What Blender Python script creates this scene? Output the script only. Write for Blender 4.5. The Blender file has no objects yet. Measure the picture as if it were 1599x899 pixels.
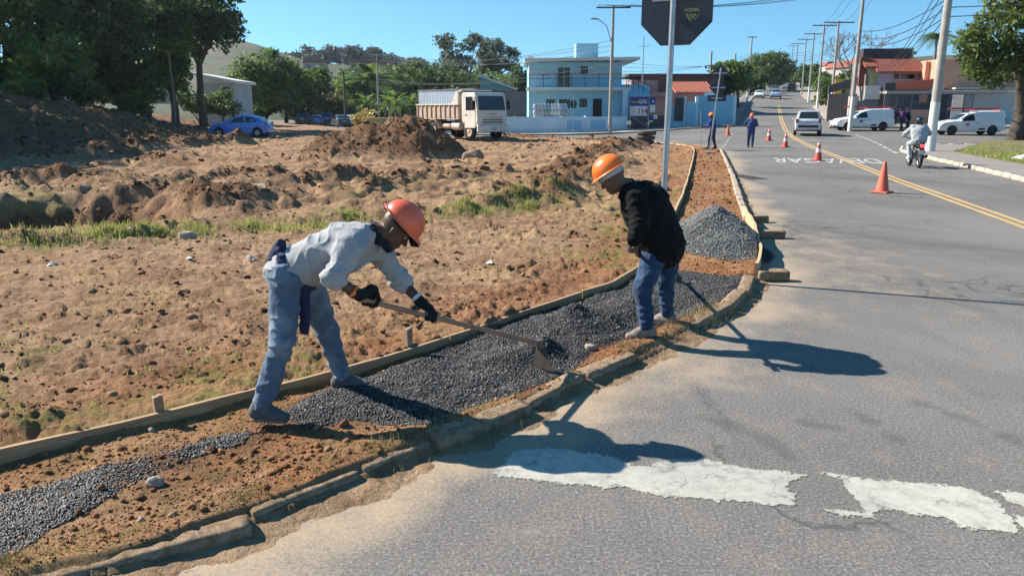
import bpy, bmesh, math, random
import numpy as np
from mathutils import Vector, Matrix, Quaternion

# ------------------------------------------------------------------ camera, sky, sun, exposure
SC = bpy.context.scene
COL = SC.collection
random.seed(7); RNG = np.random.default_rng(11)
F_PX, CAM_H = 1185.0, 1.95
PITCH = math.atan((449.5 - 172.0) / F_PX)
cam_d = bpy.data.cameras.new('camera'); cam_d.sensor_width = 36.0; cam_d.lens = 36.0 * F_PX / 1599.0
cam_d.clip_start = 0.05; cam_d.clip_end = 4000
cam = bpy.data.objects.new('camera', cam_d); COL.objects.link(cam)
cam.location = (0, 0, CAM_H); cam.rotation_euler = (math.radians(90) - PITCH, 0, 0)
SC.camera = cam
SUN_EL, SUN_AZ = math.radians(36.5), math.radians(-68.3)      # azimuth from +Y towards +X, where the sun stands
world = bpy.data.worlds.new('World'); SC.world = world; world.use_nodes = True
_n = world.node_tree.nodes; _l = world.node_tree.links
_sky = _n.new('ShaderNodeTexSky'); _sky.sky_type = 'NISHITA'; _sky.sun_disc = False
_sky.sun_elevation = SUN_EL; _sky.sun_rotation = SUN_AZ
_sky.altitude = 700; _sky.air_density = 1.0; _sky.dust_density = 0.35; _sky.ozone_density = 2.6
_hs = _n.new('ShaderNodeHueSaturation'); _hs.inputs['Saturation'].default_value = 1.3; _hs.inputs['Hue'].default_value = 0.487
_tc = _n.new('ShaderNodeTexCoord'); _va = _n.new('ShaderNodeVectorMath'); _va.operation = 'ADD'; _va.inputs[1].default_value = (0, 0, .09)
_vn = _n.new('ShaderNodeVectorMath'); _vn.operation = 'NORMALIZE'
_l.new(_tc.outputs['Generated'], _va.inputs[0]); _l.new(_va.outputs[0], _vn.inputs[0]); _l.new(_vn.outputs[0], _sky.inputs['Vector'])
_l.new(_sky.outputs[0], _hs.inputs['Color'])
_bg = _n['Background']; _bg.inputs[1].default_value = 0.09
_l.new(_hs.outputs[0], _bg.inputs[0])
sun_d = bpy.data.lights.new('sun', 'SUN'); sun_d.energy = 5.0; sun_d.angle = math.radians(0.53); sun_d.color = (1.0, 0.93, 0.83)
sun = bpy.data.objects.new('sun', sun_d); COL.objects.link(sun)
TO_SUN = Vector((math.sin(SUN_AZ) * math.cos(SUN_EL), math.cos(SUN_AZ) * math.cos(SUN_EL), math.sin(SUN_EL)))
sun.rotation_euler = (-TO_SUN).to_track_quat('-Z', 'Y').to_euler(); sun.location = TO_SUN * 60
SC.view_settings.view_transform = 'Standard'; SC.view_settings.look = 'None'
SC.view_settings.gamma = 1.0; SC.view_settings.use_curve_mapping = False
SC.view_settings.exposure = 1.05
SC.cycles.max_bounces = 6; SC.cycles.transparent_max_bounces = 6

# ------------------------------------------------------------------ helpers
def G(x, y, z=0.0):
    """ground point seen at photo pixel (x, y) when it stands at height z: used to read the survey of the place"""
    u = (x - 799.5) / F_PX; v = (449.5 - y) / F_PX
    ry = math.cos(PITCH) + v * math.sin(PITCH); rz_ = -math.sin(PITCH) + v * math.cos(PITCH)
    t = (z - CAM_H) / rz_
    return (u * t, ry * t)
def U(x, y, Y):
    """point at depth Y seen at photo pixel (x, y)"""
    u = (x - 799.5) / F_PX; v = (449.5 - y) / F_PX
    ry = math.cos(PITCH) + v * math.sin(PITCH); rz_ = -math.sin(PITCH) + v * math.cos(PITCH)
    t = Y / ry
    return Vector((u * t, Y, CAM_H + rz_ * t))
def sstep(a, b, x):
    t = np.clip((x - a) / (b - a), 0, 1); return t * t * (3 - 2 * t)
def _hash(ix, iy, s):
    h = (ix.astype(np.int64) * 374761393 + iy.astype(np.int64) * 668265263 + s * 1442695041) & 0xFFFFFFFF
    h = ((h ^ (h >> 13)) * 1274126177) & 0xFFFFFFFF
    return ((h ^ (h >> 16)) & 0xFFFF) / 65535.0
def vnoise(x, y, s=0):
    x = np.asarray(x, float); y = np.asarray(y, float)
    ix = np.floor(x); iy = np.floor(y); fx = x - ix; fy = y - iy
    fx = fx * fx * (3 - 2 * fx); fy = fy * fy * (3 - 2 * fy)
    a = _hash(ix, iy, s); b = _hash(ix + 1, iy, s); c = _hash(ix, iy + 1, s); d = _hash(ix + 1, iy + 1, s)
    return (a + (b - a) * fx) * (1 - fy) + (c + (d - c) * fx) * fy
def fbm(x, y, o=4, s=0, g=0.5):
    t = 0.0; a = 1.0; n = 0.0
    for i in range(o):
        t = t + a * (vnoise(x * 2 ** i + 17.3 * i, y * 2 ** i - 9.1 * i, s + i) - .5); n += a; a *= g
    return t / n * 2
def vnoise3(p, s=0):
    z = p[..., 2]; iz = np.floor(z); fz = z - iz; fz = fz * fz * (3 - 2 * fz)
    return vnoise(p[..., 0] + iz * 57.13, p[..., 1] + iz * 31.7, s) * (1 - fz) + vnoise(p[..., 0] + (iz + 1) * 57.13, p[..., 1] + (iz + 1) * 31.7, s) * fz
def sdist(x, y, pl):
    """signed distance to a polyline, positive on its right-hand side"""
    best = np.full(np.shape(x), 1e9); sg = np.ones(np.shape(x))
    for (ax, ay), (bx, by) in zip(pl[:-1], pl[1:]):
        ex, ey = bx - ax, by - ay; L2 = ex * ex + ey * ey
        t = np.clip(((x - ax) * ex + (y - ay) * ey) / L2, 0, 1)
        dx = x - ax - t * ex; dy = y - ay - t * ey; d = np.hypot(dx, dy)
        m = d < best - 1e-9
        best = np.where(m, d, best); sg = np.where(m, np.where(dx * ey - dy * ex > 0, 1.0, -1.0), sg)
    return best * sg
def resample(pl, step):
    pts = [Vector(p) for p in pl]; out = [pts[0].copy()]
    for a, b in zip(pts[:-1], pts[1:]):
        n = max(1, int(round((b - a).length / step)))
        for i in range(1, n + 1): out.append(a.lerp(b, i / n))
    return out
def smooth_pl(pl, it=2):
    pts = [tuple(p) for p in pl]
    for _ in range(it):
        o = [pts[0]]
        for a, b in zip(pts[:-1], pts[1:]):
            o.append(tuple(.75 * p + .25 * q for p, q in zip(a, b))); o.append(tuple(.25 * p + .75 * q for p, q in zip(a, b)))
        o.append(pts[-1]); pts = o
    return pts

# ------------------------------------------------------------------ materials
MATS = {}
def _nt(name):
    m = bpy.data.materials.new(name); m.use_nodes = True
    nt = m.node_tree; return m, nt, nt.nodes, nt.links, nt.nodes['Principled BSDF']
def _noise(nt, scale, detail=4, rough=.55, coord='Object', dist=0.0, vec=None):
    n = nt.nodes.new('ShaderNodeTexNoise'); n.inputs['Scale'].default_value = scale; n.inputs['Detail'].default_value = detail
    n.inputs['Roughness'].default_value = rough; n.inputs['Distortion'].default_value = dist
    if vec is None:
        t = nt.nodes.new('ShaderNodeTexCoord'); nt.links.new(t.outputs[coord], n.inputs['Vector'])
    else: nt.links.new(vec, n.inputs['Vector'])
    return n.outputs['Fac']
def _ramp(nt, fac, stops):
    r = nt.nodes.new('ShaderNodeValToRGB'); el = r.color_ramp.elements
    while len(el) < len(stops): el.new(.5)
    for e, (p, c) in zip(el, stops):
        e.position = p; e.color = (c, c, c, 1) if not hasattr(c, '__len__') else (*c, 1)
    nt.links.new(fac, r.inputs[0]); return r.outputs[0]
def _mix(nt, fac, a, b, mode='MIX'):
    m = nt.nodes.new('ShaderNodeMix'); m.data_type = 'RGBA'; m.blend_type = mode
    for sock, v in ((m.inputs[0], fac), (m.inputs[6], a), (m.inputs[7], b)):
        if isinstance(v, (int, float)): sock.default_value = v
        elif isinstance(v, (tuple, list)): sock.default_value = (*v[:3], 1)
        else: nt.links.new(v, sock)
    return m.outputs[2]
def _math(nt, op, a, b=0.0):
    m = nt.nodes.new('ShaderNodeMath'); m.operation = op
    for i, v in enumerate((a, b)):
        if isinstance(v, (int, float)): m.inputs[i].default_value = v
        else: nt.links.new(v, m.inputs[i])
    return m.outputs[0]
def _attr(nt, name):
    a = nt.nodes.new('ShaderNodeAttribute'); a.attribute_name = name; return a.outputs['Fac']
def _bump(nt, bs, h, strength, dist):
    b = nt.nodes.new('ShaderNodeBump'); b.inputs['Strength'].default_value = strength; b.inputs['Distance'].default_value = dist
    nt.links.new(h, b.inputs['Height']); nt.links.new(b.outputs[0], bs.inputs['Normal'])
def M(name, c, c2=None, scale=6.0, rough=.6, bump=0.0, bscale=None, metal=0.0, spec=.4, dirt=None, coat=0.0):
    """surface colour with soft variation, an optional layer of dirt and fine relief"""
    if name in MATS: return MATS[name]
    m, nt, N, L, bs = _nt(name)
    bs.inputs['Roughness'].default_value = rough; bs.inputs['Metallic'].default_value = metal
    bs.inputs['Specular IOR Level'].default_value = spec; bs.inputs['Coat Weight'].default_value = coat
    c2 = c2 or tuple(v * .78 for v in c)
    f = _noise(nt, scale, 5, .6)
    col = _mix(nt, _ramp(nt, f, [(.35, 0.0), (.65, 1.0)]), c, c2)
    if dirt:
        f2 = _noise(nt, scale * 3.1, 6, .7)
        col = _mix(nt, _ramp(nt, f2, [(1 - dirt[1] - .12, 0.0), (1 - dirt[1] + .12, 1.0)]), col, dirt[0])
    L.new(col, bs.inputs['Base Color'])
    if bump: _bump(nt, bs, _noise(nt, bscale or scale * 8, 5, .65), .6, bump)
    MATS[name] = m; return m
def M_glass(name, c=(.02, .025, .03), rough=.06):
    if name in MATS: return MATS[name]
    m, nt, N, L, bs = _nt(name)
    bs.inputs['Base Color'].default_value = (*c, 1); bs.inputs['Roughness'].default_value = rough; bs.inputs['Specular IOR Level'].default_value = .6
    MATS[name] = m; return m
def M_leaf(name, a, b, c, trans=.35):
    if name in MATS: return MATS[name]
    m, nt, N, L, bs = _nt(name)
    g = N.new('ShaderNodeNewGeometry')
    col = _ramp(nt, g.outputs['Random Per Island'], [(0.0, a), (.55, b), (1.0, c)])
    f = _noise(nt, .35, 3, .5)
    col = _mix(nt, _ramp(nt, f, [(.4, 0.0), (.65, .45)]), col, tuple(v * .6 for v in a))
    L.new(col, bs.inputs['Base Color']); bs.inputs['Roughness'].default_value = .5; bs.inputs['Specular IOR Level'].default_value = .3
    t = N.new('ShaderNodeBsdfTranslucent'); L.new(_mix(nt, .5, col, tuple(min(1, v * 1.6) for v in c)), t.inputs['Color'])
    mx = N.new('ShaderNodeMixShader'); mx.inputs[0].default_value = trans
    L.new(bs.outputs[0], mx.inputs[1]); L.new(t.outputs[0], mx.inputs[2]); L.new(mx.outputs[0], N['Material Output'].inputs[0])
    MATS[name] = m; return m
def M_emit(name, c, s):
    if name in MATS: return MATS[name]
    m, nt, N, L, bs = _nt(name)
    bs.inputs['Base Color'].default_value = (*c, 1); bs.inputs['Emission Color'].default_value = (*c, 1); bs.inputs['Emission Strength'].default_value = s
    MATS[name] = m; return m

# ------------------------------------------------------------------ meshes and objects
def link(name, me, parent=None, mat=None):
    o = bpy.data.objects.new(name, me); COL.objects.link(o)
    if mat is not None and me is not None and len(me.materials) == 0: me.materials.append(mat)
    if parent is not None: o.parent = parent
    return o
def np_mesh(name, V, Fc, smooth=False):
    V = np.asarray(V, np.float32); Fc = np.asarray(Fc, np.int32)
    me = bpy.data.meshes.new(name); n, k = Fc.shape
    me.vertices.add(len(V)); me.vertices.foreach_set('co', V.ravel())
    me.loops.add(n * k); me.loops.foreach_set('vertex_index', Fc.ravel())
    me.polygons.add(n); me.polygons.foreach_set('loop_start', np.arange(0, n * k, k, dtype=np.int32))
    if smooth: me.polygons.foreach_set('use_smooth', np.ones(n, bool))
    me.update(calc_edges=True); return me
def tag(o, label=None, cat=None, group=None, kind=None):
    if label: o['label'] = label
    if cat: o['category'] = cat
    if group: o['group'] = group
    if kind: o['kind'] = kind
    return o
def thing(name, label, cat, loc=(0, 0, 0), rz_=0.0, group=None):
    o = bpy.data.objects.new(name, None); COL.objects.link(o); o.empty_display_size = .2
    o.location = loc; o.rotation_euler = (0, 0, rz_); return tag(o, label, cat, group)
def copy_tree(o, parent=None, loc=None, rz_=None, label=None):
    c = o.copy(); COL.objects.link(c); c.parent = parent
    for ch in o.children: copy_tree(ch, c)
    if loc is not None: c.location = loc
    if rz_ is not None: c.rotation_euler[2] = rz_
    if label: c['label'] = label
    return c
class MB:
    """collects boxes, tubes, prisms and lathes into one mesh"""
    def __init__(s): s.v = []; s.f = []; s.sm = []
    def add(s, vs, fs, smooth=False):
        b = len(s.v); s.v += [tuple(v) for v in vs]; s.f += [tuple(b + i for i in f) for f in fs]; s.sm += [smooth] * len(fs); return s
    def box(s, c, d, rz_=0.0, tilt=None, jit=0.0, bev=0.0):
        x, y, z = (q / 2 for q in d)
        if bev > 0:
            b = min(bev, x * .9, y * .9, z * .9); vs = []; idx = {}
            for sx in (-1, 1):
                for sy in (-1, 1):
                    for sz in (-1, 1):
                        for k, w in enumerate(((x, y - b, z - b), (x - b, y, z - b), (x - b, y - b, z))):
                            idx[(sx, sy, sz, k)] = len(vs); vs.append((sx * w[0], sy * w[1], sz * w[2]))
            fs = []
            I = lambda a, b_, c_, k: idx[(a, b_, c_, k)]
            for q in (-1, 1):
                fs += [[I(q, -1, -1, 0), I(q, 1, -1, 0), I(q, 1, 1, 0), I(q, -1, 1, 0)][::q], [I(-1, q, -1, 1), I(1, q, -1, 1), I(1, q, 1, 1), I(-1, q, 1, 1)][::-q],
                       [I(-1, -1, q, 2), I(1, -1, q, 2), I(1, 1, q, 2), I(-1, 1, q, 2)][::q]]
            for a in (-1, 1):
                for b_ in (-1, 1):
                    fs += [[I(a, b_, -1, 0), I(a, b_, 1, 0), I(a, b_, 1, 1), I(a, b_, -1, 1)][::-a * b_], [I(a, -1, b_, 0), I(a, 1, b_, 0), I(a, 1, b_, 2), I(a, -1, b_, 2)][::a * b_],
                           [I(-1, a, b_, 1), I(1, a, b_, 1), I(1, a, b_, 2), I(-1, a, b_, 2)][::-a * b_]]
                    for c_ in (-1, 1): fs.append([I(a, b_, c_, 0), I(a, b_, c_, 1), I(a, b_, c_, 2)][::a * b_ * c_])
        else:
            vs = [(-x, -y, -z), (x, -y, -z), (x, y, -z), (-x, y, -z), (-x, -y, z), (x, -y, z), (x, y, z), (-x, y, z)]
            fs = [(0, 3, 2, 1), (4, 5, 6, 7), (0, 1, 5, 4), (1, 2, 6, 5), (2, 3, 7, 6), (3, 0, 4, 7)]
        m = Matrix.Rotation(rz_, 4, 'Z')
        if tilt is not None: m = m @ tilt.to_matrix().to_4x4() if hasattr(tilt, 'to_matrix') else m @ tilt
        vs = [m @ Vector(v) for v in vs]
        if jit: vs = [v + Vector([random.uniform(-jit, jit) for _ in range(3)]) for v in vs]
        C_ = Vector(c); return s.add([v + C_ for v in vs], fs)
    def tube(s, pts, r, n=8, smooth=True, cap=True):
        pts = [Vector(p) for p in pts]; k = len(pts); rs = r if hasattr(r, '__len__') else [r] * k
        vs = []; up = None
        for i, p in enumerate(pts):
            d = (pts[min(i + 1, k - 1)] - pts[max(i - 1, 0)]).normalized()
            if up is None: up = d.orthogonal().normalized()
            up = (up - d * up.dot(d)); up = up.normalized() if up.length > 1e-6 else d.orthogonal().normalized()
            w = d.cross(up)
            vs += [p + (up * math.cos(2 * math.pi * j / n) + w * math.sin(2 * math.pi * j / n)) * rs[i] for j in range(n)]
        fs = [(i * n + j, i * n + (j + 1) % n, (i + 1) * n + (j + 1) % n, (i + 1) * n + j) for i in range(k - 1) for j in range(n)]
        s.add(vs, fs, smooth)
        if cap: s.add(vs[:n], [tuple(range(n))[::-1]]); s.add(vs[-n:], [tuple(range(n))])
        return s
    def lathe(s, prof, n=16, c=(0, 0, 0), m=None, smooth=True, sx=1.0, sy=1.0):
        vs = []; C_ = Vector(c)
        for r, z in prof:
            for j in range(n):
                v = Vector((r * sx * math.cos(2 * math.pi * j / n), r * sy * math.sin(2 * math.pi * j / n), z))
                vs.append((m @ v if m else v) + C_)
        k = len(prof)
        fs = [(i * n + j, i * n + (j + 1) % n, (i + 1) * n + (j + 1) % n, (i + 1) * n + j) for i in range(k - 1) for j in range(n)]
        return s.add(vs, fs, smooth)
    def prism(s, poly, t, m=None):
        """polygon in the xz plane, thickness t along y (centred)"""
        n = len(poly); vs = [Vector((a, -t / 2, b)) for a, b in poly] + [Vector((a, t / 2, b)) for a, b in poly]
        if m: vs = [m @ v for v in vs]
        fs = [tuple(range(n)), tuple(range(2 * n - 1, n - 1, -1))] + [(i, n + i, n + (i + 1) % n, (i + 1) % n) for i in range(n)]
        return s.add(vs, fs)
    def quad(s, a, b, c, d): return s.add([a, b, c, d], [(0, 1, 2, 3)])
    def build(s, name, mat=None, parent=None, loc=None):
        me = bpy.data.meshes.new(name); me.from_pydata(s.v, [], s.f); me.polygons.foreach_set('use_smooth', s.sm)
        if mat: me.materials.append(mat)
        me.update(); o = link(name, me, parent)
        if loc is not None: o.location = loc
        return o
def text_mesh(txt, size, mat, name, parent=None, extrude=.002, bold=False):
    cu = bpy.data.curves.new(name, 'FONT'); cu.body = txt; cu.size = size; cu.extrude = extrude; cu.align_x = 'CENTER'; cu.align_y = 'CENTER'
    if bold: cu.offset = size * .02
    t = bpy.data.objects.new(name, cu); COL.objects.link(t)
    me = bpy.data.meshes.new_from_object(t.evaluated_get(bpy.context.evaluated_depsgraph_get()))
    bpy.data.objects.remove(t); bpy.data.curves.remove(cu); me.materials.clear(); me.materials.append(mat)
    return link(name, me, parent)
# ------------------------------------------------------------------ survey of the place (metres; camera above the origin)
CURB = smooth_pl([(-4.4, 1.2), (-2.17, 2.64), (-1.96, 2.8), (-1.65, 2.92), (-1.45, 3.09), (-1.15, 3.36), (-0.82, 3.71), (-0.58, 3.98), (-0.04, 4.45), (0.22, 4.81), (0.77, 5.44), (1.28, 6.06), (1.76, 6.68), (2.39, 7.54), (3.15, 9.3), (3.75, 11.3), (4.55, 14.5), (5.5, 18.3), (6.5, 22.1), (8.4, 29.8), (10.45, 38.2)], 1)
EDGE = CURB + [(10.6, 40.5), (10.2, 43.0), (9.2, 45.5), (7.5, 48), (4, 50.5), (-1, 53), (-7, 57), (-13, 66), (-19, 80), (-27, 92), (-60, 100)]
EDGE = [(-40, -14.0)] + EDGE
BOARD = smooth_pl([(-6.0, 1.2), (-2.97, 3.79), (-2.84, 3.9), (-2.21, 4.39), (-1.76, 4.81), (-1.37, 5.13), (-0.85, 5.66), (-0.33, 6.3), (0.38, 7.22), (1.33, 8.32), (2.05, 10.6), (2.9, 13.6), (3.88, 17.2), (6.38, 27.2), (8.9, 37.5), (9.3, 40.5), (9.0, 43), (8.0, 45.3)], 1)
CENTER = [(6.2, 2), (7.4, 7), (8.9, 13.1), (9.9, 17.2), (10.95, 21.7), (12.6, 27.9), (15.3, 38), (18.7, 52), (26, 75), (37.6, 110), (51, 150), (79, 230), (106, 310), (140, 400)]
RCURB = [(10.6, 6), (12.2, 13), (14.2, 21.1), (15.5, 25.7), (17.1, 32), (18.6, 37), (20.2, 40.0), (23.5, 42.2), (60, 43.2)]
_cy = np.array([c[1] for c in CENTER]); _cx = np.array([c[0] for c in CENTER])
_py = np.array([0, 40, 52, 60, 75, 110, 160, 230, 310, 400, 900.]); _pz = np.array([0, 0, .2, .35, .9, 2.6, 5.2, 9.5, 13.5, 17, 17])
def rz(x, y):
    """road surface height"""
    x = np.asarray(x, float); y = np.asarray(y, float)
    w = sstep(-16, -5, x - np.interp(y, _cy, _cx))
    return np.interp(y, _py, _pz) * w
def rzf(x, y): return float(rz(x, y))

def gpoly(pts, z=.06): return [G(px, py, z) for px, py in pts]
def in_poly(x, y, pl):
    r = np.zeros(np.shape(x), bool); n = len(pl)
    for i in range(n):
        (ax, ay), (bx, by) = pl[i], pl[(i + 1) % n]
        c = ((ay > y) != (by > y)) & (x < (bx - ax) * (y - ay) / ((by - ay) if by != ay else 1e-9) + ax); r ^= c
    return r
GRAV_A = gpoly([(440, 645), (480, 618), (560, 592), (640, 566), (740, 528), (850, 486), (960, 450), (1000, 436), (1060, 424), (1172, 436), (1140, 466), (1085, 492), (1000, 520), (925, 548), (885, 590), (800, 622), (730, 640), (680, 672), (560, 655), (480, 668)])
GRAV_B = gpoly([(-60, 850), (0, 770), (60, 756), (150, 728), (230, 706), (330, 680), (400, 668), (380, 690), (300, 712), (250, 735), (190, 765), (140, 795), (70, 830), (30, 868), (-30, 900)])
def soft_poly(x, y, pl, w):
    d = np.abs(sdist(x, y, pl + [pl[0]])); ins = in_poly(x, y, pl)
    return np.clip(.5 + np.where(ins, d, -d) / w, 0, 1)
def ridge(x, y, pl, w, h, s, rag=.5, steep=1.0):
    d = sdist(x, y, pl); wob = fbm(x / w * .7, y / w * .7, 3, s)
    q = np.clip(1 - np.abs(d + wob * w * rag) / w, 0, 1)
    return h * q ** steep * (1 + .6 * fbm(x * 1.3, y * 1.3, 3, s + 5))
def bumpf(x, y, c, rx, ry, h, ang=0.0, p=1.0):
    ca, sa = math.cos(ang), math.sin(ang); dx = x - c[0]; dy = y - c[1]
    a = (dx * ca + dy * sa) / rx; b = (-dx * sa + dy * ca) / ry
    return h * np.clip(1 - np.sqrt(a * a + b * b), 0, 1) ** p
R_OLD = [(-11, 9.6), (-7.2, 10.5), (-3.9, 12.6), (-2.6, 13.3), (-1.2, 13.8), (.2, 15.3), (1.0, 16.9)]
R_ROW = [(-1.6, 14.6), (.2, 16.6), (1.4, 20), (2.3, 25), (3.6, 31), (5.6, 39), (5.0, 46), (1.0, 49.5), (-1.5, 51)]
R_BERM = [(-24, 20), (-18.0, 26.8), (-17.2, 34), (-15.6, 39.5), (-14.5, 41)]
BANK = [(-24, 20), (-19, 27.5), (-17.2, 36), (-16.5, 46), (-19, 54), (-24, 64), (-32, 90), (-60, 120)]
def lot_base(x, y): return .09 + .30 * sstep(4, 24, -x) * sstep(25, 50, y)
def hT(x, y):
    """height of the dirt"""
    sd = sdist(x, y, EDGE); sb = sdist(x, y, BOARD)
    strip = sstep(-.02, .03, sb) * (y < 46)
    near = 1 - sstep(8, 30, np.hypot(x, y))
    n1 = fbm(x * .35, y * .35, 3, 1); n2 = fbm(x * 1.6, y * 1.6, 4, 2); rr_ = np.hypot(x, y); n3 = fbm(x * 9, y * 9, 4, 3, .6) * (1 - .75 * sstep(9, 18, rr_))
    ru = fbm(x * .35 + y * .12, y * 2.3 - x * .25, 3, 9)                       # wheel ruts running across the lot
    rough = .30 + .55 * sstep(-.1, .35, fbm(x * .22, y * .22, 2, 21)) + .5 * sstep(15, 20, y) * (1 - sstep(34, 42, y))
    belt = sstep(12.6, 14.2, y - .25 * x * (x < 0) * 0 + .8 * n1) * (1 - .75 * sstep(19, 23, y)) * (1 - sstep(40, 50, y)) * sstep(.3, 1.6, -sb)
    cl = fbm(x * 3.1, y * 3.1, 4, 30, .6); cl = cl + (fbm(x * 2.4, y * 2.4, 2, 34) - cl) * .85 * sstep(9, 17, rr_)
    cr = np.maximum(fbm(x * 5.5, y * 5.5, 4, 25, .6) - .08, 0) * np.maximum(fbm(x * .55, y * .9, 3, 26) + .15, 0)
    z = lot_base(x, y) + .05 * n1 + .085 * n2 * (rough + .9 * belt) + .036 * n3 * (.45 + rough + .6 * belt) + belt * (.26 * np.maximum(fbm(x * .8, y * 1.9, 4, 23, .6) - .02, 0) - .05 + .20 * np.maximum(cl, 0)) + .10 * np.maximum(fbm(x * 2.6 + y, y * 6.5, 4, 27, .65) - .10, 0) * (1 - sstep(12, 20, rr_)) +   .026 * np.maximum(fbm(x * 22, y * 22, 3, 28, .7), -.1) * near + .26 * cr * (1 + .8 * sstep(10, 25, y))
    z = z + .16 * np.maximum(ru - .08, 0) * sstep(3, 9, -sb) * (1 + 1.2 * sstep(14, 18, y) * (1 - sstep(30, 36, y)))
    # loose clods pushed up along the boards
    z = z + np.maximum(cl - .05, 0) * .34 * np.exp(-((sb + .55) / .33) ** 2) * sstep(-.35, .1, fbm(x * .5, y * .5, 2, 31)) * (1 - sstep(14, 30, y))
    z = z + ridge(x, y, R_OLD, .6, .17, 40, .7, 1.0) * (1 + .5 * n3 + .4 * cl)
    z = z + ridge(x, y, R_ROW, 1.5, .40, 44, .7, 1.0) * (1 - .4 * sstep(40, 46, y)) * (1 + .45 * cl + .3 * n3) * sstep(14, 20, y)
    z = z + ridge(x, y, R_BERM, 1.0, .48, 48, .3, .8) * (1 + .3 * cl)
    z = z + ridge(x, y, [(-14, 20.5), (-8, 19.5), (-3, 20), (-.2, 22)], .7, .25, 52, .8) + ridge(x, y, [(-9, 17), (-4, 17.2), (-.8, 18.2)], .55, .2, 53, .8)
    # the excavated hole on the left with its spoil
    pit = sstep(1.0, .55, np.hypot((x + 8.6) / 3.9, (y - 14.4) / 2.6) + .2 * fbm(x * .9, y * .9, 3, 60))
    z = z - .85 * pit
    z = z + bumpf(x, y, (-6.4, 14.9), 1.7, 2.2, 1.0, .5, 1.1) * (1 + .5 * fbm(x * 1.5, y * 1.5, 4, 61))
    cut = sstep(.25, .0, np.abs(sdist(x, y, [(-6.4, 18.4), (-4.9, 18.0)])) - .12)
    z = z - .32 * cut - .45 * sstep(1, .6, np.hypot((x + 5.7) / 1.5, (y - 17.3) / .8))
    # big heap
    mw = fbm(x * .55, y * .55, 3, 70)
    z = z + np.minimum(bumpf(x, y, (-5.3, 30.6), 3.6, 2.8, 1.9, .05, 1.0) * (1 + .5 * mw + .25 * cl), 1.25 + .3 * mw + .25 * n2) + bumpf(x, y, (-3.3, 30.2), 2.1, 1.9, .6) * (1 + .6 * n2)
    # bank on the far left
    bk = -sdist(x, y, BANK)
    z = z + ((2.3 - 1.2 * sstep(38, 56, y)) * sstep(-.5, 9.5, bk) + .3 * n2 * sstep(0, 3, bk) + .2 * cl * sstep(0, 3, bk)) * (y > 12)
    # strip being paved
    zs = .045 + .018 * n2 + .012 * n3
    ga = soft_poly(x, y, GRAV_A, .16); gb = soft_poly(x, y, GRAV_B, .2)
    wave = fbm(x * 2.6, y * 2.6, 3, 80)
    zs = zs + ga * (.03 + .035 * wave) + gb * .02
    for c, r1, r2, h, a in ((G(905, 500, .1), .62, .42, .2, .6), (G(800, 555, .1), .5, .3, .08, .5), (G(850, 545, .1), .25, .22, .1, .4), (G(985, 475, .1), .6, .35, .1, .7)):
        zs = zs + bumpf(x, y, c, r1, r2, h, a, 1.3) * (1 + .5 * wave)
    pl = PILE_H(x, y); zs = zs + pl
    z = np.where(strip > 0, z * (1 - strip) + zs * strip, z)
    # towards the kerb and under the road
    e = sstep(-.09, -.03, sd) * .75
    z = np.where((sd > -.6) & (y < 10), np.maximum(z, rz(x, y) + .085 * sstep(-.6, -.15, sd) + .03 * fbm(x * 2.2, y * 2.2, 4, 92)), z)
    z = z * (1 - e) + e * (rz(x, y) + .035 + .03 * fbm(x * 2.2, y * 2.2, 4, 90))
    spill = .13 + .06 * sstep(.1, .6, fbm(x * .45, y * .45, 2, 93))
    zr = rz(x, y) + .022 + .025 * fbm(x * 2.5, y * 2.5, 4, 91) + .010 * n3 - spill * np.maximum(sd, 0) / .9
    zr = np.where(sd > 1.0, rz(x, y) - .06 - .3 * sstep(1, 6, sd), zr)
    return np.where(sd > 0, np.minimum(zr, rz(x, y) + .035), z)
PILE_C = (2.98, 11.0)
def PILE_H(x, y):
    d = np.hypot((x - PILE_C[0]) / .78, (y - PILE_C[1]) / 1.55)
    return np.clip(.60 * (1 - d) * (1 + .18 * fbm(x * 3, y * 3, 3, 77)), 0, .54)
def hTf(x, y): return float(hT(np.array([x], float), np.array([y], float))[0])

# ------------------------------------------------------------------ ground sheets
def polar_grid(dth, rows, lim=44, wide=(50, 58, 68, 80)):
    th = np.arange(-lim, lim + 1e-6, dth); th = np.concatenate([-np.array(wide[::-1], float), th, np.array(wide, float)])
    T, R = np.meshgrid(np.radians(th), rows); X = R * np.sin(T); Y = R * np.cos(T)
    m, n = X.shape; i = np.arange(m * n).reshape(m, n)
    Fq = np.stack([i[:-1, :-1], i[:-1, 1:], i[1:, 1:], i[1:, :-1]], -1).reshape(-1, 4)
    return X.ravel(), Y.ravel(), Fq
def rows_of(k, cap, r0=1.4, r1=70.0):
    r = [r0]
    while r[-1] < r1: r.append(r[-1] + min(max(.012, k * r[-1] ** 2), cap * (.5 if 9 < r[-1] < 27 else 1)))
    return r
def fattr(me, name, v):
    a = me.attributes.new(name, 'FLOAT', 'POINT'); a.data.foreach_set('value', np.asarray(v, np.float32))

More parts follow.
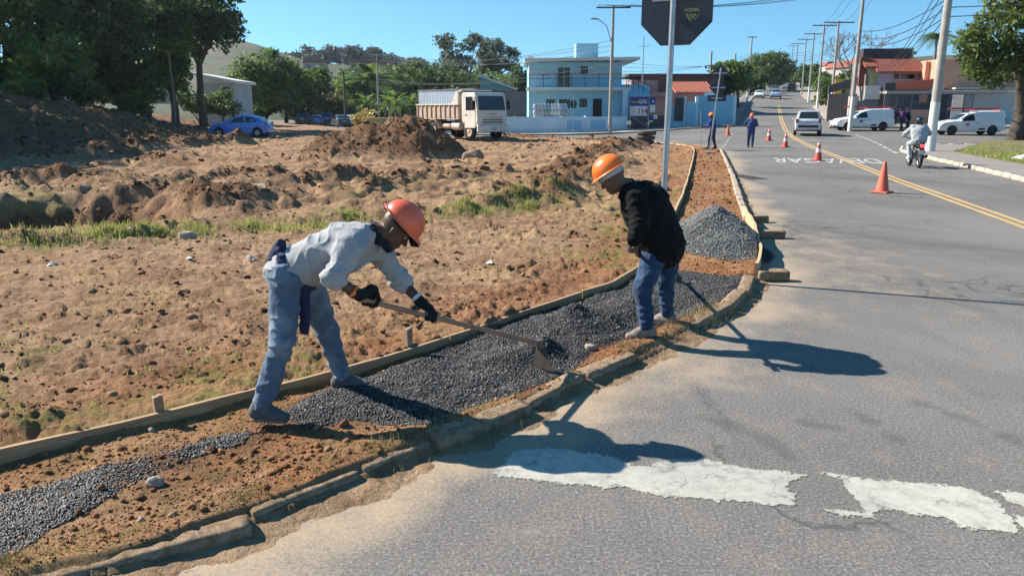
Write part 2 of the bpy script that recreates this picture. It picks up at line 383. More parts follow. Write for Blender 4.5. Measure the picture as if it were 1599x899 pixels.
# dirt material: dry tan crust, dark moist clods, bank darkened for tree shade, red earth in the strip, green weeds, dark gravel fines
m, nt, N, L, bs = _nt('dirt'); M_DIRT = m
n1 = _noise(nt, .5, 5, .6); n2 = _noise(nt, 5.0, 8, .72); n3 = _noise(nt, 38.0, 5, .7); n4 = _noise(nt, 1.7, 6, .65)
col = _mix(nt, _ramp(nt, n1, [(.36, 0.0), (.62, 1.0)]), (.40, .262, .158), (.31, .182, .105))
col = _mix(nt, _ramp(nt, n4, [(.47, 0.0), (.66, .8)]), col, (.19, .112, .065))
col = _mix(nt, _ramp(nt, n2, [(.48, 0.0), (.66, .75)]), col, (.095, .052, .030))
col = _mix(nt, _ramp(nt, n2, [(.30, .6), (.44, 0.0)]), col, (.52, .36, .225))
col = _mix(nt, _attr(nt, 'moist_shade'), col, _mix(nt, n2, (.20, .105, .055), (.075, .042, .025)))
red = _mix(nt, _ramp(nt, n2, [(.4, 0.0), (.66, 1.0)]), (.36, .155, .066), (.17, .08, .043))
col = _mix(nt, _attr(nt, 'red'), col, red)
col = _mix(nt, _math(nt, 'MULTIPLY', _attr(nt, 'straw'), _ramp(nt, n3, [(.40, 0.0), (.6, 1.0)])), col, (.40, .27, .13))
col = _mix(nt, _math(nt, 'MULTIPLY', _attr(nt, 'weed'), _ramp(nt, n2, [(.46, 0.0), (.58, .7)])), col, (.17, .20, .05))
col = _mix(nt, _attr(nt, 'dust'), col, _mix(nt, _ramp(nt, n2, [(.38, 0.0), (.62, 1.0)]), (.45, .31, .19), (.27, .17, .10)))
col = _mix(nt, _attr(nt, 'grav'), col, (.045, .045, .047))
L.new(col, bs.inputs['Base Color']); bs.inputs['Roughness'].default_value = .95; bs.inputs['Specular IOR Level'].default_value = .1
hgt = _math(nt, 'ADD', _math(nt, 'MULTIPLY', n2, 1.0), _math(nt, 'MULTIPLY', n3, .35))
_bump(nt, bs, hgt, 1.0, .08)

X, Y, Fq = polar_grid(.125, np.array(rows_of(.00100, .22) + list(np.geomspace(71.5, 170, 30))))
sd = sdist(X, Y, EDGE)
keep = (sd < 2.2); fk = keep[Fq].all(1); Fq = Fq[fk]
used = np.unique(Fq); remap = np.full(len(X), -1); remap[used] = np.arange(len(used)); X = X[used]; Y = Y[used]; sd = sd[used]; Fq = remap[Fq]
Z = hT(X, Y)
me = np_mesh('ground', np.stack([X, Y, Z], 1), Fq, True)
sb = sdist(X, Y, BOARD); strip = (sb > 0) & (Y < 46)
rel = (Z - lot_base(X, Y)) * .8
nz = fbm(X * 1.2, Y * 1.2, 4, 101)
moist_shade = np.clip(sstep(.10, .34, np.abs(rel) + .1 * nz) * .85, 0, 1) * ~strip
moist_shade = np.maximum(moist_shade, sstep(0, 3, -sdist(X, Y, BANK)) * (Y > 14) * .8)  # bank earth coloured darker to stand for the tree shade lying on it
moist_shade = np.maximum(moist_shade, np.exp(-((sb + .55) / .4) ** 2) * sstep(-.05, .25, fbm(X * 2, Y * 2, 3, 33)) * (Y < 14) * .7 * (sb < 0))
redm = np.where(strip, np.clip(.75 + .6 * nz, .15, 1), np.clip(.55 * np.exp(-((sb + .4) / .7) ** 2) * (sb < 0) + .25 * nz, 0, .7))
redm = redm * (1 - sstep(-.16, .05, sd))
ga = np.maximum(soft_poly(X, Y, GRAV_A, .12), soft_poly(X, Y, GRAV_B, .35) * .45) * strip
ga = np.maximum(ga, sstep(.02, .08, PILE_H(X, Y)))
ga = np.clip(ga * 1.3 + .8 * nz * (ga > .02) * (ga < .98), 0, 1) * strip
weed = (1 - sstep(.3, .9, -rel)) * np.clip(1.2 * np.exp(-(sdist(X, Y, R_OLD) / .9) ** 2) + 1.6 * sstep(.1, .55, fbm(X * .6, Y * .6, 3, 120)) * (Y < 22), 0, 1) * (1 - strip * .6)
straw = sstep(-.1, .5, fbm(X * .8, Y * .8, 3, 130)) * (1 - moist_shade)
for k_, v_ in (('moist_shade', moist_shade), ('red', redm), ('grav', ga), ('weed', np.clip(weed * .8 * (1 - .85 * sstep(.05, .2, rel)) + .45 * sstep(1, 5, -sdist(X, Y, BANK)) * (Y > 14) * sstep(-.2, .4, nz), 0, 1) * (rel > -.25)), ('straw', straw * .7), ('dust', sstep(-.12, .1, sd))): fattr(me, k_, v_)
ground = tag(link('ground', me, None, M_DIRT), 'bare brown dirt lot churned by wheels', kind='structure')
ground.pop('label', None)

# asphalt
m, nt, N, L, bs = _nt('asphalt'); M_ASPH = m
a1 = _noise(nt, .28, 5, .6); a2 = _noise(nt, 2.4, 6, .65); a3 = _noise(nt, 58.0, 5, .95); a4 = _noise(nt, 30., 4, .7)
mp = N.new('ShaderNodeMapping'); tc = N.new('ShaderNodeTexCoord'); L.new(tc.outputs['Object'], mp.inputs[0]); mp.inputs['Rotation'].default_value = (0, 0, math.radians(16)); mp.inputs['Scale'].default_value = (1.6, .12, 1)
a5 = _noise(nt, 1.2, 5, .6, vec=mp.outputs[0])
col = _mix(nt, _ramp(nt, a1, [(.35, 0.0), (.65, 1.0)]), (.19, .175, .155), (.122, .114, .104))
col = _mix(nt, _ramp(nt, a2, [(.45, 0.0), (.7, .45)]), col, (.205, .186, .163))
col = _mix(nt, _ramp(nt, a5, [(.56, 0.0), (.72, .5)]), col, (.075, .075, .077))
col = _mix(nt, _ramp(nt, a3, [(.38, .9), (.5, 0.0)]), col, (.045, .045, .045))
col = _mix(nt, _ramp(nt, a3, [(.54, 0.0), (.64, .85)]), col, (.46, .44, .41))
vt = N.new('ShaderNodeTexVoronoi'); vt.feature = 'DISTANCE_TO_EDGE'; vt.inputs['Scale'].default_value = .42
wv = N.new('ShaderNodeVectorMath'); wv.operation = 'ADD'; wn = N.new('ShaderNodeTexNoise'); wn.inputs['Scale'].default_value = 1.6; wn.inputs['Detail'].default_value = 7; L.new(tc.outputs['Object'], wn.inputs['Vector']); L.new(tc.outputs['Object'], wv.inputs[0]); L.new(wn.outputs['Color'], wv.inputs[1]); L.new(wv.outputs[0], vt.inputs['Vector'])
crk = _math(nt, 'MULTIPLY', _ramp(nt, vt.outputs['Distance'], [(0.0, 1.0), (.006, .6), (.010, 0.0)]), _ramp(nt, a1, [(.46, 0.0), (.56, .8)]))
col = _mix(nt, crk, col, (.05, .048, .045))
a6 = _noise(nt, 9.0, 6, .75); col = _mix(nt, _ramp(nt, a6, [(.58, 0.0), (.70, .35)]), col, (.10, .098, .095))
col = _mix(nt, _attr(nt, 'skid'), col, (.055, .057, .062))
dv = _math(nt, 'ADD', _attr(nt, 'dust'), _math(nt, 'MULTIPLY', _math(nt, 'SUBTRACT', _math(nt, 'ADD', _math(nt, 'MULTIPLY', a2, .6), _math(nt, 'MULTIPLY', a4, .4)), .5), 2.4)); dm = _math(nt, 'MULTIPLY', _ramp(nt, dv, [(.22, 0.0), (1.0, .92)]), _ramp(nt, a3, [(.36, .45), (.52, 1.0)]))
col = _mix(nt, dm, col, (.40, .30, .20))
L.new(col, bs.inputs['Base Color']); bs.inputs['Roughness'].default_value = .88; bs.inputs['Specular IOR Level'].default_value = .3
_bump(nt, bs, _math(nt, 'ADD', a3, _math(nt, 'MULTIPLY', a4, .6)), .4, .004)
X, Y, Fq = polar_grid(.25, np.array(rows_of(.0022, .6) + list(np.geomspace(71.5, 460, 70))), 44)
sd = sdist(X, Y, EDGE); fk = (sd > -.6)[Fq].all(1); Fq = Fq[fk]
used = np.unique(Fq); remap = np.full(len(X), -1); remap[used] = np.arange(len(used)); X = X[used]; Y = Y[used]; sd = sd[used]; Fq = remap[Fq]
me = np_mesh('road', np.stack([X, Y, rz(X, Y)], 1), Fq, True)
dn = fbm(X * 1.1, Y * 1.1, 4, 140)
dust = sstep(1.0, .0, sd + .6 * dn) * (Y < 48)
fan = sstep(2.6, .3, np.hypot((X - 4.0) / 1.35, (Y - 11.2) / 3.2) * 1.6 + .6 * dn)
far_dust = .35 * sstep(.1, .5, fbm(X * .3, Y * .3, 3, 150)) * (Y > 36)
fattr(me, 'dust', np.clip(np.maximum(np.maximum(dust * .9, fan * .45), np.maximum(far_dust * .6, .10 * sstep(5, 0, sd))), 0, 1))
sk = np.zeros_like(X)
for pl_, w_ in (([G(1210, 340), G(1290, 360), G(1400, 375), G(1599, 395)], .16), ([G(1110, 655), G(1180, 680), G(1240, 715)], .06), ([G(1440, 630), G(1599, 690)], .05), ([G(1265, 660), G(1310, 668)], .05), ([G(1330, 640), G(1420, 700)], .03)):
    d_ = np.abs(sdist(X, Y, pl_)); sk = np.maximum(sk, sstep(w_ * 1.6, w_ * .4, d_ + .08 * fbm(X * 9, Y * 9, 3, 160) + .35 * (vnoise(X * 3, Y * 14, 161) - .4) * w_) * .42)
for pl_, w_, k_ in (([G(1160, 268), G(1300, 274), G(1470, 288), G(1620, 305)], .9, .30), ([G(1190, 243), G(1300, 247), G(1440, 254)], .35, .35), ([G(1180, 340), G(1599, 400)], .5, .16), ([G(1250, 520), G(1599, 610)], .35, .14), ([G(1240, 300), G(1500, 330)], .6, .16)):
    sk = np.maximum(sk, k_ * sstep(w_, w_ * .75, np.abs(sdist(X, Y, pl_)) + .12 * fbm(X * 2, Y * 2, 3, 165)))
fattr(me, 'skid', sk)
road = tag(link('road', me, None, M_ASPH), kind='structure')
# ------------------------------------------------------------------ kerbs, boards, gravel, clods, weeds, markings
def scatter_mesh(name, P, S, base, faces, jit, mat, squash=.75, rng=RNG, sub=None):
    n = len(P); base = np.array(base, float); k = len(base); faces = np.array(faces)
    V = np.repeat(base[None], n, 0) * (1 + rng.uniform(-jit, jit, (n, k, 1))) + rng.uniform(-jit, jit, (n, k, 3)) * .35
    V *= rng.uniform(.65, 1.25, (n, 1, 3)); V[:, :, 2] *= squash
    a = rng.uniform(0, 6.283, n); b = rng.uniform(-.6, .6, n)
    ca, sa, cb, sb_ = np.cos(a)[:, None], np.sin(a)[:, None], np.cos(b)[:, None], np.sin(b)[:, None]
    x, y, z = V[..., 0], V[..., 1], V[..., 2]
    y, z = y * cb - z * sb_, y * sb_ + z * cb
    x, y = x * ca - y * sa, x * sa + y * ca
    V = np.stack([x, y, z], -1) * np.asarray(S)[:, None, None] + np.asarray(P)[:, None, :]
    Fc = (faces[None] + (np.arange(n) * k)[:, None, None]).reshape(-1, faces.shape[1])
    return np_mesh(name, V.reshape(-1, 3), Fc, False)
OCT_V = [(1, 0, 0), (-1, 0, 0), (0, 1, 0), (0, -1, 0), (0, 0, 1), (0, 0, -1)]
OCT_F = [(0, 2, 4), (2, 1, 4), (1, 3, 4), (3, 0, 4), (2, 0, 5), (1, 2, 5), (3, 1, 5), (0, 3, 5)]
_t = (1 + 5 ** .5) / 2
ICO_V = (np.array([(-1, _t, 0), (1, _t, 0), (-1, -_t, 0), (1, -_t, 0), (0, -1, _t), (0, 1, _t), (0, -1, -_t), (0, 1, -_t), (_t, 0, -1), (_t, 0, 1), (-_t, 0, -1), (-_t, 0, 1)]) / 1.9).tolist()
ICO_F = [(0, 11, 5), (0, 5, 1), (0, 1, 7), (0, 7, 10), (0, 10, 11), (1, 5, 9), (5, 11, 4), (11, 10, 2), (10, 7, 6), (7, 1, 8), (3, 9, 4), (3, 4, 2), (3, 2, 6), (3, 6, 8), (3, 8, 9), (4, 9, 5), (2, 4, 11), (6, 2, 10), (8, 6, 7), (9, 8, 1)]
def M_island(name, stops, rough=.8, bump=0.0, bscale=60, spec=.3):
    m, nt, N, L, bs = _nt(name); g = N.new('ShaderNodeNewGeometry')
    col = _ramp(nt, g.outputs['Random Per Island'], stops); L.new(col, bs.inputs['Base Color'])
    bs.inputs['Roughness'].default_value = rough; bs.inputs['Specular IOR Level'].default_value = spec
    if bump: _bump(nt, bs, _noise(nt, bscale, 4, .7), .8, bump)
    return m
M_GRAV = M_island('gravel_stone', [(0, (.012, .012, .012)), (.5, (.028, .028, .028)), (.82, (.060, .059, .057)), (.97, (.15, .145, .135)), (1.0, (.34, .27, .19))], .55, spec=.5)
M_GRAV2 = M_island('dusty_gravel_stone', [(0, (.04, .045, .048)), (.5, (.095, .105, .11)), (.85, (.17, .18, .18)), (1.0, (.36, .29, .19))], .6, spec=.45)
M_CLOD = M_island('clod', [(0, (.06, .034, .02)), (.45, (.125, .068, .037)), (.8, (.21, .118, .064)), (1.0, (.30, .185, .11))], .95, .012, 45, .1)
M_REDCLOD = M_island('red_clod', [(0, (.10, .048, .024)), (.5, (.22, .10, .045)), (.9, (.31, .16, .08)), (1.0, (.36, .28, .20))], .95, .008, 60, .1)

def sample_poly(pl, n, dens=None):
    pl = np.array(pl); lo = pl.min(0); hi = pl.max(0); out = []
    c = 0
    while c < n:
        p = RNG.uniform(lo, hi, (n * 2, 2)); k = in_poly(p[:, 0], p[:, 1], [tuple(q) for q in pl])
        if dens is not None: k &= RNG.random(len(p)) < dens(p[:, 0], p[:, 1])
        out.append(p[k]); c += k.sum()
    return np.concatenate(out)[:n]
strip_ok = lambda x, y: ((sdist(x, y, BOARD) > .03) & (sdist(x, y, CURB) < -.08)).astype(float)
def gravel(name, pl, n, r0, r1, dens, mat):
    p = sample_poly(pl, n, dens); z = hT(p[:, 0], p[:, 1]); s = RNG.uniform(r0, r1, n) * (1 + .5 * (RNG.random(n) < .08))
    me = scatter_mesh(name, np.column_stack([p, z + s * .25]), s, OCT_V, OCT_F, .3, mat)
    return tag(link(name, me, None, mat), kind='stuff')
g = gravel('gravel_bed', GRAV_A, 70000, .0052, .0098, lambda x, y: strip_ok(x, y) * np.clip(soft_poly(x, y, GRAV_A, .35) * 1.35 + 1.0 * fbm(x * 2.0, y * 2.0, 4, 200) - .12, 0, 1), M_GRAV)
tag(g, 'dark asphalt-coated gravel spread in the strip around the two near workers', 'gravel')
gr_b = [(p[0], p[1]) for p in GRAV_B]
g = gravel('gravel_bed', gr_b, 9500, .0052, .010, lambda x, y: strip_ok(x, y) * np.clip(soft_poly(x, y, GRAV_B, .5) * .8 + .9 * fbm(x * 2.5, y * 2.5, 4, 201) - .16, .015, 1), M_GRAV)
tag(g, 'thin dark gravel scatter in the strip at bottom left corner', 'gravel')
pc = [(PILE_C[0] + .82 * math.cos(t), PILE_C[1] + 1.6 * math.sin(t)) for t in np.linspace(0, 6.2, 40)]
g = gravel('gravel_pile', pc, 21000, .008, .014, lambda x, y: strip_ok(x, y) * sstep(.005, .05, PILE_H(x, y)), M_GRAV2)
tag(g, 'cone-shaped heap of blue grey gravel beside the curved light board', 'gravel pile')
# red clods and pebbles over the strip
st_poly = [tuple(p) for p in BOARD if p[1] < 40] + [tuple(p) for p in CURB[::-1] if p[1] < 40]
dn = lambda x, y: strip_ok(x, y) * (1 - .93 * np.maximum(soft_poly(x, y, GRAV_A, .1), soft_poly(x, y, GRAV_B, .2) * .6)) * (PILE_H(x, y) < .02) * np.clip(7.0 / (x * x + y * y) ** .72, .015, 1)
p = sample_poly(st_poly, 14000, dn); dd = np.hypot(p[:, 0], p[:, 1])
s = RNG.pareto(2.8, len(p)) * .004 + .003; s = np.clip(s, .003, .022) * (1 + dd * .06)
me = scatter_mesh('earth_clods', np.column_stack([p, hT(p[:, 0], p[:, 1]) + s * .2]), s, ICO_V, ICO_F, .3, M_REDCLOD)
tag(link('earth_clods', me, None, M_REDCLOD), 'reddish earth crumbs and pebbles over the strip bed', 'clods', kind='stuff')
# brown clods over the lot, thick on the ridges and the heap
def clod_density(x, y):
    z = hT(x, y) - lot_base(x, y); sb_ = sdist(x, y, BOARD)
    d = .05 + 1.0 * sstep(.10, .35, np.abs(z)) + .45 * np.exp(-((sb_ + .5) / .4) ** 2) * (y < 14)
    return np.where(sb_ < -.06, np.clip(d * np.clip(9.0 / np.hypot(x, y), .1, 1), 0, 1), 0)
lot = [(-14, 4), (-30, 45), (-10, 56), (4, 50), (9.4, 43), (8.6, 38), (3.4, 17), (1.8, 10.6), (.3, 7.6), (-1.5, 5.5), (-3.2, 4.1), (-5, 2.4)]
near_d = lambda x, y: np.where(sdist(x, y, BOARD) < -.08, np.clip(5.0 / (x * x + y * y), 0, 1) * (.25 + sstep(-.1, .3, fbm(x * 1.4, y * 2.2, 3, 260))), 0) * (y < 15)
p = np.concatenate([sample_poly(lot, 30000, clod_density), sample_poly(lot, 5000, near_d)]); dd = np.hypot(p[:, 0], p[:, 1])
s = np.clip((RNG.pareto(2.6, len(p)) * .0055 + .004), .004, .03) * (1 + dd * .085)
s = np.minimum(s, .13)
me = scatter_mesh('earth_clods', np.column_stack([p, hT(p[:, 0], p[:, 1]) + s * .15]), s, ICO_V, ICO_F, .5, M_CLOD, .6)
tag(link('earth_clods', me, None, M_CLOD), 'brown earth clods strewn over the dug lot', 'clods', kind='stuff')

# grass: thin blades
def blades(name, P, H, W, mat, lean=.5):
    n = len(P); a = RNG.uniform(0, 6.283, n); l = RNG.uniform(0, lean, n) * H; b = RNG.uniform(0, 6.283, n)
    ax, ay = np.cos(a) * W, np.sin(a) * W; lx, ly = np.cos(b) * l, np.sin(b) * l
    v0 = P + np.stack([-ax, -ay, 0 * ax], 1); v1 = P + np.stack([ax, ay, 0 * ax], 1)
    v2 = P + np.stack([lx * .4 + ax * .7, ly * .4 + ay * .7, H * .6], 1); v3 = P + np.stack([lx * .4 - ax * .7, ly * .4 - ay * .7, H * .6], 1)
    v4 = P + np.stack([lx, ly, H], 1)
    V = np.stack([v0, v1, v2, v3, v4], 1).reshape(-1, 3); i = np.arange(n)[:, None] * 5
    Fc = np.concatenate([i + np.array([0, 1, 2]), i + np.array([0, 2, 3]), i + np.array([3, 2, 4])])
    return np_mesh(name, V, Fc)
M_GRASS = M_leaf('grass_blade', (.14, .21, .03), (.25, .34, .06), (.42, .40, .14), .4)
M_DRY = M_leaf('dry_grass_blade', (.30, .22, .09), (.42, .33, .15), (.22, .20, .07), .2)
def tufts(pl, n, wid, clump):
    """points in clumps along a polyline"""
    q = resample([(a, b, 0) for a, b in pl], .25); out = []
    for _ in range(clump):
        c = random.choice(q); k = max(4, int(n / clump * random.uniform(.3, 1.8))); r = random.uniform(.06, .3)
        ox, oy = random.gauss(0, wid), random.gauss(0, wid)
        out.append(np.column_stack([c.x + ox + RNG.normal(0, r, k), c.y + oy + RNG.normal(0, r * .6, k)]))
    p = np.concatenate(out); return np.column_stack([p, hT(p[:, 0], p[:, 1]) - .01])
P = np.concatenate([tufts([(-11, 9.3), (-7.2, 10.2), (-3.9, 12.2), (-2.8, 12.8)], 5200, .18, 46), tufts([(-1.1, 13.6), (.2, 15.0), (.9, 16.4)], 2600, .22, 20)])
me = blades('grass_tufts', P, RNG.uniform(.03, .12, len(P)), RNG.uniform(.003, .006, len(P)), M_GRASS)
tag(link('grass_tufts', me, None, M_GRASS), 'bright green grass tufts along the old ridge across the lot', 'grass', kind='stuff')
p = sample_poly(lot, 420, lambda x, y: np.where(sdist(x, y, BOARD) < -.2, np.clip(6 / np.hypot(x, y), 0, 1) * sstep(-.1, .4, fbm(x * .6, y * .6, 3, 120)), 0) * (y < 24))
P = np.repeat(p, 22, 0) + RNG.normal(0, .05, (420 * 22, 2)); P = np.column_stack([P, hT(P[:, 0], P[:, 1]) - .004])
me = blades('weed_sprouts', P, RNG.uniform(.012, .05, len(P)), RNG.uniform(.002, .005, len(P)), M_GRASS, .9)
tag(link('weed_sprouts', me, None, M_GRASS), 'tiny sparse weeds over the dry dirt', 'weeds', kind='stuff')
cp = [(-2.2, 2.85), (-1.82, 3.12), (-1.22, 3.62), (-.62, 4.22), (-.08, 4.75), (.39, 5.32), (1.09, 6.12), (1.86, 7.05)]
P = tufts(cp, 3200, .05, 44); sdc = sdist(P[:, 0], P[:, 1], CURB); P = P[(sdc > -.22) & (sdc < .16)]
me = blades('kerb_grass', P, RNG.uniform(.02, .08, len(P)), RNG.uniform(.0015, .003, len(P)), M_DRY, 1.0)
tag(link('kerb_grass', me, None, M_DRY), 'dry straw tufts growing in the joints of the kerb', 'grass', kind='stuff')

# kerb stones
M_KERB = M('kerb_stone', (.36, .27, .185), (.26, .18, .115), 5.0, .95, .02, 26, spec=.1, dirt=((.17, .105, .06), .48))
M_KERBW = M('whitewashed_kerb', (.52, .46, .38), (.36, .29, .21), 3.0, .9, .008, 30, spec=.15, dirt=((.30, .22, .15), .45))
def stone_mesh(L_, W_, H_, seed, rough=.012, nx=10, ny=4, nz=4):
    """a weathered block: subdivided box with rounded, chipped faces, its long axis on x"""
    bm = bmesh.new(); bmesh.ops.create_cube(bm, size=1.0)
    me = bpy.data.meshes.new('stone')
    V = []; idx = {}; Fc = []
    def vid(i, j, k):
        if (i, j, k) not in idx: idx[(i, j, k)] = len(V); V.append((i / nx - .5, j / ny - .5, k / nz - .5))
        return idx[(i, j, k)]
    for i in range(nx):
        for j in range(ny):
            for k, fl in ((0, 1), (nz, 0)):
                q = [vid(i, j, k), vid(i + 1, j, k), vid(i + 1, j + 1, k), vid(i, j + 1, k)]; Fc.append(q[::-1] if fl else q)
        for k in range(nz):
            for j, fl in ((0, 0), (ny, 1)):
                q = [vid(i, j, k), vid(i + 1, j, k), vid(i + 1, j, k + 1), vid(i, j, k + 1)]; Fc.append(q[::-1] if fl else q)
    for j in range(ny):
        for k in range(nz):
            for i, fl in ((0, 1), (nx, 0)):
                q = [vid(i, j, k), vid(i, j + 1, k), vid(i, j + 1, k + 1), vid(i, j, k + 1)]; Fc.append(q[::-1] if fl else q)
    bm.free(); bpy.data.meshes.remove(me)
    V = np.array(V) * 2; e = .035 / np.array([L_, W_, H_]) * 2
    # round the edges
    S = np.array([L_, W_, H_]) / 2; Pm = V * S; r = min(W_, H_) * .10
    inner = np.clip(Pm, -(S - r), S - r); dl = Pm - inner; ln = np.linalg.norm(dl, axis=1, keepdims=True); Pm = np.where(ln > 1e-6, inner + dl / np.maximum(ln, 1e-6) * r, Pm)
    q = Pm * 9 + seed * 7.7
    nrm = Pm / np.maximum(np.linalg.norm(Pm / S, axis=1, keepdims=True), .1) / S
    nrm /= np.linalg.norm(nrm, axis=1, keepdims=True)
    d = (vnoise3(q, 3) - .5) * 1.2 + (vnoise3(q * 2.7, 5) - .5) * 1.0 - 2.2 * np.maximum(vnoise3(q * 1.3 + 9, 8) - .72, 0) * 3
    return np_mesh('stone', Pm + nrm * (d * rough)[:, None], np.array(Fc), True)
def curve_at(pl):
    P = [Vector((a, b)) for a, b in pl]; cum = [0.0]
    for a, b in zip(P[:-1], P[1:]): cum.append(cum[-1] + (b - a).length)
    def f(s):
        s = min(max(s, 0), cum[-1] - 1e-6); i = max(j for j in range(len(cum)) if cum[j] <= s); i = min(i, len(P) - 2)
        t = (s - cum[i]) / (cum[i + 1] - cum[i]); return P[i].lerp(P[i + 1], t), (P[i + 1] - P[i]).normalized()
    return f, cum[-1]
def kerb(name, pl, y0, y1, l0, l1, W_, top, mat, off, gaps=0.0, H_=.24, wob=.012):
    root = tag(thing(name, None, None), kind='structure'); f, tot = curve_at(pl); s = .1; k = 0
    while s < tot - .3:
        L_ = random.uniform(l0, l1); c, d = f(s + L_ / 2)
        if y0 < c.y < y1 and random.random() > gaps:
            n = Vector((d.y, -d.x)); p = c - n * off
            far = c.length > 24
            me = stone_mesh(L_ - random.uniform(.01, .05), W_ * random.uniform(.9, 1.1), H_, k + 3, .004 if far else wob, 4 if far else 20, 2 if far else 5, 2 if far else 6); me.materials.append(mat)
            o = link('kerb_stone', me, root); base = rzf(c.x, c.y)
            o.location = (p.x, p.y, base + top - H_ / 2 + random.uniform(-.012, .012) - (.03 if c.y < 4.2 else 0)); o.rotation_euler = (random.uniform(-.05, .05), random.uniform(-.025, .025), math.atan2(d.y, d.x) + random.uniform(-.03, .03))
        s += L_; k += 1
    return root
random.seed(5)
kerb('kerb', CURB, 2.3, 8.6, .5, 1.05, .135, .092, M_KERB, .07, .05, wob=.013)
kerb('kerb', CURB, 13.6, 40, .8, 1.0, .14, .10, M('dusty_kerb', (.42, .34, .26), (.32, .24, .17), 3.0, .92, dirt=((.24, .16, .10), .42)), .09)
kerb('kerb', RCURB, 9, 44, .75, 1.05, .16, .13, M_KERBW, -.09, .03)

# wooden forms
m, nt, N, L, bs = _nt('plank_wood'); M_WOOD = m
mp = N.new('ShaderNodeMapping'); tc = N.new('ShaderNodeTexCoord'); L.new(tc.outputs['UV'], mp.inputs[0]); mp.inputs['Scale'].default_value = (1.2, 26, 1)
w1 = _noise(nt, 2.0, 6, .65, vec=mp.outputs[0]); w2 = _noise(nt, 2.2, 4, .6)
col = _mix(nt, _ramp(nt, w1, [(.3, 0.0), (.7, 1.0)]), (.50, .33, .18), (.27, .155, .08))
col = _mix(nt, _ramp(nt, w2, [(.45, 0.0), (.7, .7)]), col, (.30, .19, .11))
L.new(col, bs.inputs['Base Color']); bs.inputs['Roughness'].default_value = .8; _bump(nt, bs, w1, .5, .004)
m, nt, N, L, bs = _nt('pale_plank_wood'); M_WOOD2 = m
mp = N.new('ShaderNodeMapping'); tc = N.new('ShaderNodeTexCoord'); L.new(tc.outputs['UV'], mp.inputs[0]); mp.inputs['Scale'].default_value = (1.2, 22, 1)
w1 = _noise(nt, 2.0, 6, .65, vec=mp.outputs[0])
L.new(_mix(nt, _ramp(nt, w1, [(.3, 0.0), (.7, 1.0)]), (.62, .45, .25), (.42, .28, .15)), bs.inputs['Base Color']); bs.inputs['Roughness'].default_value = .75
def plank(name, f, s0, s1, t, z0, z1, mat, label, group, cat='plank', off=0.0, zf=None, step=.12, grp=True):
    n = max(2, int((s1 - s0) / step)); V = []; uv = []
    for i in range(n + 1):
        s = s0 + (s1 - s0) * i / n; c, d = f(s); nn = Vector((d.y, -d.x))
        b = zf(c.x, c.y) if zf else 0.0; wv = .006 * math.sin(s * 2.1 + s0) + .004 * math.sin(s * 6.3)
        for o_, z in ((off - t / 2, z0), (off + t / 2, z0), (off + t / 2, z1), (off - t / 2, z1)):
            q = c + nn * (o_ + wv); V.append((q.x, q.y, b + z + (wv * .8 if z == z1 else 0)))
    Fc = [(i * 4 + j, i * 4 + (j + 1) % 4, i * 4 + 4 + (j + 1) % 4, i * 4 + 4 + j) for i in range(n) for j in range(4)]
    me = bpy.data.meshes.new(name); me.from_pydata(V, [], Fc + [(3, 2, 1, 0), (n * 4, n * 4 + 1, n * 4 + 2, n * 4 + 3)])
    ul = me.uv_layers.new(name='UVMap')
    for pol in me.polygons:
        for li in pol.loop_indices:
            vi = me.loops[li].vertex_index; ul.data[li].uv = ((s0 + (s1 - s0) * (vi // 4) / n), (vi % 4) * .11)
    me.materials.append(mat); o = link(name, me); return tag(o, label, cat, group if grp else None)
fB, totB = curve_at(BOARD)
def s_at(f, tot, y):
    return min((abs(f(i * tot / 2000)[0].y - y), i * tot / 2000) for i in range(2000))[1]
for (ya, yb), lab, mt, zt in (((1.8, 4.86), 'rough brown form board at the bottom left edge of the strip', M_WOOD, .125), ((4.87, 6.05), 'short form board behind the rear boot of the bent worker', M_WOOD, .12),
                 ((6.06, 7.6), 'form board crossed by the hoe handle', M_WOOD, .125), ((7.61, 9.6), 'form board bending up to the black jacket worker', M_WOOD, .14), ((9.61, 22), 'thin pale form board behind the stop sign post', M_WOOD2, .15),
                 ((22.02, 44.6), 'far curved pale form board ending by the stacked tyres', M_WOOD2, .14)):
    plank('form_board', fB, s_at(fB, totB, ya), s_at(fB, totB, yb), .03 if mt is M_WOOD else .035, .0, zt, mt, lab, 'form boards', zf=lambda x, y: 0.0)
fC, totC = curve_at(smooth_pl([(2.86, 8.7), (3.2, 9.6), (3.6, 11.0), (3.95, 12.4), (4.35, 14.2)], 2))
plank('form_board', fC, 0.0, totC, .035, .0, .21, M_WOOD2, 'bowed light form board on the kerb curve beside the gravel heap', 'form boards', zf=rzf)
M_STAKE = M('stake_wood', (.40, .26, .17), (.27, .16, .10), 12, .85, .004, 60)
for (px, py), lab in (((628, 545), 'square wooden stake in front of the hoe handle'), ((246, 644), 'short split wooden stake at the lower left board')):
    x, y = G(px, py - 4, .1); mb = MB(); mb.box((0, 0, .06), (.055, .04, .34), bev=.003); mb.box((0.012, .0, .232), (.02, .034, .006), jit=.002)
    o = mb.build('wooden_stake', M_STAKE); c_, d_ = min(((fB(i * .02)) for i in range(int(totB / .02))), key=lambda q: (q[0] - Vector((x, y))).length)
    nn = Vector((d_.y, -d_.x)); q = c_ - nn * .045
    o.location = (q.x, q.y, .045 if px > 500 else -.01); o.rotation_euler = (.05, -.04, math.atan2(d_.y, d_.x)); tag(o, lab, 'stake', 'board stakes')
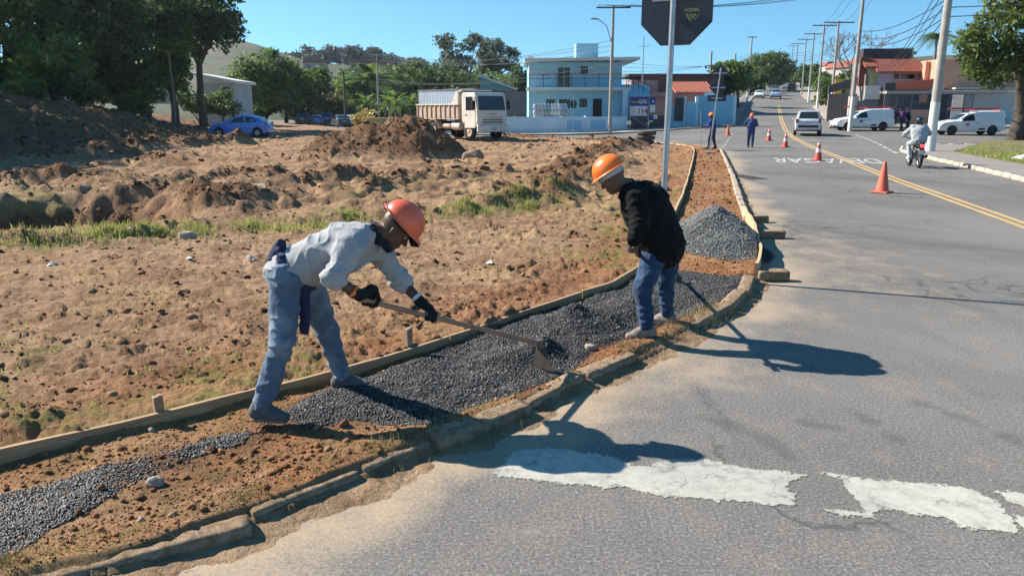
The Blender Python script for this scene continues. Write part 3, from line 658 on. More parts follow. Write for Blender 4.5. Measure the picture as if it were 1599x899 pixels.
# broken kerb pieces propping the curved board
for (px, py), L_, a, lab in (((1184, 342), .34, .1, 'flat broken kerb piece farthest along the bowed board'), ((1204, 366), .42, .0, 'rounded broken kerb piece in the middle of the bowed board'), ((1206, 430), .36, .05, 'pale broken kerb piece at the near end of the bowed board')):
    x, y = G(px, py, .06); me = stone_mesh(L_, .14, .12, px, .014, 9, 4, 4); me.materials.append(M_KERB); o = link('kerb_fragment', me); o.location = (x, y, rzf(x, y) + .065); o.rotation_euler = (.1, .03, a); tag(o, lab, 'kerb stone', 'loose kerb fragments')
# loose stones, litter and slabs in the lot
M_STONE = M('field_stone', (.42, .36, .29), (.30, .235, .17), 9, .9, .006, 50)
M_CONC = M('old_concrete', (.32, .255, .20), (.24, .175, .125), 3, .9, .005, 40, dirt=((.17, .105, .06), .46))
def rock_mesh(flat):
    bm = bmesh.new(); bmesh.ops.create_icosphere(bm, subdivisions=3, radius=1.0); sd_ = random.uniform(0, 50)
    P = np.array([v.co[:] for v in bm.verts]); a = vnoise3(P * 1.3 + sd_, 2) * .7 + vnoise3(P * 3 + sd_, 4) * .3; P = P * (.62 + .75 * a)[:, None] * np.array([1.15, .85, flat])
    for v, p in zip(bm.verts, P): v.co = p
    me = bpy.data.meshes.new('rock'); bm.to_mesh(me); bm.free(); return me
def boulder(px, py, s, lab, mat=None, z=.08, cat='stone', flat=.75):
    x, y = G(px, py, z); me = rock_mesh(flat); me.materials.append(mat or M_STONE)
    o = link('stone', me); o.scale = (s, s, s); o.location = (x, y, hTf(x, y) + s * .3); tag(o, lab, cat, 'loose stones'); return o
boulder(242, 748, .04, 'egg-sized tan stone on the thin gravel at lower left')
boulder(922, 543, .045, 'tan round stone at the edge of the dark gravel before the raised boot')
boulder(415, 612, .05, 'brown stone beside the form board behind the rear shoe')
boulder(740, 243, .34, 'pale boulder at the right foot of the big dirt heap', M_CONC, .3)
boulder(655, 205, .3, 'grey broken slab standing in the big dirt heap', M_CONC, .9)
boulder(292, 352, .13, 'pale clump on the grassy ridge in the lot', M_STONE, .3)
boulder(1594, 247, .55, 'white painted rock on the grass under the right tree', M('white_rock', (.75, .74, .70), (.6, .58, .52), 4, .8, .01, 20), .15, flat=.8)
for (px, py), d, rz_, tl, lab in (((98, 301), (1.1, .3, .09), .25, (.25, -.1, 0), 'concrete slab lying over the dug hole on the left'), ((110, 353), (.75, .16, .06), 1.1, (.2, -.5, 0), 'narrow concrete strip sticking up beside the dug hole'), ((365, 318), (1.3, 1.0, .05), .3, (.02, 0, 0), 'flat concrete patch uncovered in the lot behind the bent worker')):
    x, y = G(px, py, 0.05); mb = MB(); mb.box((0, 0, 0), d, jit=.02, bev=.012); o = mb.build('concrete_slab', M_CONC); o.location = (x, y, hTf(x, y) + .03); o.rotation_euler = (tl[0], tl[1], rz_); tag(o, lab, 'slab')
M_LITTER = M('litter', (.72, .70, .66), (.55, .50, .44), 30, .8)
for (px, py), lab in (((297, 407), 'white plastic scrap on the dirt left of the bent worker'), ((391, 406), 'crumpled white paper just behind the bent worker'), ((240, 368), 'pale rag on the grassy ridge'), ((203, 371), 'small white scrap on the ridge below the spoil heap'), ((83, 414), 'whitish scrap on the dirt at far left'), ((766, 408), 'splinter of pale wood on the dirt between the workers')):
    x, y = G(px, py, .1); mb = MB(); k = 7
    vs = [(random.uniform(.03, .1) * math.cos(t), random.uniform(.03, .06) * math.sin(t), random.uniform(0, .03)) for t in np.linspace(0, 6.283 * (k - 1) / k, k)]
    mb.add([(0, 0, .045)] + vs, [(0, i + 1, (i + 1) % k + 1) for i in range(k)]); mb.add([(0, 0, -.01)] + vs, [(0, (i + 1) % k + 1, i + 1) for i in range(k)])
    o = mb.build('litter_scrap', M_LITTER); o.location = (x, y, hTf(x, y) + .01); o.rotation_euler[2] = random.uniform(0, 6); tag(o, lab, 'litter', 'litter on the dirt')

# painted markings
def M_paint(name, c, c2, wear, crack=True, scale=1.0):
    m, nt, N, L, bs = _nt(name)
    a3 = _noise(nt, 75.0, 4, .9); w = _noise(nt, 3.2 * scale, 7, .72); w2 = _noise(nt, 1.1 * scale, 4, .6)
    col = _mix(nt, _ramp(nt, w2, [(.4, 0.0), (.62, 1.0)]), c, c2)
    asph = _mix(nt, _ramp(nt, a3, [(.4, 0.0), (.6, 1.0)]), (.13, .125, .12), (.26, .25, .235))
    col = _mix(nt, _ramp(nt, w, [(wear, 0.0), (wear + .06, 1.0)]), col, asph)
    col = _mix(nt, _ramp(nt, a3, [(.36, .6), (.46, 0.0)]), col, (.20, .19, .175)); col = _mix(nt, _ramp(nt, _noise(nt, 11., 5, .7), [(.46, 0.0), (.66, .6)]), col, (.25, .235, .21))
    if crack:
        vt = N.new('ShaderNodeTexVoronoi'); vt.feature = 'DISTANCE_TO_EDGE'; vt.inputs['Scale'].default_value = 3.3 * scale
        tc = N.new('ShaderNodeTexCoord'); ad = N.new('ShaderNodeVectorMath'); ad.operation = 'ADD'; nn = N.new('ShaderNodeTexNoise'); nn.inputs['Scale'].default_value = 6; nn.inputs['Detail'].default_value = 5
        sc = N.new('ShaderNodeVectorMath'); sc.operation = 'SCALE'; sc.inputs['Scale'].default_value = .35
        L.new(tc.outputs['Object'], nn.inputs['Vector']); L.new(nn.outputs['Color'], sc.inputs[0]); L.new(tc.outputs['Object'], ad.inputs[0]); L.new(sc.outputs[0], ad.inputs[1]); L.new(ad.outputs[0], vt.inputs['Vector'])
        col = _mix(nt, _math(nt, 'MULTIPLY', _ramp(nt, vt.outputs['Distance'], [(0.0, .9), (.012, .5), (.018, 0.0)]), _ramp(nt, w2, [(.42, .05), (.56, .9)])), col, (.15, .14, .13))
    L.new(col, bs.inputs['Base Color']); bs.inputs['Roughness'].default_value = .7; _bump(nt, bs, a3, .3, .003); return m
M_WHITE = M_paint('worn_white_paint', (.46, .44, .37), (.37, .35, .31), .57)
M_WHITE2 = M_paint('worn_white_road_text', (.56, .55, .52), (.44, .43, .41), .54, False)
M_YEL = M_paint('worn_yellow_paint', (.62, .38, .10), (.50, .32, .12), .60, False)
def sheet(name, polys, mat, parent=None, dz=.005, sub=None, jag=0.0):
    bm = bmesh.new()
    for pl in polys:
        if jag:
            q = []
            for a, b in zip(pl, pl[1:] + pl[:1]):
                L_ = math.hypot(b[0] - a[0], b[1] - a[1]); n = max(1, int(L_ / .025))
                for i in range(n): q.append((a[0] + (b[0] - a[0]) * i / n + random.gauss(0, jag), a[1] + (b[1] - a[1]) * i / n + random.gauss(0, jag)))
            pl = q
        vs = [bm.verts.new((x, y, rzf(x, y) + dz)) for x, y in pl]
        if len(vs) > 2: bm.faces.new(vs)
    bmesh.ops.triangulate(bm, faces=bm.faces[:])
    bmesh.ops.recalc_face_normals(bm, faces=bm.faces[:])
    for f_ in bm.faces:
        if f_.normal.z < 0: f_.normal_flip()
    me = bpy.data.meshes.new(name); bm.to_mesh(me); bm.free(); me.materials.append(mat); return link(name, me, parent)
g0 = lambda pts: [G(a, b) for a, b in pts]
st1 = g0([(772, 737), (785, 724), (800, 704), (812, 701), (869, 700), (908, 707), (942, 710), (967, 718), (993, 728), (1012, 728), (1040, 718), (1055, 715), (1116, 720), (1150, 727), (1180, 733), (1215, 735), (1262, 742), (1252, 750), (1232, 752), (1225, 760), (1243, 776), (1240, 792), (1222, 788), (1203, 791), (1147, 785), (1122, 784), (1049, 775), (1007, 770), (970, 759), (945, 764), (925, 759), (880, 756), (832, 751), (782, 744)])
st2 = g0([(1272, 737), (1300, 739), (1325, 744), (1365, 747), (1412, 752), (1450, 755), (1518, 760), (1537, 772), (1559, 782), (1566, 796), (1590, 828), (1599, 836), (1552, 829), (1502, 824), (1474, 810), (1428, 804), (1381, 795), (1367, 800), (1367, 811), (1315, 806), (1287, 795), (1343, 799), (1346, 788), (1325, 770), (1317, 760), (1321, 750)])
st3 = g0([(1537, 763), (1599, 768), (1760, 790), (1760, 812), (1599, 792), (1574, 788), (1562, 775)])
st4 = g0([(1584, 804), (1640, 806), (1780, 830), (1780, 865), (1640, 842), (1601, 836), (1592, 820)])
random.seed(9)
xs_, ys_ = np.arange(-.3, 3.9, .013), np.arange(2.75, 4.35, .013); XX, YY = np.meshgrid(xs_, ys_); cov = np.full(XX.shape, -1.0)
for pl_ in (st1, st2, st3, st4):
    dd_ = np.abs(sdist(XX, YY, pl_ + [pl_[0]])); cov = np.maximum(cov, np.where(in_poly(XX, YY, pl_), dd_, -dd_))
ii = np.arange(XX.size).reshape(XX.shape); Fq = np.stack([ii[:-1, :-1], ii[:-1, 1:], ii[1:, 1:], ii[1:, :-1]], -1).reshape(-1, 4); Fq = Fq[(cov.ravel()[Fq] > -.03).any(1)]
used = np.unique(Fq); rm_ = np.full(XX.size, -1); rm_[used] = np.arange(len(used)); me = np_mesh('stop_line', np.column_stack([XX.ravel()[used], YY.ravel()[used], 0 * used + .004]), rm_[Fq], True)
fattr(me, 'cover', np.clip(cov.ravel()[used] / .06, -1, 1)); nt = M_WHITE.node_tree; bs = nt.nodes['Principled BSDF']
cv = _math(nt, 'ADD', _attr(nt, 'cover'), _math(nt, 'MULTIPLY', _math(nt, 'SUBTRACT', _noise(nt, 26., 6, .75), .5), 2.6)); cv = _math(nt, 'ADD', cv, _math(nt, 'MULTIPLY', _math(nt, 'SUBTRACT', _noise(nt, 2.6, 4, .6), .52), -2.2))
nt.links.new(_ramp(nt, cv, [(.02, 0.0), (.22, 1.0)]), bs.inputs['Alpha']); o = link('stop_line', me, None, M_WHITE); tag(o, kind='structure')
def stripe(name, pl, w, mat, off=0.0, dz=.005, dash=None):
    q = resample([(a, b, 0) for a, b in pl], .8); polys = []
    for i, (a, b) in enumerate(zip(q[:-1], q[1:])):
        if dash and (i % dash[0]) >= dash[1]: continue
        def nrm(i): d = (q[min(i + 1, len(q) - 1)] - q[max(i - 1, 0)]).normalized(); return Vector((d.y, -d.x, 0))
        na, nb = nrm(i), nrm(i + 1); pa, pb = a + na * off, b + nb * off
        polys.append([(pa - na * w / 2).to_2d()[:], (pb - nb * w / 2).to_2d()[:], (pb + nb * w / 2).to_2d()[:], (pa + na * w / 2).to_2d()[:]])
    return tag(sheet(name, polys, mat, None, dz), kind='structure')
cl_ = smooth_pl(CENTER[1:10], 2)
stripe('centre_line', cl_, .12, M_YEL, -.11); stripe('centre_line', cl_, .12, M_YEL, .11)
stripe('edge_line', [(17.8, 35.6), (20.4, 42.5), (22.4, 48.5), (24.4, 55)], .14, M_WHITE2, 0, .005, (3, 2))
stripe('edge_line', [(11.2, 41), (12.8, 46), (14.2, 50.5), (16, 56)], .14, M_WHITE2, 0, .005, (3, 1))
t = text_mesh('DEVAGAR', 1.0, M_WHITE2, 'road_lettering', None, 0.001)
me = t.data; co = np.empty(len(me.vertices) * 3); me.vertices.foreach_get('co', co); co = co.reshape(-1, 3)
a = Vector(G(1207, 250)); b = Vector(G(1374, 252)); ex = (b - a); wl = ex.length; ey = Vector((.32, .95)) * 3.0
w_, h_ = co[:, 0].max() - co[:, 0].min(), co[:, 1].max() - co[:, 1].min()
u = -(co[:, 0] - co[:, 0].min()) / w_ + 1; v = -(co[:, 1] - co[:, 1].min()) / h_ + 1
px_ = a.x + ex.x * u + ey.x * (v - .5); py_ = a.y + ex.y * u + ey.y * (v - .5)
me.vertices.foreach_set('co', np.column_stack([px_, py_, rz(px_, py_) + .006 + co[:, 2]]).ravel()); me.update(); tag(t, kind='structure')
# gutter grate in the left kerb
x, y = G(1158, 276, 0); gt = thing('drain_grate', 'dark drain grate in the gutter along the strip kerb', 'drain', (x, y, 0.004), math.radians(14)); M_IRON = M('cast_iron', (.05, .048, .045), rough=.7, metal=.3)
mb = MB(); mb.box((0, 0, .004), (.62, 1.9, .008)); mb.build('frame', M('drain_concrete', (.13, .115, .10), rough=.95), gt)
mb = MB(); [mb.box((-.24 + .08 * i, 0, .014), (.035, 1.7, .012)) for i in range(7)]; mb.build('bars', M_IRON, gt)
# ------------------------------------------------------------------ people: signed distance bodies turned into one skin each
def surface_nets(D, o, h):
    s = D < 0
    nx, ny, nz = D.shape; c = np.zeros((nx - 1, ny - 1, nz - 1), np.int8)
    for i in (0, 1):
        for j in (0, 1):
            for k in (0, 1): c += s[i:nx - 1 + i, j:ny - 1 + j, k:nz - 1 + k]
    act = np.argwhere((c > 0) & (c < 8))
    vid = np.full(c.shape, -1, np.int64); vid[act[:, 0], act[:, 1], act[:, 2]] = np.arange(len(act))
    acc = np.zeros((len(act), 3)); cnt = np.zeros(len(act)); A = act.T
    cor = [(i, j, k) for i in (0, 1) for j in (0, 1) for k in (0, 1)]
    for a in cor:
        for ax in range(3):
            if a[ax]: continue
            b = list(a); b[ax] = 1
            da = D[A[0] + a[0], A[1] + a[1], A[2] + a[2]]; db = D[A[0] + b[0], A[1] + b[1], A[2] + b[2]]
            m = (da < 0) != (db < 0); t = np.where(m, da / np.where(m, da - db, 1), 0)
            p = np.array(a, float)[None] + 0 * acc; p[:, ax] += t; acc += np.where(m[:, None], p, 0); cnt += m
    V = (act + acc / cnt[:, None]) * h + np.asarray(o)
    Fs = []
    for ax in range(3):
        u, v = [q for q in range(3) if q != ax]
        sl0 = [slice(None)] * 3; sl1 = [slice(None)] * 3; sl0[ax] = slice(0, -1); sl1[ax] = slice(1, None)
        e = np.argwhere(s[tuple(sl0)] != s[tuple(sl1)])
        e = e[(e[:, u] > 0) & (e[:, v] > 0) & (e[:, u] < D.shape[u] - 1) & (e[:, v] < D.shape[v] - 1)]
        q = []
        for du, dv in ((1, 1), (0, 1), (0, 0), (1, 0)):
            w = e.copy(); w[:, u] -= du; w[:, v] -= dv; q.append(vid[w[:, 0], w[:, 1], w[:, 2]])
        q = np.stack(q, 1); fl = s[e[:, 0], e[:, 1], e[:, 2]]
        if ax == 1: fl = ~fl
        q[~fl] = q[~fl][:, ::-1]; Fs.append(q)
    return V, np.concatenate(Fs)
def _v(p): return np.array(p, float)
def cone(a, b, ra, rb, n=None, s=1.0):
    a, b = _v(a), _v(b); nn = None if n is None else _v(n) / np.linalg.norm(_v(n))
    def f(P):
        ba = b - a; t = np.clip(((P - a) @ ba) / max(ba @ ba, 1e-9), 0, 1); q = P - a - t[..., None] * ba
        if nn is not None: q = q - (q @ nn)[..., None] * nn * (1 - 1 / s)
        return np.sqrt((q * q).sum(-1)) - (ra + (rb - ra) * t)
    m = max(ra, rb) * max(1, s); return f, np.minimum(a, b) - m, np.maximum(a, b) + m
def ell(c, r, R=None):
    c, r = _v(c), _v(r); R = np.eye(3) if R is None else R
    def f(P):
        q = (P - c) @ R; k = np.sqrt(((q / r) ** 2).sum(-1)); k2 = np.sqrt(((q / r ** 2) ** 2).sum(-1)); return k * (k - 1) / np.maximum(k2, 1e-6)
    return f, c - r.max(), c + r.max()
def sdf_mesh(prims, h, k=.03, post=None, sub=()):
    lo = np.min([p[1] for p in prims], 0) - .06; hi = np.max([p[2] for p in prims], 0) + .06
    n = np.ceil((hi - lo) / h).astype(int) + 1; D = np.full(n, .5, np.float32)
    ax = [lo[i] + np.arange(n[i]) * h for i in range(3)]
    def blk(p, e):
        i0 = np.clip(((p[1] - e - lo) / h).astype(int), 0, n - 1); i1 = np.clip(((p[2] + e - lo) / h).astype(int) + 2, 1, n)
        sl = tuple(slice(a, b) for a, b in zip(i0, i1)); return sl, np.stack(np.meshgrid(*[ax[i][sl[i]] for i in range(3)], indexing='ij'), -1)
    for p in prims:
        kk = p[3] if len(p) > 3 else k
        sl, P = blk(p, kk + 4 * h); d = p[0](P); e = D[sl]
        t = np.clip(.5 + .5 * (d - e) / kk, 0, 1); D[sl] = d * (1 - t) + e * t - kk * t * (1 - t)
    for p in sub:
        sl, P = blk(p, .02); D[sl] = np.maximum(D[sl], -p[0](P))
    if post is not None:
        near = np.argwhere(np.abs(D) < .05); P = lo + near * h
        D[near[:, 0], near[:, 1], near[:, 2]] += post(P)
    return surface_nets(D, lo, h)
def sdf_obj(name, prims, h, mat, parent, k=.03, post=None, sub=(), smooth=True):
    V, Fq = sdf_mesh(prims, h, k, post, sub); me = np_mesh(name, V, Fq, smooth); me.materials.append(mat); return link(name, me, parent)
def folds(amp, f1=16., f2=38., z0=None, bunch=()):
    """cloth creases: soft wrinkles everywhere, tight rings where the cloth bunches"""
    def post(P):
        a = vnoise3(P * f1 + 3.1, 7); r = 1 - np.abs(2 * vnoise3(P * np.array([f2, f2, f2 * .6]), 9) - 1)
        b_ = 1 - np.abs(2 * vnoise3(P * np.array([f1 * .9, f1 * .9, f1 * 1.9]) + 7.7, 12) - 1)
        d = amp * (.8 * (a - .5) - .7 * (r ** 3 - .3) - 1.3 * (b_ ** 4 - .25))
        for c, ax, rad, fr, am in bunch:
            q = P - _v(c); t = q @ _v(ax); w = np.exp(-(q * q).sum(-1) / rad ** 2)
            d = d + am * w * np.sin(t * fr + 5 * vnoise3(P * 14, 4))
        return d
    return post
def frame(fwd, up):
    f = Vector(fwd).normalized(); u = Vector(up); u = (u - f * u.dot(f)).normalized(); l = u.cross(f); return np.array([f, l, u]).T      # columns: forward, left, up
def head_prims(c, R, s=1.0):
    W = lambda q: _v(c) + R @ (_v(q) * s); E = lambda q, r, k=.02: (*ell(W(q), _v(r) * s, R), k)
    pr = [E((-.012, 0, .035), (.100, .078, .092)), E((.022, 0, -.045), (.072, .060, .082), .03), E((.062, 0, -.100), (.026, .030, .022), .03),
          (*cone(W((.088, 0, .012)), W((.112, 0, -.032)), .009 * s, .015 * s), .012), E((.100, .012, -.034), (.012, .011, .009), .008), E((.100, -.012, -.034), (.012, .011, .009), .008),
          E((.088, 0, -.066), (.014, .026, .008), .006), E((.086, 0, -.078), (.015, .023, .009), .006), E((.078, 0, .026), (.018, .052, .012), .02)]
    for y in (-1, 1): pr += [E((-.008, y * .078, -.008), (.020, .009, .033), .008), E((.056, y * .045, -.030), (.024, .016, .020), .02)]
    sub = [ell(W((.096, y * .033, .006)), _v((.014, .017, .010)) * s, R) for y in (-1, 1)]
    return pr, sub, W
def grip(c, axis, wrist, r, s=1.0, flip=1.0):
    """a hand closed round a stick of radius r: palm, four unequal fingers, opposed thumb"""
    c = Vector(c); h = Vector(axis).normalized(); w = Vector(wrist) - c; w = (w - h * w.dot(h)).normalized(); n = h.cross(w) * flip
    pt = lambda a, rr, o: c + h * o + (n * math.cos(a) - w * math.sin(a)) * rr
    pr = []; lens = (.92, 1.0, .95, .78)
    for i in range(4):
        o = (1.5 - i) * .0205 * s; rr = r + .0085 * s; ang = [-.35, .75 * lens[i] + .1, 1.75 * lens[i], 2.75 * lens[i] + .1]
        q = [pt(a, rr, o) for a in ang]; rad = [.0105, .0098, .0090, .0078]
        for j in range(3): pr.append((*cone(q[j], q[j + 1], rad[j] * s, rad[j + 1] * s), .004))
        pr.append((*cone(c + w * .075 * s + n * (r + .006) + h * o * .55, q[0], .015 * s, .0125 * s), .012))
    pr.append((*cone(Vector(wrist), c + w * .07 * s + n * (r + .004), .026 * s, .026 * s, h, 1.25), .02))
    t0 = c + w * .06 * s + h * .026 * s + n * r * .4; t1 = c + w * .03 * s + h * .040 * s - n * (r + .008); t2 = c - w * .008 * s + h * .034 * s - n * (r + .010); t3 = c - w * (r + .012) * 1.0 + h * .028 * s - n * (r * .5)
    pr += [(*cone(t0, t1, .016 * s, .012 * s), .01), (*cone(t1, t2, .0115 * s, .010 * s), .005), (*cone(t2, t3, .010 * s, .008 * s), .005)]
    return pr
def open_hand(wrist, d, up, s=1.0):
    """relaxed hand, fingers slightly curled"""
    d = Vector(d).normalized(); u = Vector(up); u = (u - d * u.dot(d)).normalized(); l = u.cross(d); w = Vector(wrist)
    pr = [(*cone(w, w + d * .075 * s, .024 * s, .030 * s, u, .6), .02)]
    for i, ln in enumerate((.068, .078, .072, .056)):
        b = w + d * .085 * s + l * (1.5 - i) * .019 * s; m = b + (d * .85 - u * .35) * ln * .55 * s; e = m + (d * .5 - u * .8) * ln * .45 * s
        pr += [(*cone(b - d * .02 * s, m, .0105 * s, .009 * s), .006), (*cone(m, e, .009 * s, .0075 * s), .004)]
    b = w + d * .03 * s + l * .024 * s; m = b + (d * .6 + l * .7) * .035 * s; e = m + (d * .9 - u * .3) * .03 * s
    return pr + [(*cone(b, m, .014 * s, .011 * s), .01), (*cone(m, e, .0105 * s, .0085 * s), .005)]
def helmet(parent, c, R, mat, s=1.0, liner=None):
    """hard hat: ribbed dome with a rim all round and a peak in front"""
    W = lambda q: Vector(_v(c) + R @ (_v(q) * s)); V = []; Fc = []; n = 36; rings = 12
    for i in range(rings + 1):
        a = i / rings * math.pi / 2
        for j in range(n):
            t = 2 * math.pi * j / n; x = .142 * math.cos(t) * math.cos(a); y = .118 * math.sin(t) * math.cos(a); z = .125 * math.sin(a) ** .9
            rib = .007 * max(0, 1 - abs(y) / .018) * math.sin(a) if abs(y) < .018 else 0
            V.append(W((x, y, z + rib)))
    Fc += [(i * n + j, i * n + (j + 1) % n, (i + 1) * n + (j + 1) % n, (i + 1) * n + j) for i in range(rings) for j in range(n)]
    b = len(V)
    for q, (dr, dz) in enumerate(((.0, .0), (.013, -.006), (.017, -.010), (.011, -.011), (-.004, -.004))):
        for j in range(n):
            t = 2 * math.pi * j / n; pk = .032 * max(0, math.cos(t)) ** 2 * (1 if q in (1, 2, 3) else 0)
            V.append(W(((.142 + dr + pk) * math.cos(t), (.118 + dr) * math.sin(t), dz - pk * .35)))
    Fc += [(b + i * n + (j + 1) % n, b + i * n + j, b + (i + 1) * n + j, b + (i + 1) * n + (j + 1) % n) for i in range(4) for j in range(n)]
    me = bpy.data.meshes.new('hard_hat'); me.from_pydata(V, [], Fc); me.polygons.foreach_set('use_smooth', [True] * len(Fc)); me.materials.append(mat); o = link('hard_hat', me, parent)
    if liner:
        mb = MB(); mb.lathe([(.098, -.03), (.102, -.012), (.104, .012), (.100, .02)], 24, (0, 0, 0), None, True, 1.1, .92)
        mb.v = [tuple(W(q)) for q in mb.v]; mb.build('sweatband', liner, o)
    return o
def shoe(parent, ankle, toe, mat, smat, s=1.0, pitch=0.0, ground=None):
    a = Vector(ankle); f = Vector(toe).normalized(); u0 = Vector((0, 0, 1)); l = u0.cross(f).normalized(); u = f.cross(l)
    W = lambda x, y, z: a + f * x * s + l * y * s + u * z * s
    ap = [cone(W(-.045, 0, -.035), W(-.005, 0, .02), .040 * s, .047 * s), cone(W(-.03, 0, -.045), W(.10, 0, -.055), .040 * s, .036 * s, l, 1.12), cone(W(.09, 0, -.055), W(.155, 0, -.062), .036 * s, .028 * s, l, 1.35), cone(W(.0, 0, .0), W(.09, 0, -.04), .044 * s, .034 * s)]
    o = sdf_obj('shoe', ap, .008 * s, mat, parent, .02)
    sp = [cone(W(-.05, 0, -.080), W(.155, 0, -.084), .017 * s, .015 * s, l, 3.0)]
    sdf_obj('sole', sp, .007 * s, smat, o, .01); return o
def person(label, J, S, h=.009, group=None):
    """J: joints in world space, S: clothes"""
    base = (J['footL'] + J['footR']) / 2; base.z = min(J['footL'].z, J['footR'].z) - .1
    root = thing('person', label, 'person', base, 0, group); B = {k: (v - base) for k, v in J.items() if k not in ('hf', 'hu', 'toeL', 'toeR')}
    k_ = S.get('scale', 1.0); side = (B['shL'] - B['shR']).normalized(); hside = (B['hipL'] - B['hipR']).normalized()
    R = frame(J['hf'], J['hu']); hp, hsub, HW = head_prims(B['head'], R, k_); skin = S['skin']
    bulk = S.get('bulk', 1.0)
    body = hp + [cone(B['neck'] + (B['chest'] - B['neck']) * .12, B['head'] - Vector(R[:, 2]) * .06 * k_ - Vector(R[:, 0]) * .02, .060 * k_, .056 * k_),
                 cone(B['pelvis'], B['chest'], .10, .115, side, 1.2), cone(B['chest'], B['neck'], .105, .06, side, 1.3), cone(B['hipL'], B['hipR'], .085, .085)]
    hands = []; gl = []
    for q in 'LR':
        body += [cone(B['sh' + q], B['el' + q], .048, .040), cone(B['el' + q], B['wr' + q], .043, .027), cone(B['hip' + q], B['kn' + q], .075, .052), cone(B['kn' + q], B['foot' + q], .052, .036), cone(B['chest'], B['sh' + q], .07, .055)]
        hd = S['hand' + q]; pr = grip(Vector(hd[1]) - base, hd[2], B['wr' + q], hd[3], hd[4] if len(hd) > 4 else 1.0, hd[5] if len(hd) > 5 else 1.0) if hd[0] == 'grip' else open_hand(B['wr' + q], hd[1], hd[2])
        (gl if S.get('gloves') else hands).append((q, pr))
    for q, pr in hands: body += pr
    sdf_obj('body', body, h, skin, root, .03, None, hsub)
    for q, pr in gl:
        g = sdf_obj('glove', [(*cone(B['wr' + q] + (B['el' + q] - B['wr' + q]).normalized() * .035, B['wr' + q], .038, .033), .01)] + pr, h * .7, S['gloves'], root, .01, folds(.003, 40, 80))
        if S.get('cuff'):
            mb = MB(); d = (B['el' + q] - B['wr' + q]).normalized(); p = B['wr' + q] + d * .045
            mb.tube([p - d * .012, p, p + d * .012], [.039, .0405, .0395], 14, True, False); mb.build('cuff', S['cuff'][q], g)
    for y in (-1, 1):
        mb = MB(); mb.lathe([(.0, -.011), (.006, -.009), (.0105, -.003), (.011, .002), (.007, .008), (0, .011)], 10); c = HW((.078, y * .033, .006)); mb.v = [tuple(Vector(v) + Vector(c)) for v in mb.v]
        mb.build('eye', M('eye_white', (.55, .5, .45), rough=.2), root)
    # trousers
    tr = [cone(B['hipL'], B['hipR'], .108 * bulk, .108 * bulk), cone(B['pelvis'] + (B['chest'] - B['pelvis']) * .16, B['pelvis'], .105 * bulk, .11 * bulk, hside, 1.28)]; bun = []
    for q in 'LR':
        d = (B['kn' + q] - B['foot' + q]).normalized(); lo = B['foot' + q] + d * .03
        tr += [(*cone(B['hip' + q], B['kn' + q], .110 * bulk, .078 * bulk), .035), (*cone(B['kn' + q], lo, .075 * bulk, .062 * bulk), .03)]
        bun += [(lo + d * .07, d, .11, 105, .0045), (B['kn' + q], d, .10, 60, .003), (B['hip' + q], d, .14, 75, .004)]
    if 'legs' in S: sdf_obj(S['legs'][0], tr, h, S['legs'][1], root, .03, folds(.010, 9, 20, None, bun))
    for q in 'LR': shoe(root, B['foot' + q], J['toe' + q], S['shoe'], S['sole'], k_)
    # top
    W_ = S.get('wide', 1.0)
    tp = [(*cone(B['pelvis'] + (B['chest'] - B['pelvis']) * S.get('hem', .02), B['chest'], S.get('r0', .125), S.get('r1', .132), side, 1.32 * W_), .04), (*cone(B['chest'], B['neck'] + (B['chest'] - B['neck']) * .12, .125, .072, side, 1.35 * W_), .05)]; bun = []
    for q in 'LR':
        e = B['el' + q]; tp += [(*cone(B['chest'].lerp(B['neck'], .45), B['sh' + q], .095, .077), .05), (*cone(B['sh' + q], e, .077, .062 * S.get('slv', 1.0)), .035)]
        d = (e - B['sh' + q]).normalized(); bun.append((e - d * .03, d, .09, 130, .006)); bun.append((B['sh' + q] + d * .04, d, .10, 80, .006))
        f_ = S['sleeve'][q]
        if f_ > 0: d2 = (B['wr' + q] - e).normalized(); tp.append((*cone(e, e.lerp(B['wr' + q], f_), .063 * S.get('slv', 1.0), (.060 if f_ < .5 else .047) * S.get('slv', 1.0)), .03)); bun.append((e.lerp(B['wr' + q], f_ * .7), d2, .09, 140, .006))
    top = sdf_obj(S['top'][0], tp, h, S['top'][1], root, .03, folds(S.get('crease', .011), 7, 16, None, bun + S.get('bunch', [])))
    if S.get('hood'):
        c = B['neck'] + (B['chest'] - B['neck']) * .25; bk = Vector(R[:, 0]) * -1
        sdf_obj('hood', [cone(c + side * .09, c - side * .09, .060, .060), cone(c + side * .07 + S['hood'], c - side * .07 + S['hood'], .055, .055), cone(c + side * .10 + Vector(R[:, 0]) * .06, c + side * .1, .04, .055), cone(c - side * .10 + Vector(R[:, 0]) * .06, c - side * .1, .04, .055)], h, S['top'][1], top, .05, folds(.010, 18, 40))
    # headgear
    hc = _v(B['head']) + R @ _v((0.0, 0, .066 * k_)); HR = frame(Vector(J['hf']) + Vector(J['hu']) * S.get('hat_tilt', -.12), J['hu'])
    if S.get('hat'): helmet(root, hc, HR, S['hat'], k_ * 1.0, S.get('liner'))
    return root, B, R, HW
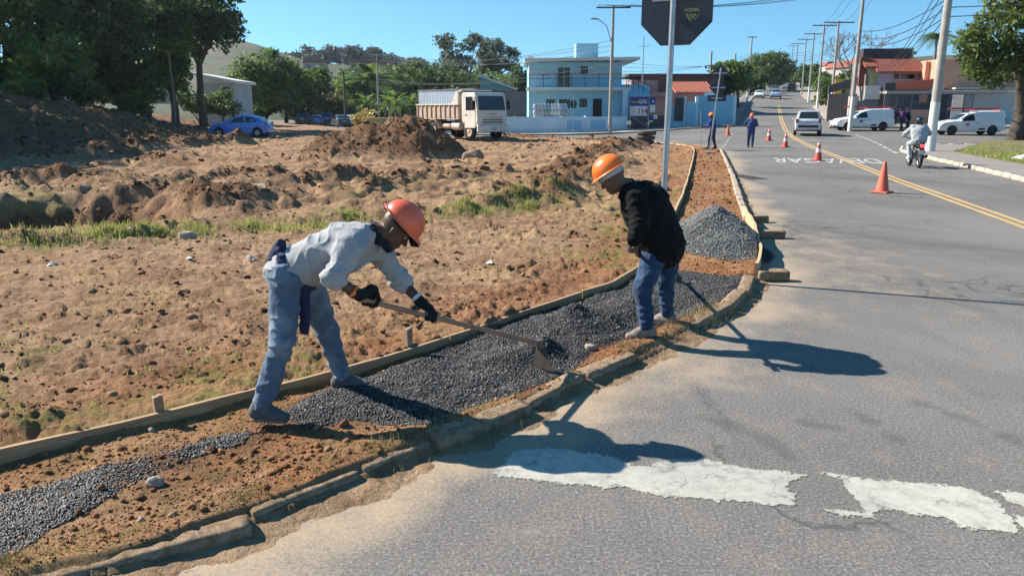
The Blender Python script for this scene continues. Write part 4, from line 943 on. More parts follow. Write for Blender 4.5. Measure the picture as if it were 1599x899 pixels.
def standing(base, ang, s=1.0, stride=.18, arms=None, lean=0.0, turn=0.0):
    """upright joints facing ang (0 = +X)"""
    f = Vector((math.cos(ang), math.sin(ang), 0)); l = Vector((-math.sin(ang), math.cos(ang), 0)); b = Vector(base); P = lambda x, y, z: b + (f * x + l * y) * s + Vector((0, 0, z * s))
    J = dict(footL=P(stride, .10, .10), footR=P(-stride, -.10, .10), knL=P(stride * .6 + .03, .10, .50), knR=P(-stride * .35 + .03, -.10, .50), hipL=P(0, .09, .90), hipR=P(0, -.09, .90), pelvis=P(0, 0, .96),
             chest=P(.02 + lean * .4, 0, 1.28), neck=P(lean * .65, 0, 1.47), head=P(.02 + lean * .8, 0, 1.60), shL=P(lean * .6, .19, 1.41), shR=P(lean * .6, -.19, 1.41))
    for q, y in (('L', 1), ('R', -1)):
        a = (arms or {}).get(q, ((.0, .28, 1.12), (.12, .27, .88))); J['el' + q] = P(a[0][0] + lean * .5, y * a[0][1], a[0][2]); J['wr' + q] = P(a[1][0] + lean * .5, y * a[1][1], a[1][2])
    J['toeL'] = J['toeR'] = f; J['hf'] = (f * math.cos(turn) + l * math.sin(turn)) + Vector((0, 0, -.15 - lean)); J['hu'] = Vector((0, 0, 1)) + f * lean
    return J
SKIN_D = M('dark_skin', (.105, .052, .032), (.085, .041, .026), 14, .5, .002, 90, spec=.4)
SKIN_M = M('brown_skin', (.14, .072, .046), (.115, .058, .037), 14, .5, .002, 90, spec=.4)
def M_cloth(name, c, c2, sc=9, fine=260, bump=.002, fade=None):
    m, nt, N, L, bs = _nt(name); f = _noise(nt, sc, 5, .6); col = _mix(nt, _ramp(nt, f, [(.38, 0.0), (.64, 1.0)]), c, c2)
    if fade: col = _mix(nt, _ramp(nt, _noise(nt, 3.2, 4, .6), [(.46, 0.0), (.66, .8)]), col, fade)
    w = _noise(nt, fine, 2, .6); col = _mix(nt, _ramp(nt, w, [(.35, .25), (.6, 0.0)]), col, tuple(v * .5 for v in c)); L.new(col, bs.inputs['Base Color'])
    bs.inputs['Roughness'].default_value = .9; bs.inputs['Specular IOR Level'].default_value = .2; bs.inputs['Sheen Weight'].default_value = 0.0 if 'black' in name else .1
    _bump(nt, bs, _math(nt, 'ADD', _math(nt, 'MULTIPLY', w, .12), _noise(nt, 22, 4, .55, dist=1.2)), .6, .009); return m
SWEAT = M_cloth('grey_sweatshirt', (.37, .37, .37), (.31, .31, .315), 7, 300); JEANS = M_cloth('faded_denim', (.095, .145, .205), (.065, .105, .155), 6, 330, .002, (.30, .365, .42))
JEANS2 = M_cloth('blue_denim', (.022, .05, .105), (.015, .036, .078), 8, 330, .002, (.05, .095, .165)); BLACKJ = M_cloth('black_jacket', (.006, .006, .0065), (.005, .005, .0055), 8, 250)
NAVY = M_cloth('navy_cloth', (.022, .030, .085), (.016, .022, .06), 9); GLOVE = M_cloth('black_glove', (.014, .014, .016), (.02, .02, .022), 20); WORKB = M_cloth('work_blue', (.045, .07, .22), (.03, .05, .16), 8)
DARKT = M_cloth('dark_trousers', (.018, .026, .055), (.013, .018, .04), 9); PURPLE = M_cloth('purple_shirt', (.10, .03, .16), (.07, .02, .12), 9); PALEJ = M_cloth('pale_jacket', (.36, .38, .40), (.30, .32, .34), 9); LIGHTD = M_cloth('light_denim', (.34, .38, .43), (.27, .31, .37), 9)
HAT1 = M('coral_hard_hat', (.78, .13, .055), (.70, .11, .05), 5, .38, spec=.5, dirt=((.50, .14, .07), .25)); HAT2 = M('orange_hard_hat', (.90, .19, .025), (.82, .16, .02), 5, .32, spec=.5)
BAND = M('helmet_liner', (.50, .49, .50), rough=.8); SHOE = M_cloth('suede_shoe', (.13, .125, .12), (.09, .088, .085), 20); SOLE = M('tan_sole', (.30, .17, .11), rough=.9); SHOE2 = M_cloth('dusty_boot', (.26, .23, .19), (.17, .145, .12), 18); SOLE2 = M('dark_sole', (.07, .055, .045), rough=.9)
CAPB = M('black_cap', (.012, .012, .013), rough=.85); ORNG = M('orange_band', (.75, .20, .06), rough=.7); WHT = M('white_band', (.7, .7, .68), rough=.7); WOODH = M('hoe_handle_wood', (.36, .20, .125), (.27, .14, .085), 7, .65, .001, 90); STEEL = M('worn_steel', (.10, .09, .085), (.16, .12, .09), 14, .55, .001, 60, metal=.6)

UA = lambda x, y, Y: U(x, y, Y - .12)
UB = lambda x, y, Y: U(x, y, Y - .29)
# ---- bent worker with the hoe
h0 = UA(566, 468, 4.60); h1 = UA(842, 536, 5.42); hax = (h1 - h0).normalized(); hl = (h1 - h0).length
hR = h0 + hax * .05; hL_ = h0 + hax * .50
gz = .085
JA = dict(footR=UA(408, 634, 4.52), footL=UA(535, 588, 5.10), knR=UA(441, 532, 4.54), knL=UA(511, 520, 5.0), hipR=UA(447, 434, 4.63), hipL=UA(476, 432, 4.84), pelvis=UA(456, 424, 4.74), chest=UA(540, 385, 4.80), neck=UA(584, 365, 4.83), head=UA(618, 357, 4.86),
          shR=UA(550, 384, 4.63), shL=UA(588, 388, 5.02), elR=UA(521, 434, 4.53), wrR=UA(561, 461, 4.585), elL=UA(624, 436, 5.05), wrL=UA(658, 473, 4.985), toeR=Vector((1, -.12, -.02)), toeL=Vector((1, .12, 0)), hf=Vector((.68, .12, -.72)), hu=Vector((.74, .05, .67)))
JA['footR'].z = max(JA['footR'].z, .0); 
SA = dict(skin=SKIN_D, handR=('grip', hR, hax, .0165, 1.05, -1.0), handL=('grip', hL_, hax, .0165, 1.05, 1.0), gloves=GLOVE, cuff={'R': ORNG, 'L': WHT}, legs=('jeans', JEANS), shoe=SHOE, sole=SOLE, top=('sweatshirt', SWEAT), sleeve={'L': .18, 'R': .12}, slv=1.02, r0=.138, r1=.152, hem=-.02, bulk=.91, crease=.012, hat=HAT1, liner=BAND, hat_tilt=-.05)
pa, BA, RA, HWA = person('man in grey sweatshirt, faded jeans and coral hard hat, bent over his hoe', JA, SA, .0065)
mb = MB(); c = HWA((.0, 0, .045)); mb.lathe([(.101, -.012), (.105, .01), (.104, .035), (.096, .055)], 24, (0, 0, 0), None, True, 1.06, .90); mb.v = [tuple(Vector(c) + Vector(RA @ _v(q))) for q in mb.v]; cp = mb.build('cap', CAPB, pa)
mb = MB(); vs = []
for i in range(9):
    t = (i - 4) / 4 * 1.0
    for r_ in (.095, .185): vs.append(HWA((r_ * math.cos(t * .62) * (1 if r_ < .1 else (1 - .12 * t * t)), r_ * math.sin(t * .62) * .75, .048 - (r_ - .1) * .28 - .02 * t * t)))
mb.add(vs, [(2 * i, 2 * i + 1, 2 * i + 3, 2 * i + 2) for i in range(8)], True); mb.add([Vector(v) + Vector(RA @ _v((0, 0, -.005))) for v in vs], [(2 * i + 2, 2 * i + 3, 2 * i + 1, 2 * i) for i in range(8)], True); mb.build('visor', CAPB, cp)
nk = BA['neck']; hd = Vector(_v(BA['head'])); ax_ = (hd - nk).normalized(); mb = MB(); 
sdf_obj('neck_scarf', [cone(nk + Vector((.02, -.06, -.0)), nk + Vector((.09, -.03, -.09)), .022, .026), cone(nk + Vector((.02, .06, 0)), nk + Vector((.09, .03, -.09)), .022, .026), cone(nk + Vector((-.0, -.06, .04)), nk + Vector((.0, .05, .045)), .022, .022), cone(nk + Vector((0, -.06, .04)), nk + Vector((.02, -.06, -.03)), .022, .024)], .008, M_cloth('dark_scarf', (.016, .02, .035), (.012, .014, .025), 16), pa, .03, folds(.008, 25, 50))
# jacket tied round his waist
pl_ = BA['pelvis']; sp_ = (BA['chest'] - BA['pelvis']).normalized(); wst = pl_ + sp_ * .045; sd_ = (BA['hipL'] - BA['hipR']).normalized(); bk_ = sd_.cross(sp_).normalized()
if bk_.x > 0: bk_ = -bk_
ring = [wst + (sd_ * math.cos(t) * .165 + bk_ * math.sin(t) * .130) for t in np.linspace(0, 6.283, 13)]
jk = [cone(a, b, .026, .026) for a, b in zip(ring[:-1], ring[1:])]; kb = wst + bk_ * .14
k2 = wst + bk_ * .165 - sd_ * .09; jk += [cone(k2, k2 + Vector((-.04, -.02, -.10)), .034, .034), cone(k2 + Vector((-.04, -.02, -.10)), k2 + Vector((-.025, -.03, -.42)), .032, .024, (0, 1, 0), 1.5), cone(wst - bk_ * .13 - sd_ * .06, wst - bk_ * .12 - sd_ * .08 + Vector((.02, -.01, -.27)), .034, .030)]
sdf_obj('tied_jacket', jk, .009, NAVY, pa, .03, folds(.010, 18, 40))
# his hoe
ho = thing('hoe', 'long wooden hoe held by the bent worker, blade in the gravel', 'hoe', h1)
mb = MB(); mb.tube([h0 - h1 - hax * .03, (h0 - h1) * .5, hax * .02], [.0175, .0165, .019], 12); mb.build('handle', WOODH, ho)
bl = Vector(G(850, 574, .10)); bl = Vector((bl.x, bl.y, .09)) - h1; dn = bl.normalized(); sd2 = hax.cross(dn).normalized()
mb = MB(); mb.tube([-dn * .03, dn * .045], [.028, .030], 12)
A_ = [dn * .03 + sd2 * .04, dn * .03 - sd2 * .04, bl - sd2 * .115, bl + sd2 * .115]; off = hax * .004
mb.add([a + off for a in A_] + [a - off for a in A_], [(0, 1, 2, 3), (7, 6, 5, 4), (0, 4, 5, 1), (1, 5, 6, 2), (2, 6, 7, 3), (3, 7, 4, 0)]); mb.build('blade', STEEL, ho)

# ---- worker in the black jacket
t0 = UB(984, 388, 6.36); t1 = Vector((*G(1056, 432, .14), .16)); tax = (t1 - t0).normalized(); tl = (t1 - t0).length
JB = dict(footL=UB(1010, 512, 6.47), footR=UB(1042, 490, 6.93), knL=UB(1003, 452, 6.50), knR=UB(1039, 440, 6.86), hipL=UB(1023, 398, 6.58), hipR=UB(1046, 396, 6.83), pelvis=UB(1036, 388, 6.71), chest=UB(1008, 322, 6.66), neck=UB(980, 290, 6.63), head=UB(957, 277, 6.60),
          shL=UB(992, 307, 6.45), shR=UB(1012, 298, 6.86), elL=UB(1000, 350, 6.37), wrL=UB(989, 376, 6.34), elR=UB(1003, 352, 6.98), wrR=t0 + tax * .42 + Vector((-.06, -.02, .08)), toeL=Vector((-1, -.04, -.03)), toeR=Vector((-.72, .62, -.12)), hf=Vector((-.80, .25, -.50)), hu=Vector((-.46, .08, .88)))
SB = dict(skin=SKIN_M, handL=('grip', t0 + tax * .03, tax, .017, 1.0, 1.0), handR=('grip', t0 + tax * .42, tax, .017, 1.0, -1.0), legs=('jeans', JEANS2), shoe=SHOE2, sole=SOLE2, top=('jacket', BLACKJ), sleeve={'L': .92, 'R': .92}, slv=1.12, r0=.198, r1=.198, wide=1.02, hem=.08, hood=Vector((.10, 0, .025)), hat=HAT2, liner=BAND, hat_tilt=-.05, bulk=.95)
pb, BB, RB, HWB = person('man in black hooded jacket, blue jeans and orange hard hat stooping on the gravel', JB, SB, .0075)
mb = MB(); c = HWB((.0, 0, .045)); mb.lathe([(.103, -.03), (.106, .0), (.106, .035), (.096, .055)], 24, (0, 0, 0), None, True, 1.06, .90); mb.v = [tuple(Vector(c) + Vector(RB @ _v(q))) for q in mb.v]; mb.build('cap', BAND, pb)
tb = thing('hoe', 'hoe held by the worker in the black jacket, head beside his leg', 'hoe', t1)
mb = MB(); mb.tube([t0 - t1 - tax * .12, (t0 - t1) * .5, Vector((0, 0, 0)) + tax * .02], .017, 12); mb.build('handle', WOODH, tb)
sd2 = tax.cross(Vector((0, 0, -1))).normalized(); dn = (Vector((0, 0, -1)) + tax * -.25).normalized(); mb = MB(); mb.tube([-dn * .03, dn * .05], .03, 10); A_ = [dn * .0 + sd2 * .05, dn * .0 - sd2 * .05, dn * .16 - sd2 * .11, dn * .16 + sd2 * .11]
mb.add([a + tax * .004 for a in A_] + [a - tax * .004 for a in A_], [(0, 1, 2, 3), (7, 6, 5, 4), (0, 4, 5, 1), (1, 5, 6, 2), (2, 6, 7, 3), (3, 7, 4, 0)]); mb.build('blade', STEEL, tb)
# ------------------------------------------------------------------ vehicles
RUB = M('tyre_rubber', (.022, .021, .020), (.03, .028, .026), 12, .85); RIM = M('wheel_rim', (.42, .42, .43), rough=.4, metal=.7); RIMD = M('dark_rim', (.06, .06, .065), rough=.5, metal=.5); GLS = M_glass('car_glass'); BLK = M('black_plastic', (.018, .018, .019), rough=.7)
REDL = M('tail_lens', (.35, .012, .012), rough=.25); HEADL = M('head_lens', (.62, .64, .66), rough=.15, spec=.7); PLATE = M('number_plate', (.45, .46, .47), rough=.5); CHR = M('bright_trim', (.55, .56, .58), rough=.3, metal=.8)
def paint(name, c, dirt=None): return M(name, c, tuple(v * .93 for v in c), 3, .32, spec=.5, coat=.6, dirt=dirt)
def wheel(parent, x, y, r, w, rimm, side):
    wm = Matrix.Rotation(math.radians(90), 4, 'X')
    mb = MB(); mb.lathe([(r * .62, -w / 2), (r * .93, -w / 2), (r, -w * .32), (r, w * .32), (r * .93, w / 2), (r * .62, w / 2)], 24, (0, 0, 0), wm); t = mb.build('wheel', RUB, parent, (x, y, r))
    mb = MB(); n = 5
    mb.lathe([(r * .64, side * -w * .42), (r * .60, side * -w * .30), (r * .22, side * -w * .36), (r * .16, side * -w * .44), (.0, side * -w * .44)], 24, (0, 0, 0), wm)
    mb.build('rim', rimm, t)
    for a in np.linspace(0, 6.283 * (n - 1) / n, n) if r > .3 and r < .45 else []:
        mb = MB(); mb.box((r * .42 * math.cos(a), side * w * .325, r * .42 * math.sin(a)), (r * .16, .012, r * .10), tilt=Matrix.Rotation(-a, 4, 'Y')); mb.build('rim_opening', BLK, t)
CARS = dict(
    hatch=dict(L=3.62, W=1.64, top=[(1.81, .52), (1.76, .66), (1.55, .80), (1.2, .89), (.86, .95), (.72, 1.0), (.22, 1.28), (-.2, 1.365), (-.75, 1.345), (-1.2, 1.22), (-1.55, .95), (-1.72, .80), (-1.81, .50)], belt=.87, wx=(1.17, -1.20), r=.285, sill=.22, ws=(.78, .24), rw=(-1.18, -1.52), win=[[(.50, .06), (.16, .86), (-.36, .93), (-.42, .05)], [(-.52, .06), (-.46, .93), (-.86, .90), (-1.22, .50), (-1.12, .14)]]),
    suv=dict(L=4.3, W=1.82, top=[(2.15, .62), (2.1, .85), (1.9, 1.0), (1.1, 1.1), (.9, 1.14), (.35, 1.55), (0, 1.64), (-1.2, 1.66), (-1.75, 1.60), (-1.98, 1.15), (-2.1, 1.0), (-2.15, .55)], belt=1.02, wx=(1.32, -1.35), r=.345, sill=.32, ws=(.95, .38), rw=(-1.76, -1.99), win=[[(.70, .06), (.30, .86), (-.30, .93), (-.34, .05)], [(-.42, .06), (-.40, .93), (-1.05, .93), (-1.15, .05)], [(-1.25, .1), (-1.2, .9), (-1.55, .85), (-1.65, .2)]]),
    sedan=dict(L=4.2, W=1.70, top=[(2.1, .52), (2.04, .68), (1.8, .82), (1.0, .92), (.82, .97), (.25, 1.33), (-.1, 1.42), (-.7, 1.41), (-1.2, 1.28), (-1.55, 1.06), (-2.0, .98), (-2.1, .5)], belt=.9, wx=(1.28, -1.28), r=.295, sill=.23, ws=(.88, .28), rw=(-1.0, -1.5), win=[[(.62, .06), (.22, .86), (-.30, .93), (-.34, .05)], [(-.42, .06), (-.40, .93), (-.95, .88), (-1.2, .1)]]),
    pickup=dict(L=4.45, W=1.68, top=[(2.22, .58), (2.16, .74), (1.95, .90), (1.25, 1.02), (1.05, 1.06), (.45, 1.44), (.1, 1.54), (-.20, 1.57), (-.30, 1.64), (-.9, 1.66), (-2.0, 1.66), (-2.16, 1.60), (-2.22, .55)], belt=.95, wx=(1.38, -1.30), r=.31, sill=.27, ws=(1.10, .48), rw=None, win=[[(.88, .06), (.46, .80), (.0, .90), (-.06, .05)]]))
def car(name, label, kind, loc, rz_, mat, group=None, rim=None, cat='car'):
    D = CARS[kind]; root = thing(name, label, cat, loc, rz_, group); L_, W_ = D['L'], D['W']; tx = [p[0] for p in D['top']][::-1]; tz = [p[1] for p in D['top']][::-1]
    xs = set(np.linspace(-L_ / 2, L_ / 2, 34)); [xs.add(p) for p in tx]
    for w in D['wx']: [xs.add(w + D['r'] * 1.22 * math.cos(a)) for a in np.linspace(0, math.pi, 13)]
    xs = sorted(xs)
    def sec(x):
        top = float(np.interp(x, tx, tz)); q = abs(2 * x / L_); w = W_ / 2 * (1 - .13 * q ** 5 - .03 * q ** 2); zb = D['sill'] + .10 * max(0, q - .85) / .15
        for c in D['wx']:
            d = D['r'] * 1.16; e = abs(x - c)
            if e < d: zb = max(zb, D['r'] + math.sqrt(d * d - e * e))
        belt = min(D['belt'] + .06 * (-x / L_), top - .06); zb = min(zb, belt - .05); wt = w * .985 - .33 * max(0, top - belt - .06) - .03
        return [(w * .86, zb), (w * .985, zb + .02), (w, zb * .5 + belt * .5), (w * .985, belt), (wt, max(belt + .01, top - .06)), (wt - .09, top - .008), (0, top)]
    V = []; n = 13
    for x in xs:
        s = sec(x); V += [(x, -y, z) for y, z in s] + [(x, y, z) for y, z in s[:-1][::-1]]
    Fc = [(i * n + j, i * n + j + 1, (i + 1) * n + j + 1, (i + 1) * n + j)[::-1] for i in range(len(xs) - 1) for j in range(n - 1)] + [(i * n, (i + 1) * n, (i + 1) * n + n - 1, i * n + n - 1)[::-1] for i in range(len(xs) - 1)]
    Fc += [tuple(range(n))[::-1], tuple(range((len(xs) - 1) * n, len(xs) * n))]
    me = bpy.data.meshes.new('body'); me.from_pydata(V, [], Fc); me.materials.append(mat); me.polygons.foreach_set('use_smooth', [True] * len(Fc)); body = link('body', me, root)
    md = body.modifiers.new('edge', 'EDGE_SPLIT'); md.split_angle = math.radians(32)
    for s_ in (-1, 1):
        for pol in D['win']:
            vs = []
            for x, t in pol:
                q = sec(x); y = q[3][0] + (q[4][0] - q[3][0]) * t + .006; vs.append((x, s_ * y, q[3][1] + (q[4][1] - q[3][1]) * t + .003))
            mb = MB(); k = len(vs); vi = [(x, y - s_ * .02, z) for x, y, z in vs]; f = tuple(range(k)); mb.add(vs + vi, [f if s_ < 0 else f[::-1]] + [(i, (i + 1) % k, k + (i + 1) % k, k + i) for i in range(k)]); mb.build('side_window', GLS, root)
        for w in D['wx']: wheel(root, w, s_ * (W_ / 2 - .115), D['r'], .20, rim or RIM, s_)
        x = D['ws'][0] - .22; q = sec(x); mb = MB(); mb.box((x, s_ * (q[3][0] + .09), q[3][1] + .06), (.10, .17, .12), bev=.03); mb.build('mirror', mat, root)
        xe = L_ / 2 - .10; q = sec(xe); mb = MB(); mb.box((xe - .06, s_ * (q[2][0] - .20), q[4][1] - .10), (.16, .34, .13), rz_=s_ * -.25, bev=.04); mb.build('headlight', HEADL, root)
        xe = -L_ / 2 + .06; q = sec(xe); mb = MB(); zt = .98 if kind in ('suv', 'pickup') else .80; mb.box((xe + .02, s_ * (W_ / 2 - .19), zt), (.10, .17, .30 if kind != 'sedan' else .16), bev=.03); mb.build('tail_light', REDL, root)
        x = -.12; mb = MB(); mb.box((x - .1, s_ * (W_ / 2 + .006), D['belt'] - .10), (.17, .02, .03)); mb.build('door_handle', BLK, root)
    def wsc(a, b, inset, nm):
        mb = MB(); vs = []; st = np.linspace(a, b, 4)
        for x in st:
            q = sec(x); y = q[5][0] - inset; dz = .012; sg = 1 if a > 0 else -1
            vs += [(x + sg * .008, -y, q[5][1] + dz), (x + sg * .008, 0, q[6][1] + dz), (x + sg * .008, y, q[5][1] + dz)]
        mb.add(vs, [(i * 3 + j, i * 3 + j + 1, (i + 1) * 3 + j + 1, (i + 1) * 3 + j) for i in range(3) for j in range(2)]); mb.build(nm, GLS, root)
    wsc(D['ws'][0], D['ws'][1], .02, 'windscreen')
    if D['rw']: wsc(D['rw'][0], D['rw'][1], .03, 'rear_window')
    mb = MB(); mb.box((L_ / 2 - .02, 0, .36), (.10, W_ * .62, .16), bev=.03); mb.build('grille', BLK, root)
    mb = MB(); mb.box((-L_ / 2 - .01, 0, .48 if kind != 'suv' else .62), (.06, W_ * .72, .16), bev=.03); mb.build('bumper', BLK if kind in ('suv', 'pickup') else mat, root)
    mb = MB(); mb.box((-L_ / 2 - .03, 0, .72 if kind != 'suv' else .88), (.03, .42, .13)); mb.build('number_plate', PLATE, root)
    mb = MB(); mb.box((L_ / 2 + .035, 0, .42), (.02, .40, .12)); mb.build('number_plate', PLATE, root)
    mb = MB(); mb.box((0, 0, D['sill'] + .05), (L_ * .86, W_ * .78, .16)); mb.build('underbody', BLK, root)
    return root
random.seed(3)
bx_, by_ = G(379, 213, .34); zc = hTf(bx_, by_)
car('parked_car', 'small blue hatchback parked alone on the dirt lot', 'hatch', (bx_, by_, zc), math.pi, paint('blue_paint', (.07, .20, .62)))
car('car', 'silver utility vehicle driving away up the road', 'suv', (20.8, 54.6, rzf(20.8, 54.6)), math.radians(70), paint('silver_paint', (.52, .53, .55)))
for px, d, k, lab, c, rz_ in ((1174, 136, 'hatch', 'white oncoming hatchback on the left of the far road', (.75, .76, .78), -110), (1170, 152, 'sedan', 'white car parked behind the oncoming white hatchback', (.7, .71, .73), -110), (1199, 133, 'suv', 'pale blue grey car coming down the far road', (.30, .38, .50), -110),
                         (1196, 162, 'suv', 'dark grey car farther up the road behind the pale blue one', (.10, .11, .14), -110), (1212, 185, 'sedan', 'silver car parked near the hill top', (.5, .5, .52), 70), (1222, 172, 'suv', 'dark parked car under the trees near the hill top', (.03, .03, .035), 70)):
    x = (px - 799.5) / F_PX * d; car('car', lab, k, (x, d, rzf(x, d)), math.radians(rz_), paint('paint_' + k + str(px), c), 'cars on the far road')
for px, py, d, k, lab, c, rz_ in ((484, 195, 98, 'suv', 'dark van-like car at the left end of the parking row', (.03, .035, .05), 95), (503, 194, 101, 'hatch', 'light blue parked car second in the row', (.22, .35, .60), 95), (518, 193, 103, 'suv', 'dark blue parked car in the middle of the row', (.05, .09, .22), 100), (538, 199, 92, 'sedan', 'dark green car parked in front of the row', (.05, .06, .055), 115), (551, 196, 96, 'hatch', 'white parked car partly behind the thin pole', (.6, .62, .64), 110), (563, 193, 104, 'hatch', 'dark red parked car at the right end of the row', (.20, .03, .04), 100)):
    x = (px - 799.5) / F_PX * d; car('parked_car', lab, k, (x, d, rzf(x, d) + .0), math.radians(rz_), paint('paint_' + k + str(px), c), 'cars in the parking row')
WHP = paint('white_paint', (.78, .78, .77)); LADR = M('red_ladder', (.50, .07, .05), (.42, .06, .04), rough=.6)
def workvan(x, y, rz_, lab, logo):
    r = car('utility_van', lab, 'pickup', (x, y, rzf(x, y)), rz_, WHP, 'white utility vans', RIMD, 'van')
    ld = MB(); 
    for yy in (-.22, .22): ld.box((-.25, yy, 1.80), (3.3, .05, .12))
    for i in range(11): ld.box((-1.75 + .3 * i, 0, 1.80), (.035, .40, .035))
    for xx in (.0, -1.8):
        for yy in (-.5, .5): ld.box((xx, yy, 1.68), (.04, .04, .14))
        ld.box((xx, 0, 1.74), (.05, 1.1, .04))
    o = ld.build('roof_ladder', LADR, r)
    mb = MB(); mb.box((.42, -.853, .72), (.24, .012, .16)); mb.box((.42, .853, .72), (.24, .012, .16)); mb.build('door_logo', logo, r)
    mb = MB(); mb.box((-.55, -.85, .42), (.42, .012, .11)); mb.box((-.55, .85, .42), (.42, .012, .11)); mb.build('vent', BLK, r); return r
v1 = workvan(27.6, 61.2, math.radians(178), 'white van with red roof ladder and open rear beside the barred house', M('green_logo', (.05, .22, .14)))
v2 = workvan(32.0, 54.5, math.radians(176), 'white van with roof ladder parked behind the thick tree trunk', M('orange_logo', (.70, .13, .07)))
mb = MB(); mb.box((-2.28, 0, 1.0), (.10, 1.40, 1.05)); mb.build('open_cargo_bay', M('cargo_dark', (.012, .012, .013), rough=.9), v1)
mb = MB(); mb.box((-2.6, 0, 1.70), (.75, 1.40, .05), tilt=Matrix.Rotation(-.15, 4, 'Y')); mb.build('raised_tailgate', BLK, v1)
mb = MB(); mb.box((-2.34, .1, .82), (.08, .38, .26)); mb.build('tool_box', M('ochre_box', (.42, .24, .06)), v1)
# car behind the tree at the right edge
car('parked_car', 'dark teal car half hidden behind the right tree trunk', 'suv', (33.6, 48.0, 0), math.radians(182), paint('teal_paint', (.02, .07, .09)))

# ---- tipper truck
tk = thing('dump_truck', 'dusty white tipper truck parked on the dirt by the blue wall', 'truck', (-3.17, 48.9, hTf(-3.0, 48.0)), math.radians(-49.5))
TW = M('truck_white', (.66, .62, .55), (.58, .52, .44), 2.2, .5, .002, 30, dirt=((.42, .29, .19), .30)); TD = M('truck_dusty', (.52, .42, .33), (.43, .31, .22), 2.5, .8, .004, 25, dirt=((.33, .17, .09), .35)); RUST = M('truck_rust', (.26, .11, .05), (.17, .075, .04), 4, .9, .004, 25); CHAS = M('truck_chassis', (.035, .026, .02), rough=.9)
prof = [(3.02, .78), (3.10, 1.15), (3.08, 1.68), (2.90, 2.60), (2.78, 2.74), (1.62, 2.74), (1.52, 2.60), (1.52, 1.02), (1.63, 1.02)] + [(2.2 + .62 * math.cos(a), .52 + .62 * math.sin(a)) for a in np.linspace(math.radians(145), math.radians(24), 9)]
mb = MB(); mb.prism(prof, 2.28); cab = mb.build('cab', TW, tk); bv = cab.modifiers.new('bev', 'BEVEL'); bv.width = .06; bv.segments = 3; bv.limit_method = 'ANGLE'
nx = Vector((.19, 0, .98)).normalized(); q = lambda z, o=.012: 3.08 + (2.90 - 3.08) * (z - 1.68) / (2.60 - 1.68) + o
mb = MB(); A_ = [(q(1.72), -1.02, 1.72), (q(1.72), 1.02, 1.72), (q(2.55), .97, 2.55), (q(2.55), -.97, 2.55)]; mb.add(A_ + [(a - .03, b, c) for a, b, c in A_], [(0, 1, 2, 3), (0, 4, 5, 1), (1, 5, 6, 2), (2, 6, 7, 3), (3, 7, 4, 0)]); ws = mb.build('windscreen', GLS, tk)
mb = MB(); [mb.tube([(q(1.70, .03), y, 1.70), (q(1.98, .03), y + .35, 1.98)], .010, 6) for y in (-.75, 0, .5)]; mb.build('wiper', BLK, ws)
for s_ in (-1, 1):
    mb = MB(); A_ = [(2.78, s_ * 1.152, 1.72), (2.62, s_ * 1.152, 2.50), (1.98, s_ * 1.152, 2.50), (1.98, s_ * 1.152, 1.72)]; mb.add(A_ + [(a, b - s_ * .03, c) for a, b, c in A_], [(0, 1, 2, 3)[::s_], (0, 4, 5, 1), (1, 5, 6, 2), (2, 6, 7, 3), (3, 7, 4, 0)])
    d_ = MB(); d_.box((2.36, s_ * 1.146, 1.62), (1.04, .022, 1.86), bev=.01); dr = d_.build('door', TW, tk); mb.v = [(a, b + s_ * .014, c) for a, b, c in mb.v]; mb.build('door_window', GLS, dr); hb = MB(); hb.box((2.0, s_ * 1.165, 1.45), (.18, .03, .05)); hb.build('door_handle', BLK, dr)
    mb = MB(); mb.box((2.95, s_ * 1.33, 2.02), (.12, .24, .52), bev=.03); mb.tube([(2.85, s_ * 1.12, 2.45), (2.95, s_ * 1.33, 2.35)], .015, 6); mb.tube([(2.85, s_ * 1.12, 1.65), (2.95, s_ * 1.33, 1.75)], .015, 6); mb.build('mirror', BLK, tk)
    mb = MB(); mb.box((3.17, s_ * .86, .66), (.06, .36, .20), bev=.02); mb.build('headlight', HEADL, tk)
    wheel(tk, 2.2, s_ * 1.0, .50, .28, TD, s_); wheel(tk, -1.5, s_ * 1.0, .50, .30, TD, s_); wheel(tk, -1.5, s_ * .68, .50, .28, TD, s_)
    mb = MB(); ar = [(-1.5 + .66 * math.cos(a), s_ * 1.0, .52 + .66 * math.sin(a)) for a in np.linspace(.15, 3.0, 12)]
    for a, b in zip(ar[:-1], ar[1:]): mb.quad((a[0], a[1] - .2, a[2]), (a[0], a[1] + .2, a[2]), (b[0], b[1] + .2, b[2]), (b[0], b[1] - .2, b[2]))
    fo = mb.build('mudguard', TD, tk); fo.modifiers.new('sol', 'SOLIDIFY').thickness = .03
    mb = MB(); mb.tube([(.35, s_ * .85, .78), (1.15, s_ * .85, .78)], .24, 16); mb.build('fuel_tank', TW, tk); mb = MB(); mb.tube([(-.55, s_ * .9, .76), (.15, s_ * .9, .76)], .17, 14); mb.build('air_tank', TD, tk)
mb = MB(); mb.box((3.12, 0, .66), (.20, 2.36, .42), bev=.05); mb.build('bumper', TW, tk)
for z in (1.02, 1.16, 1.30): mb = MB(); mb.box((3.10, 0, z), (.05, 1.5, .05)); mb.build('grille_slat', CHAS if z != 1.3 else TD, tk)
mb = MB(); mb.box((3.115, 0, 1.50), (.02, .5, .09)); mb.build('badge', TD, tk); mb = MB(); mb.box((3.235, .0, .64), (.02, .42, .16)); mb.build('number_plate', PLATE, tk)
mb = MB(); mb.box((-.2, .42, .92), (6.2, .10, .24)); mb.box((-.2, -.42, .92), (6.2, .10, .24)); mb.box((-1.5, 0, .55), (.2, 1.9, .2)); mb.box((2.2, 0, .5), (.16, 1.8, .16)); mb.build('chassis', CHAS, tk)
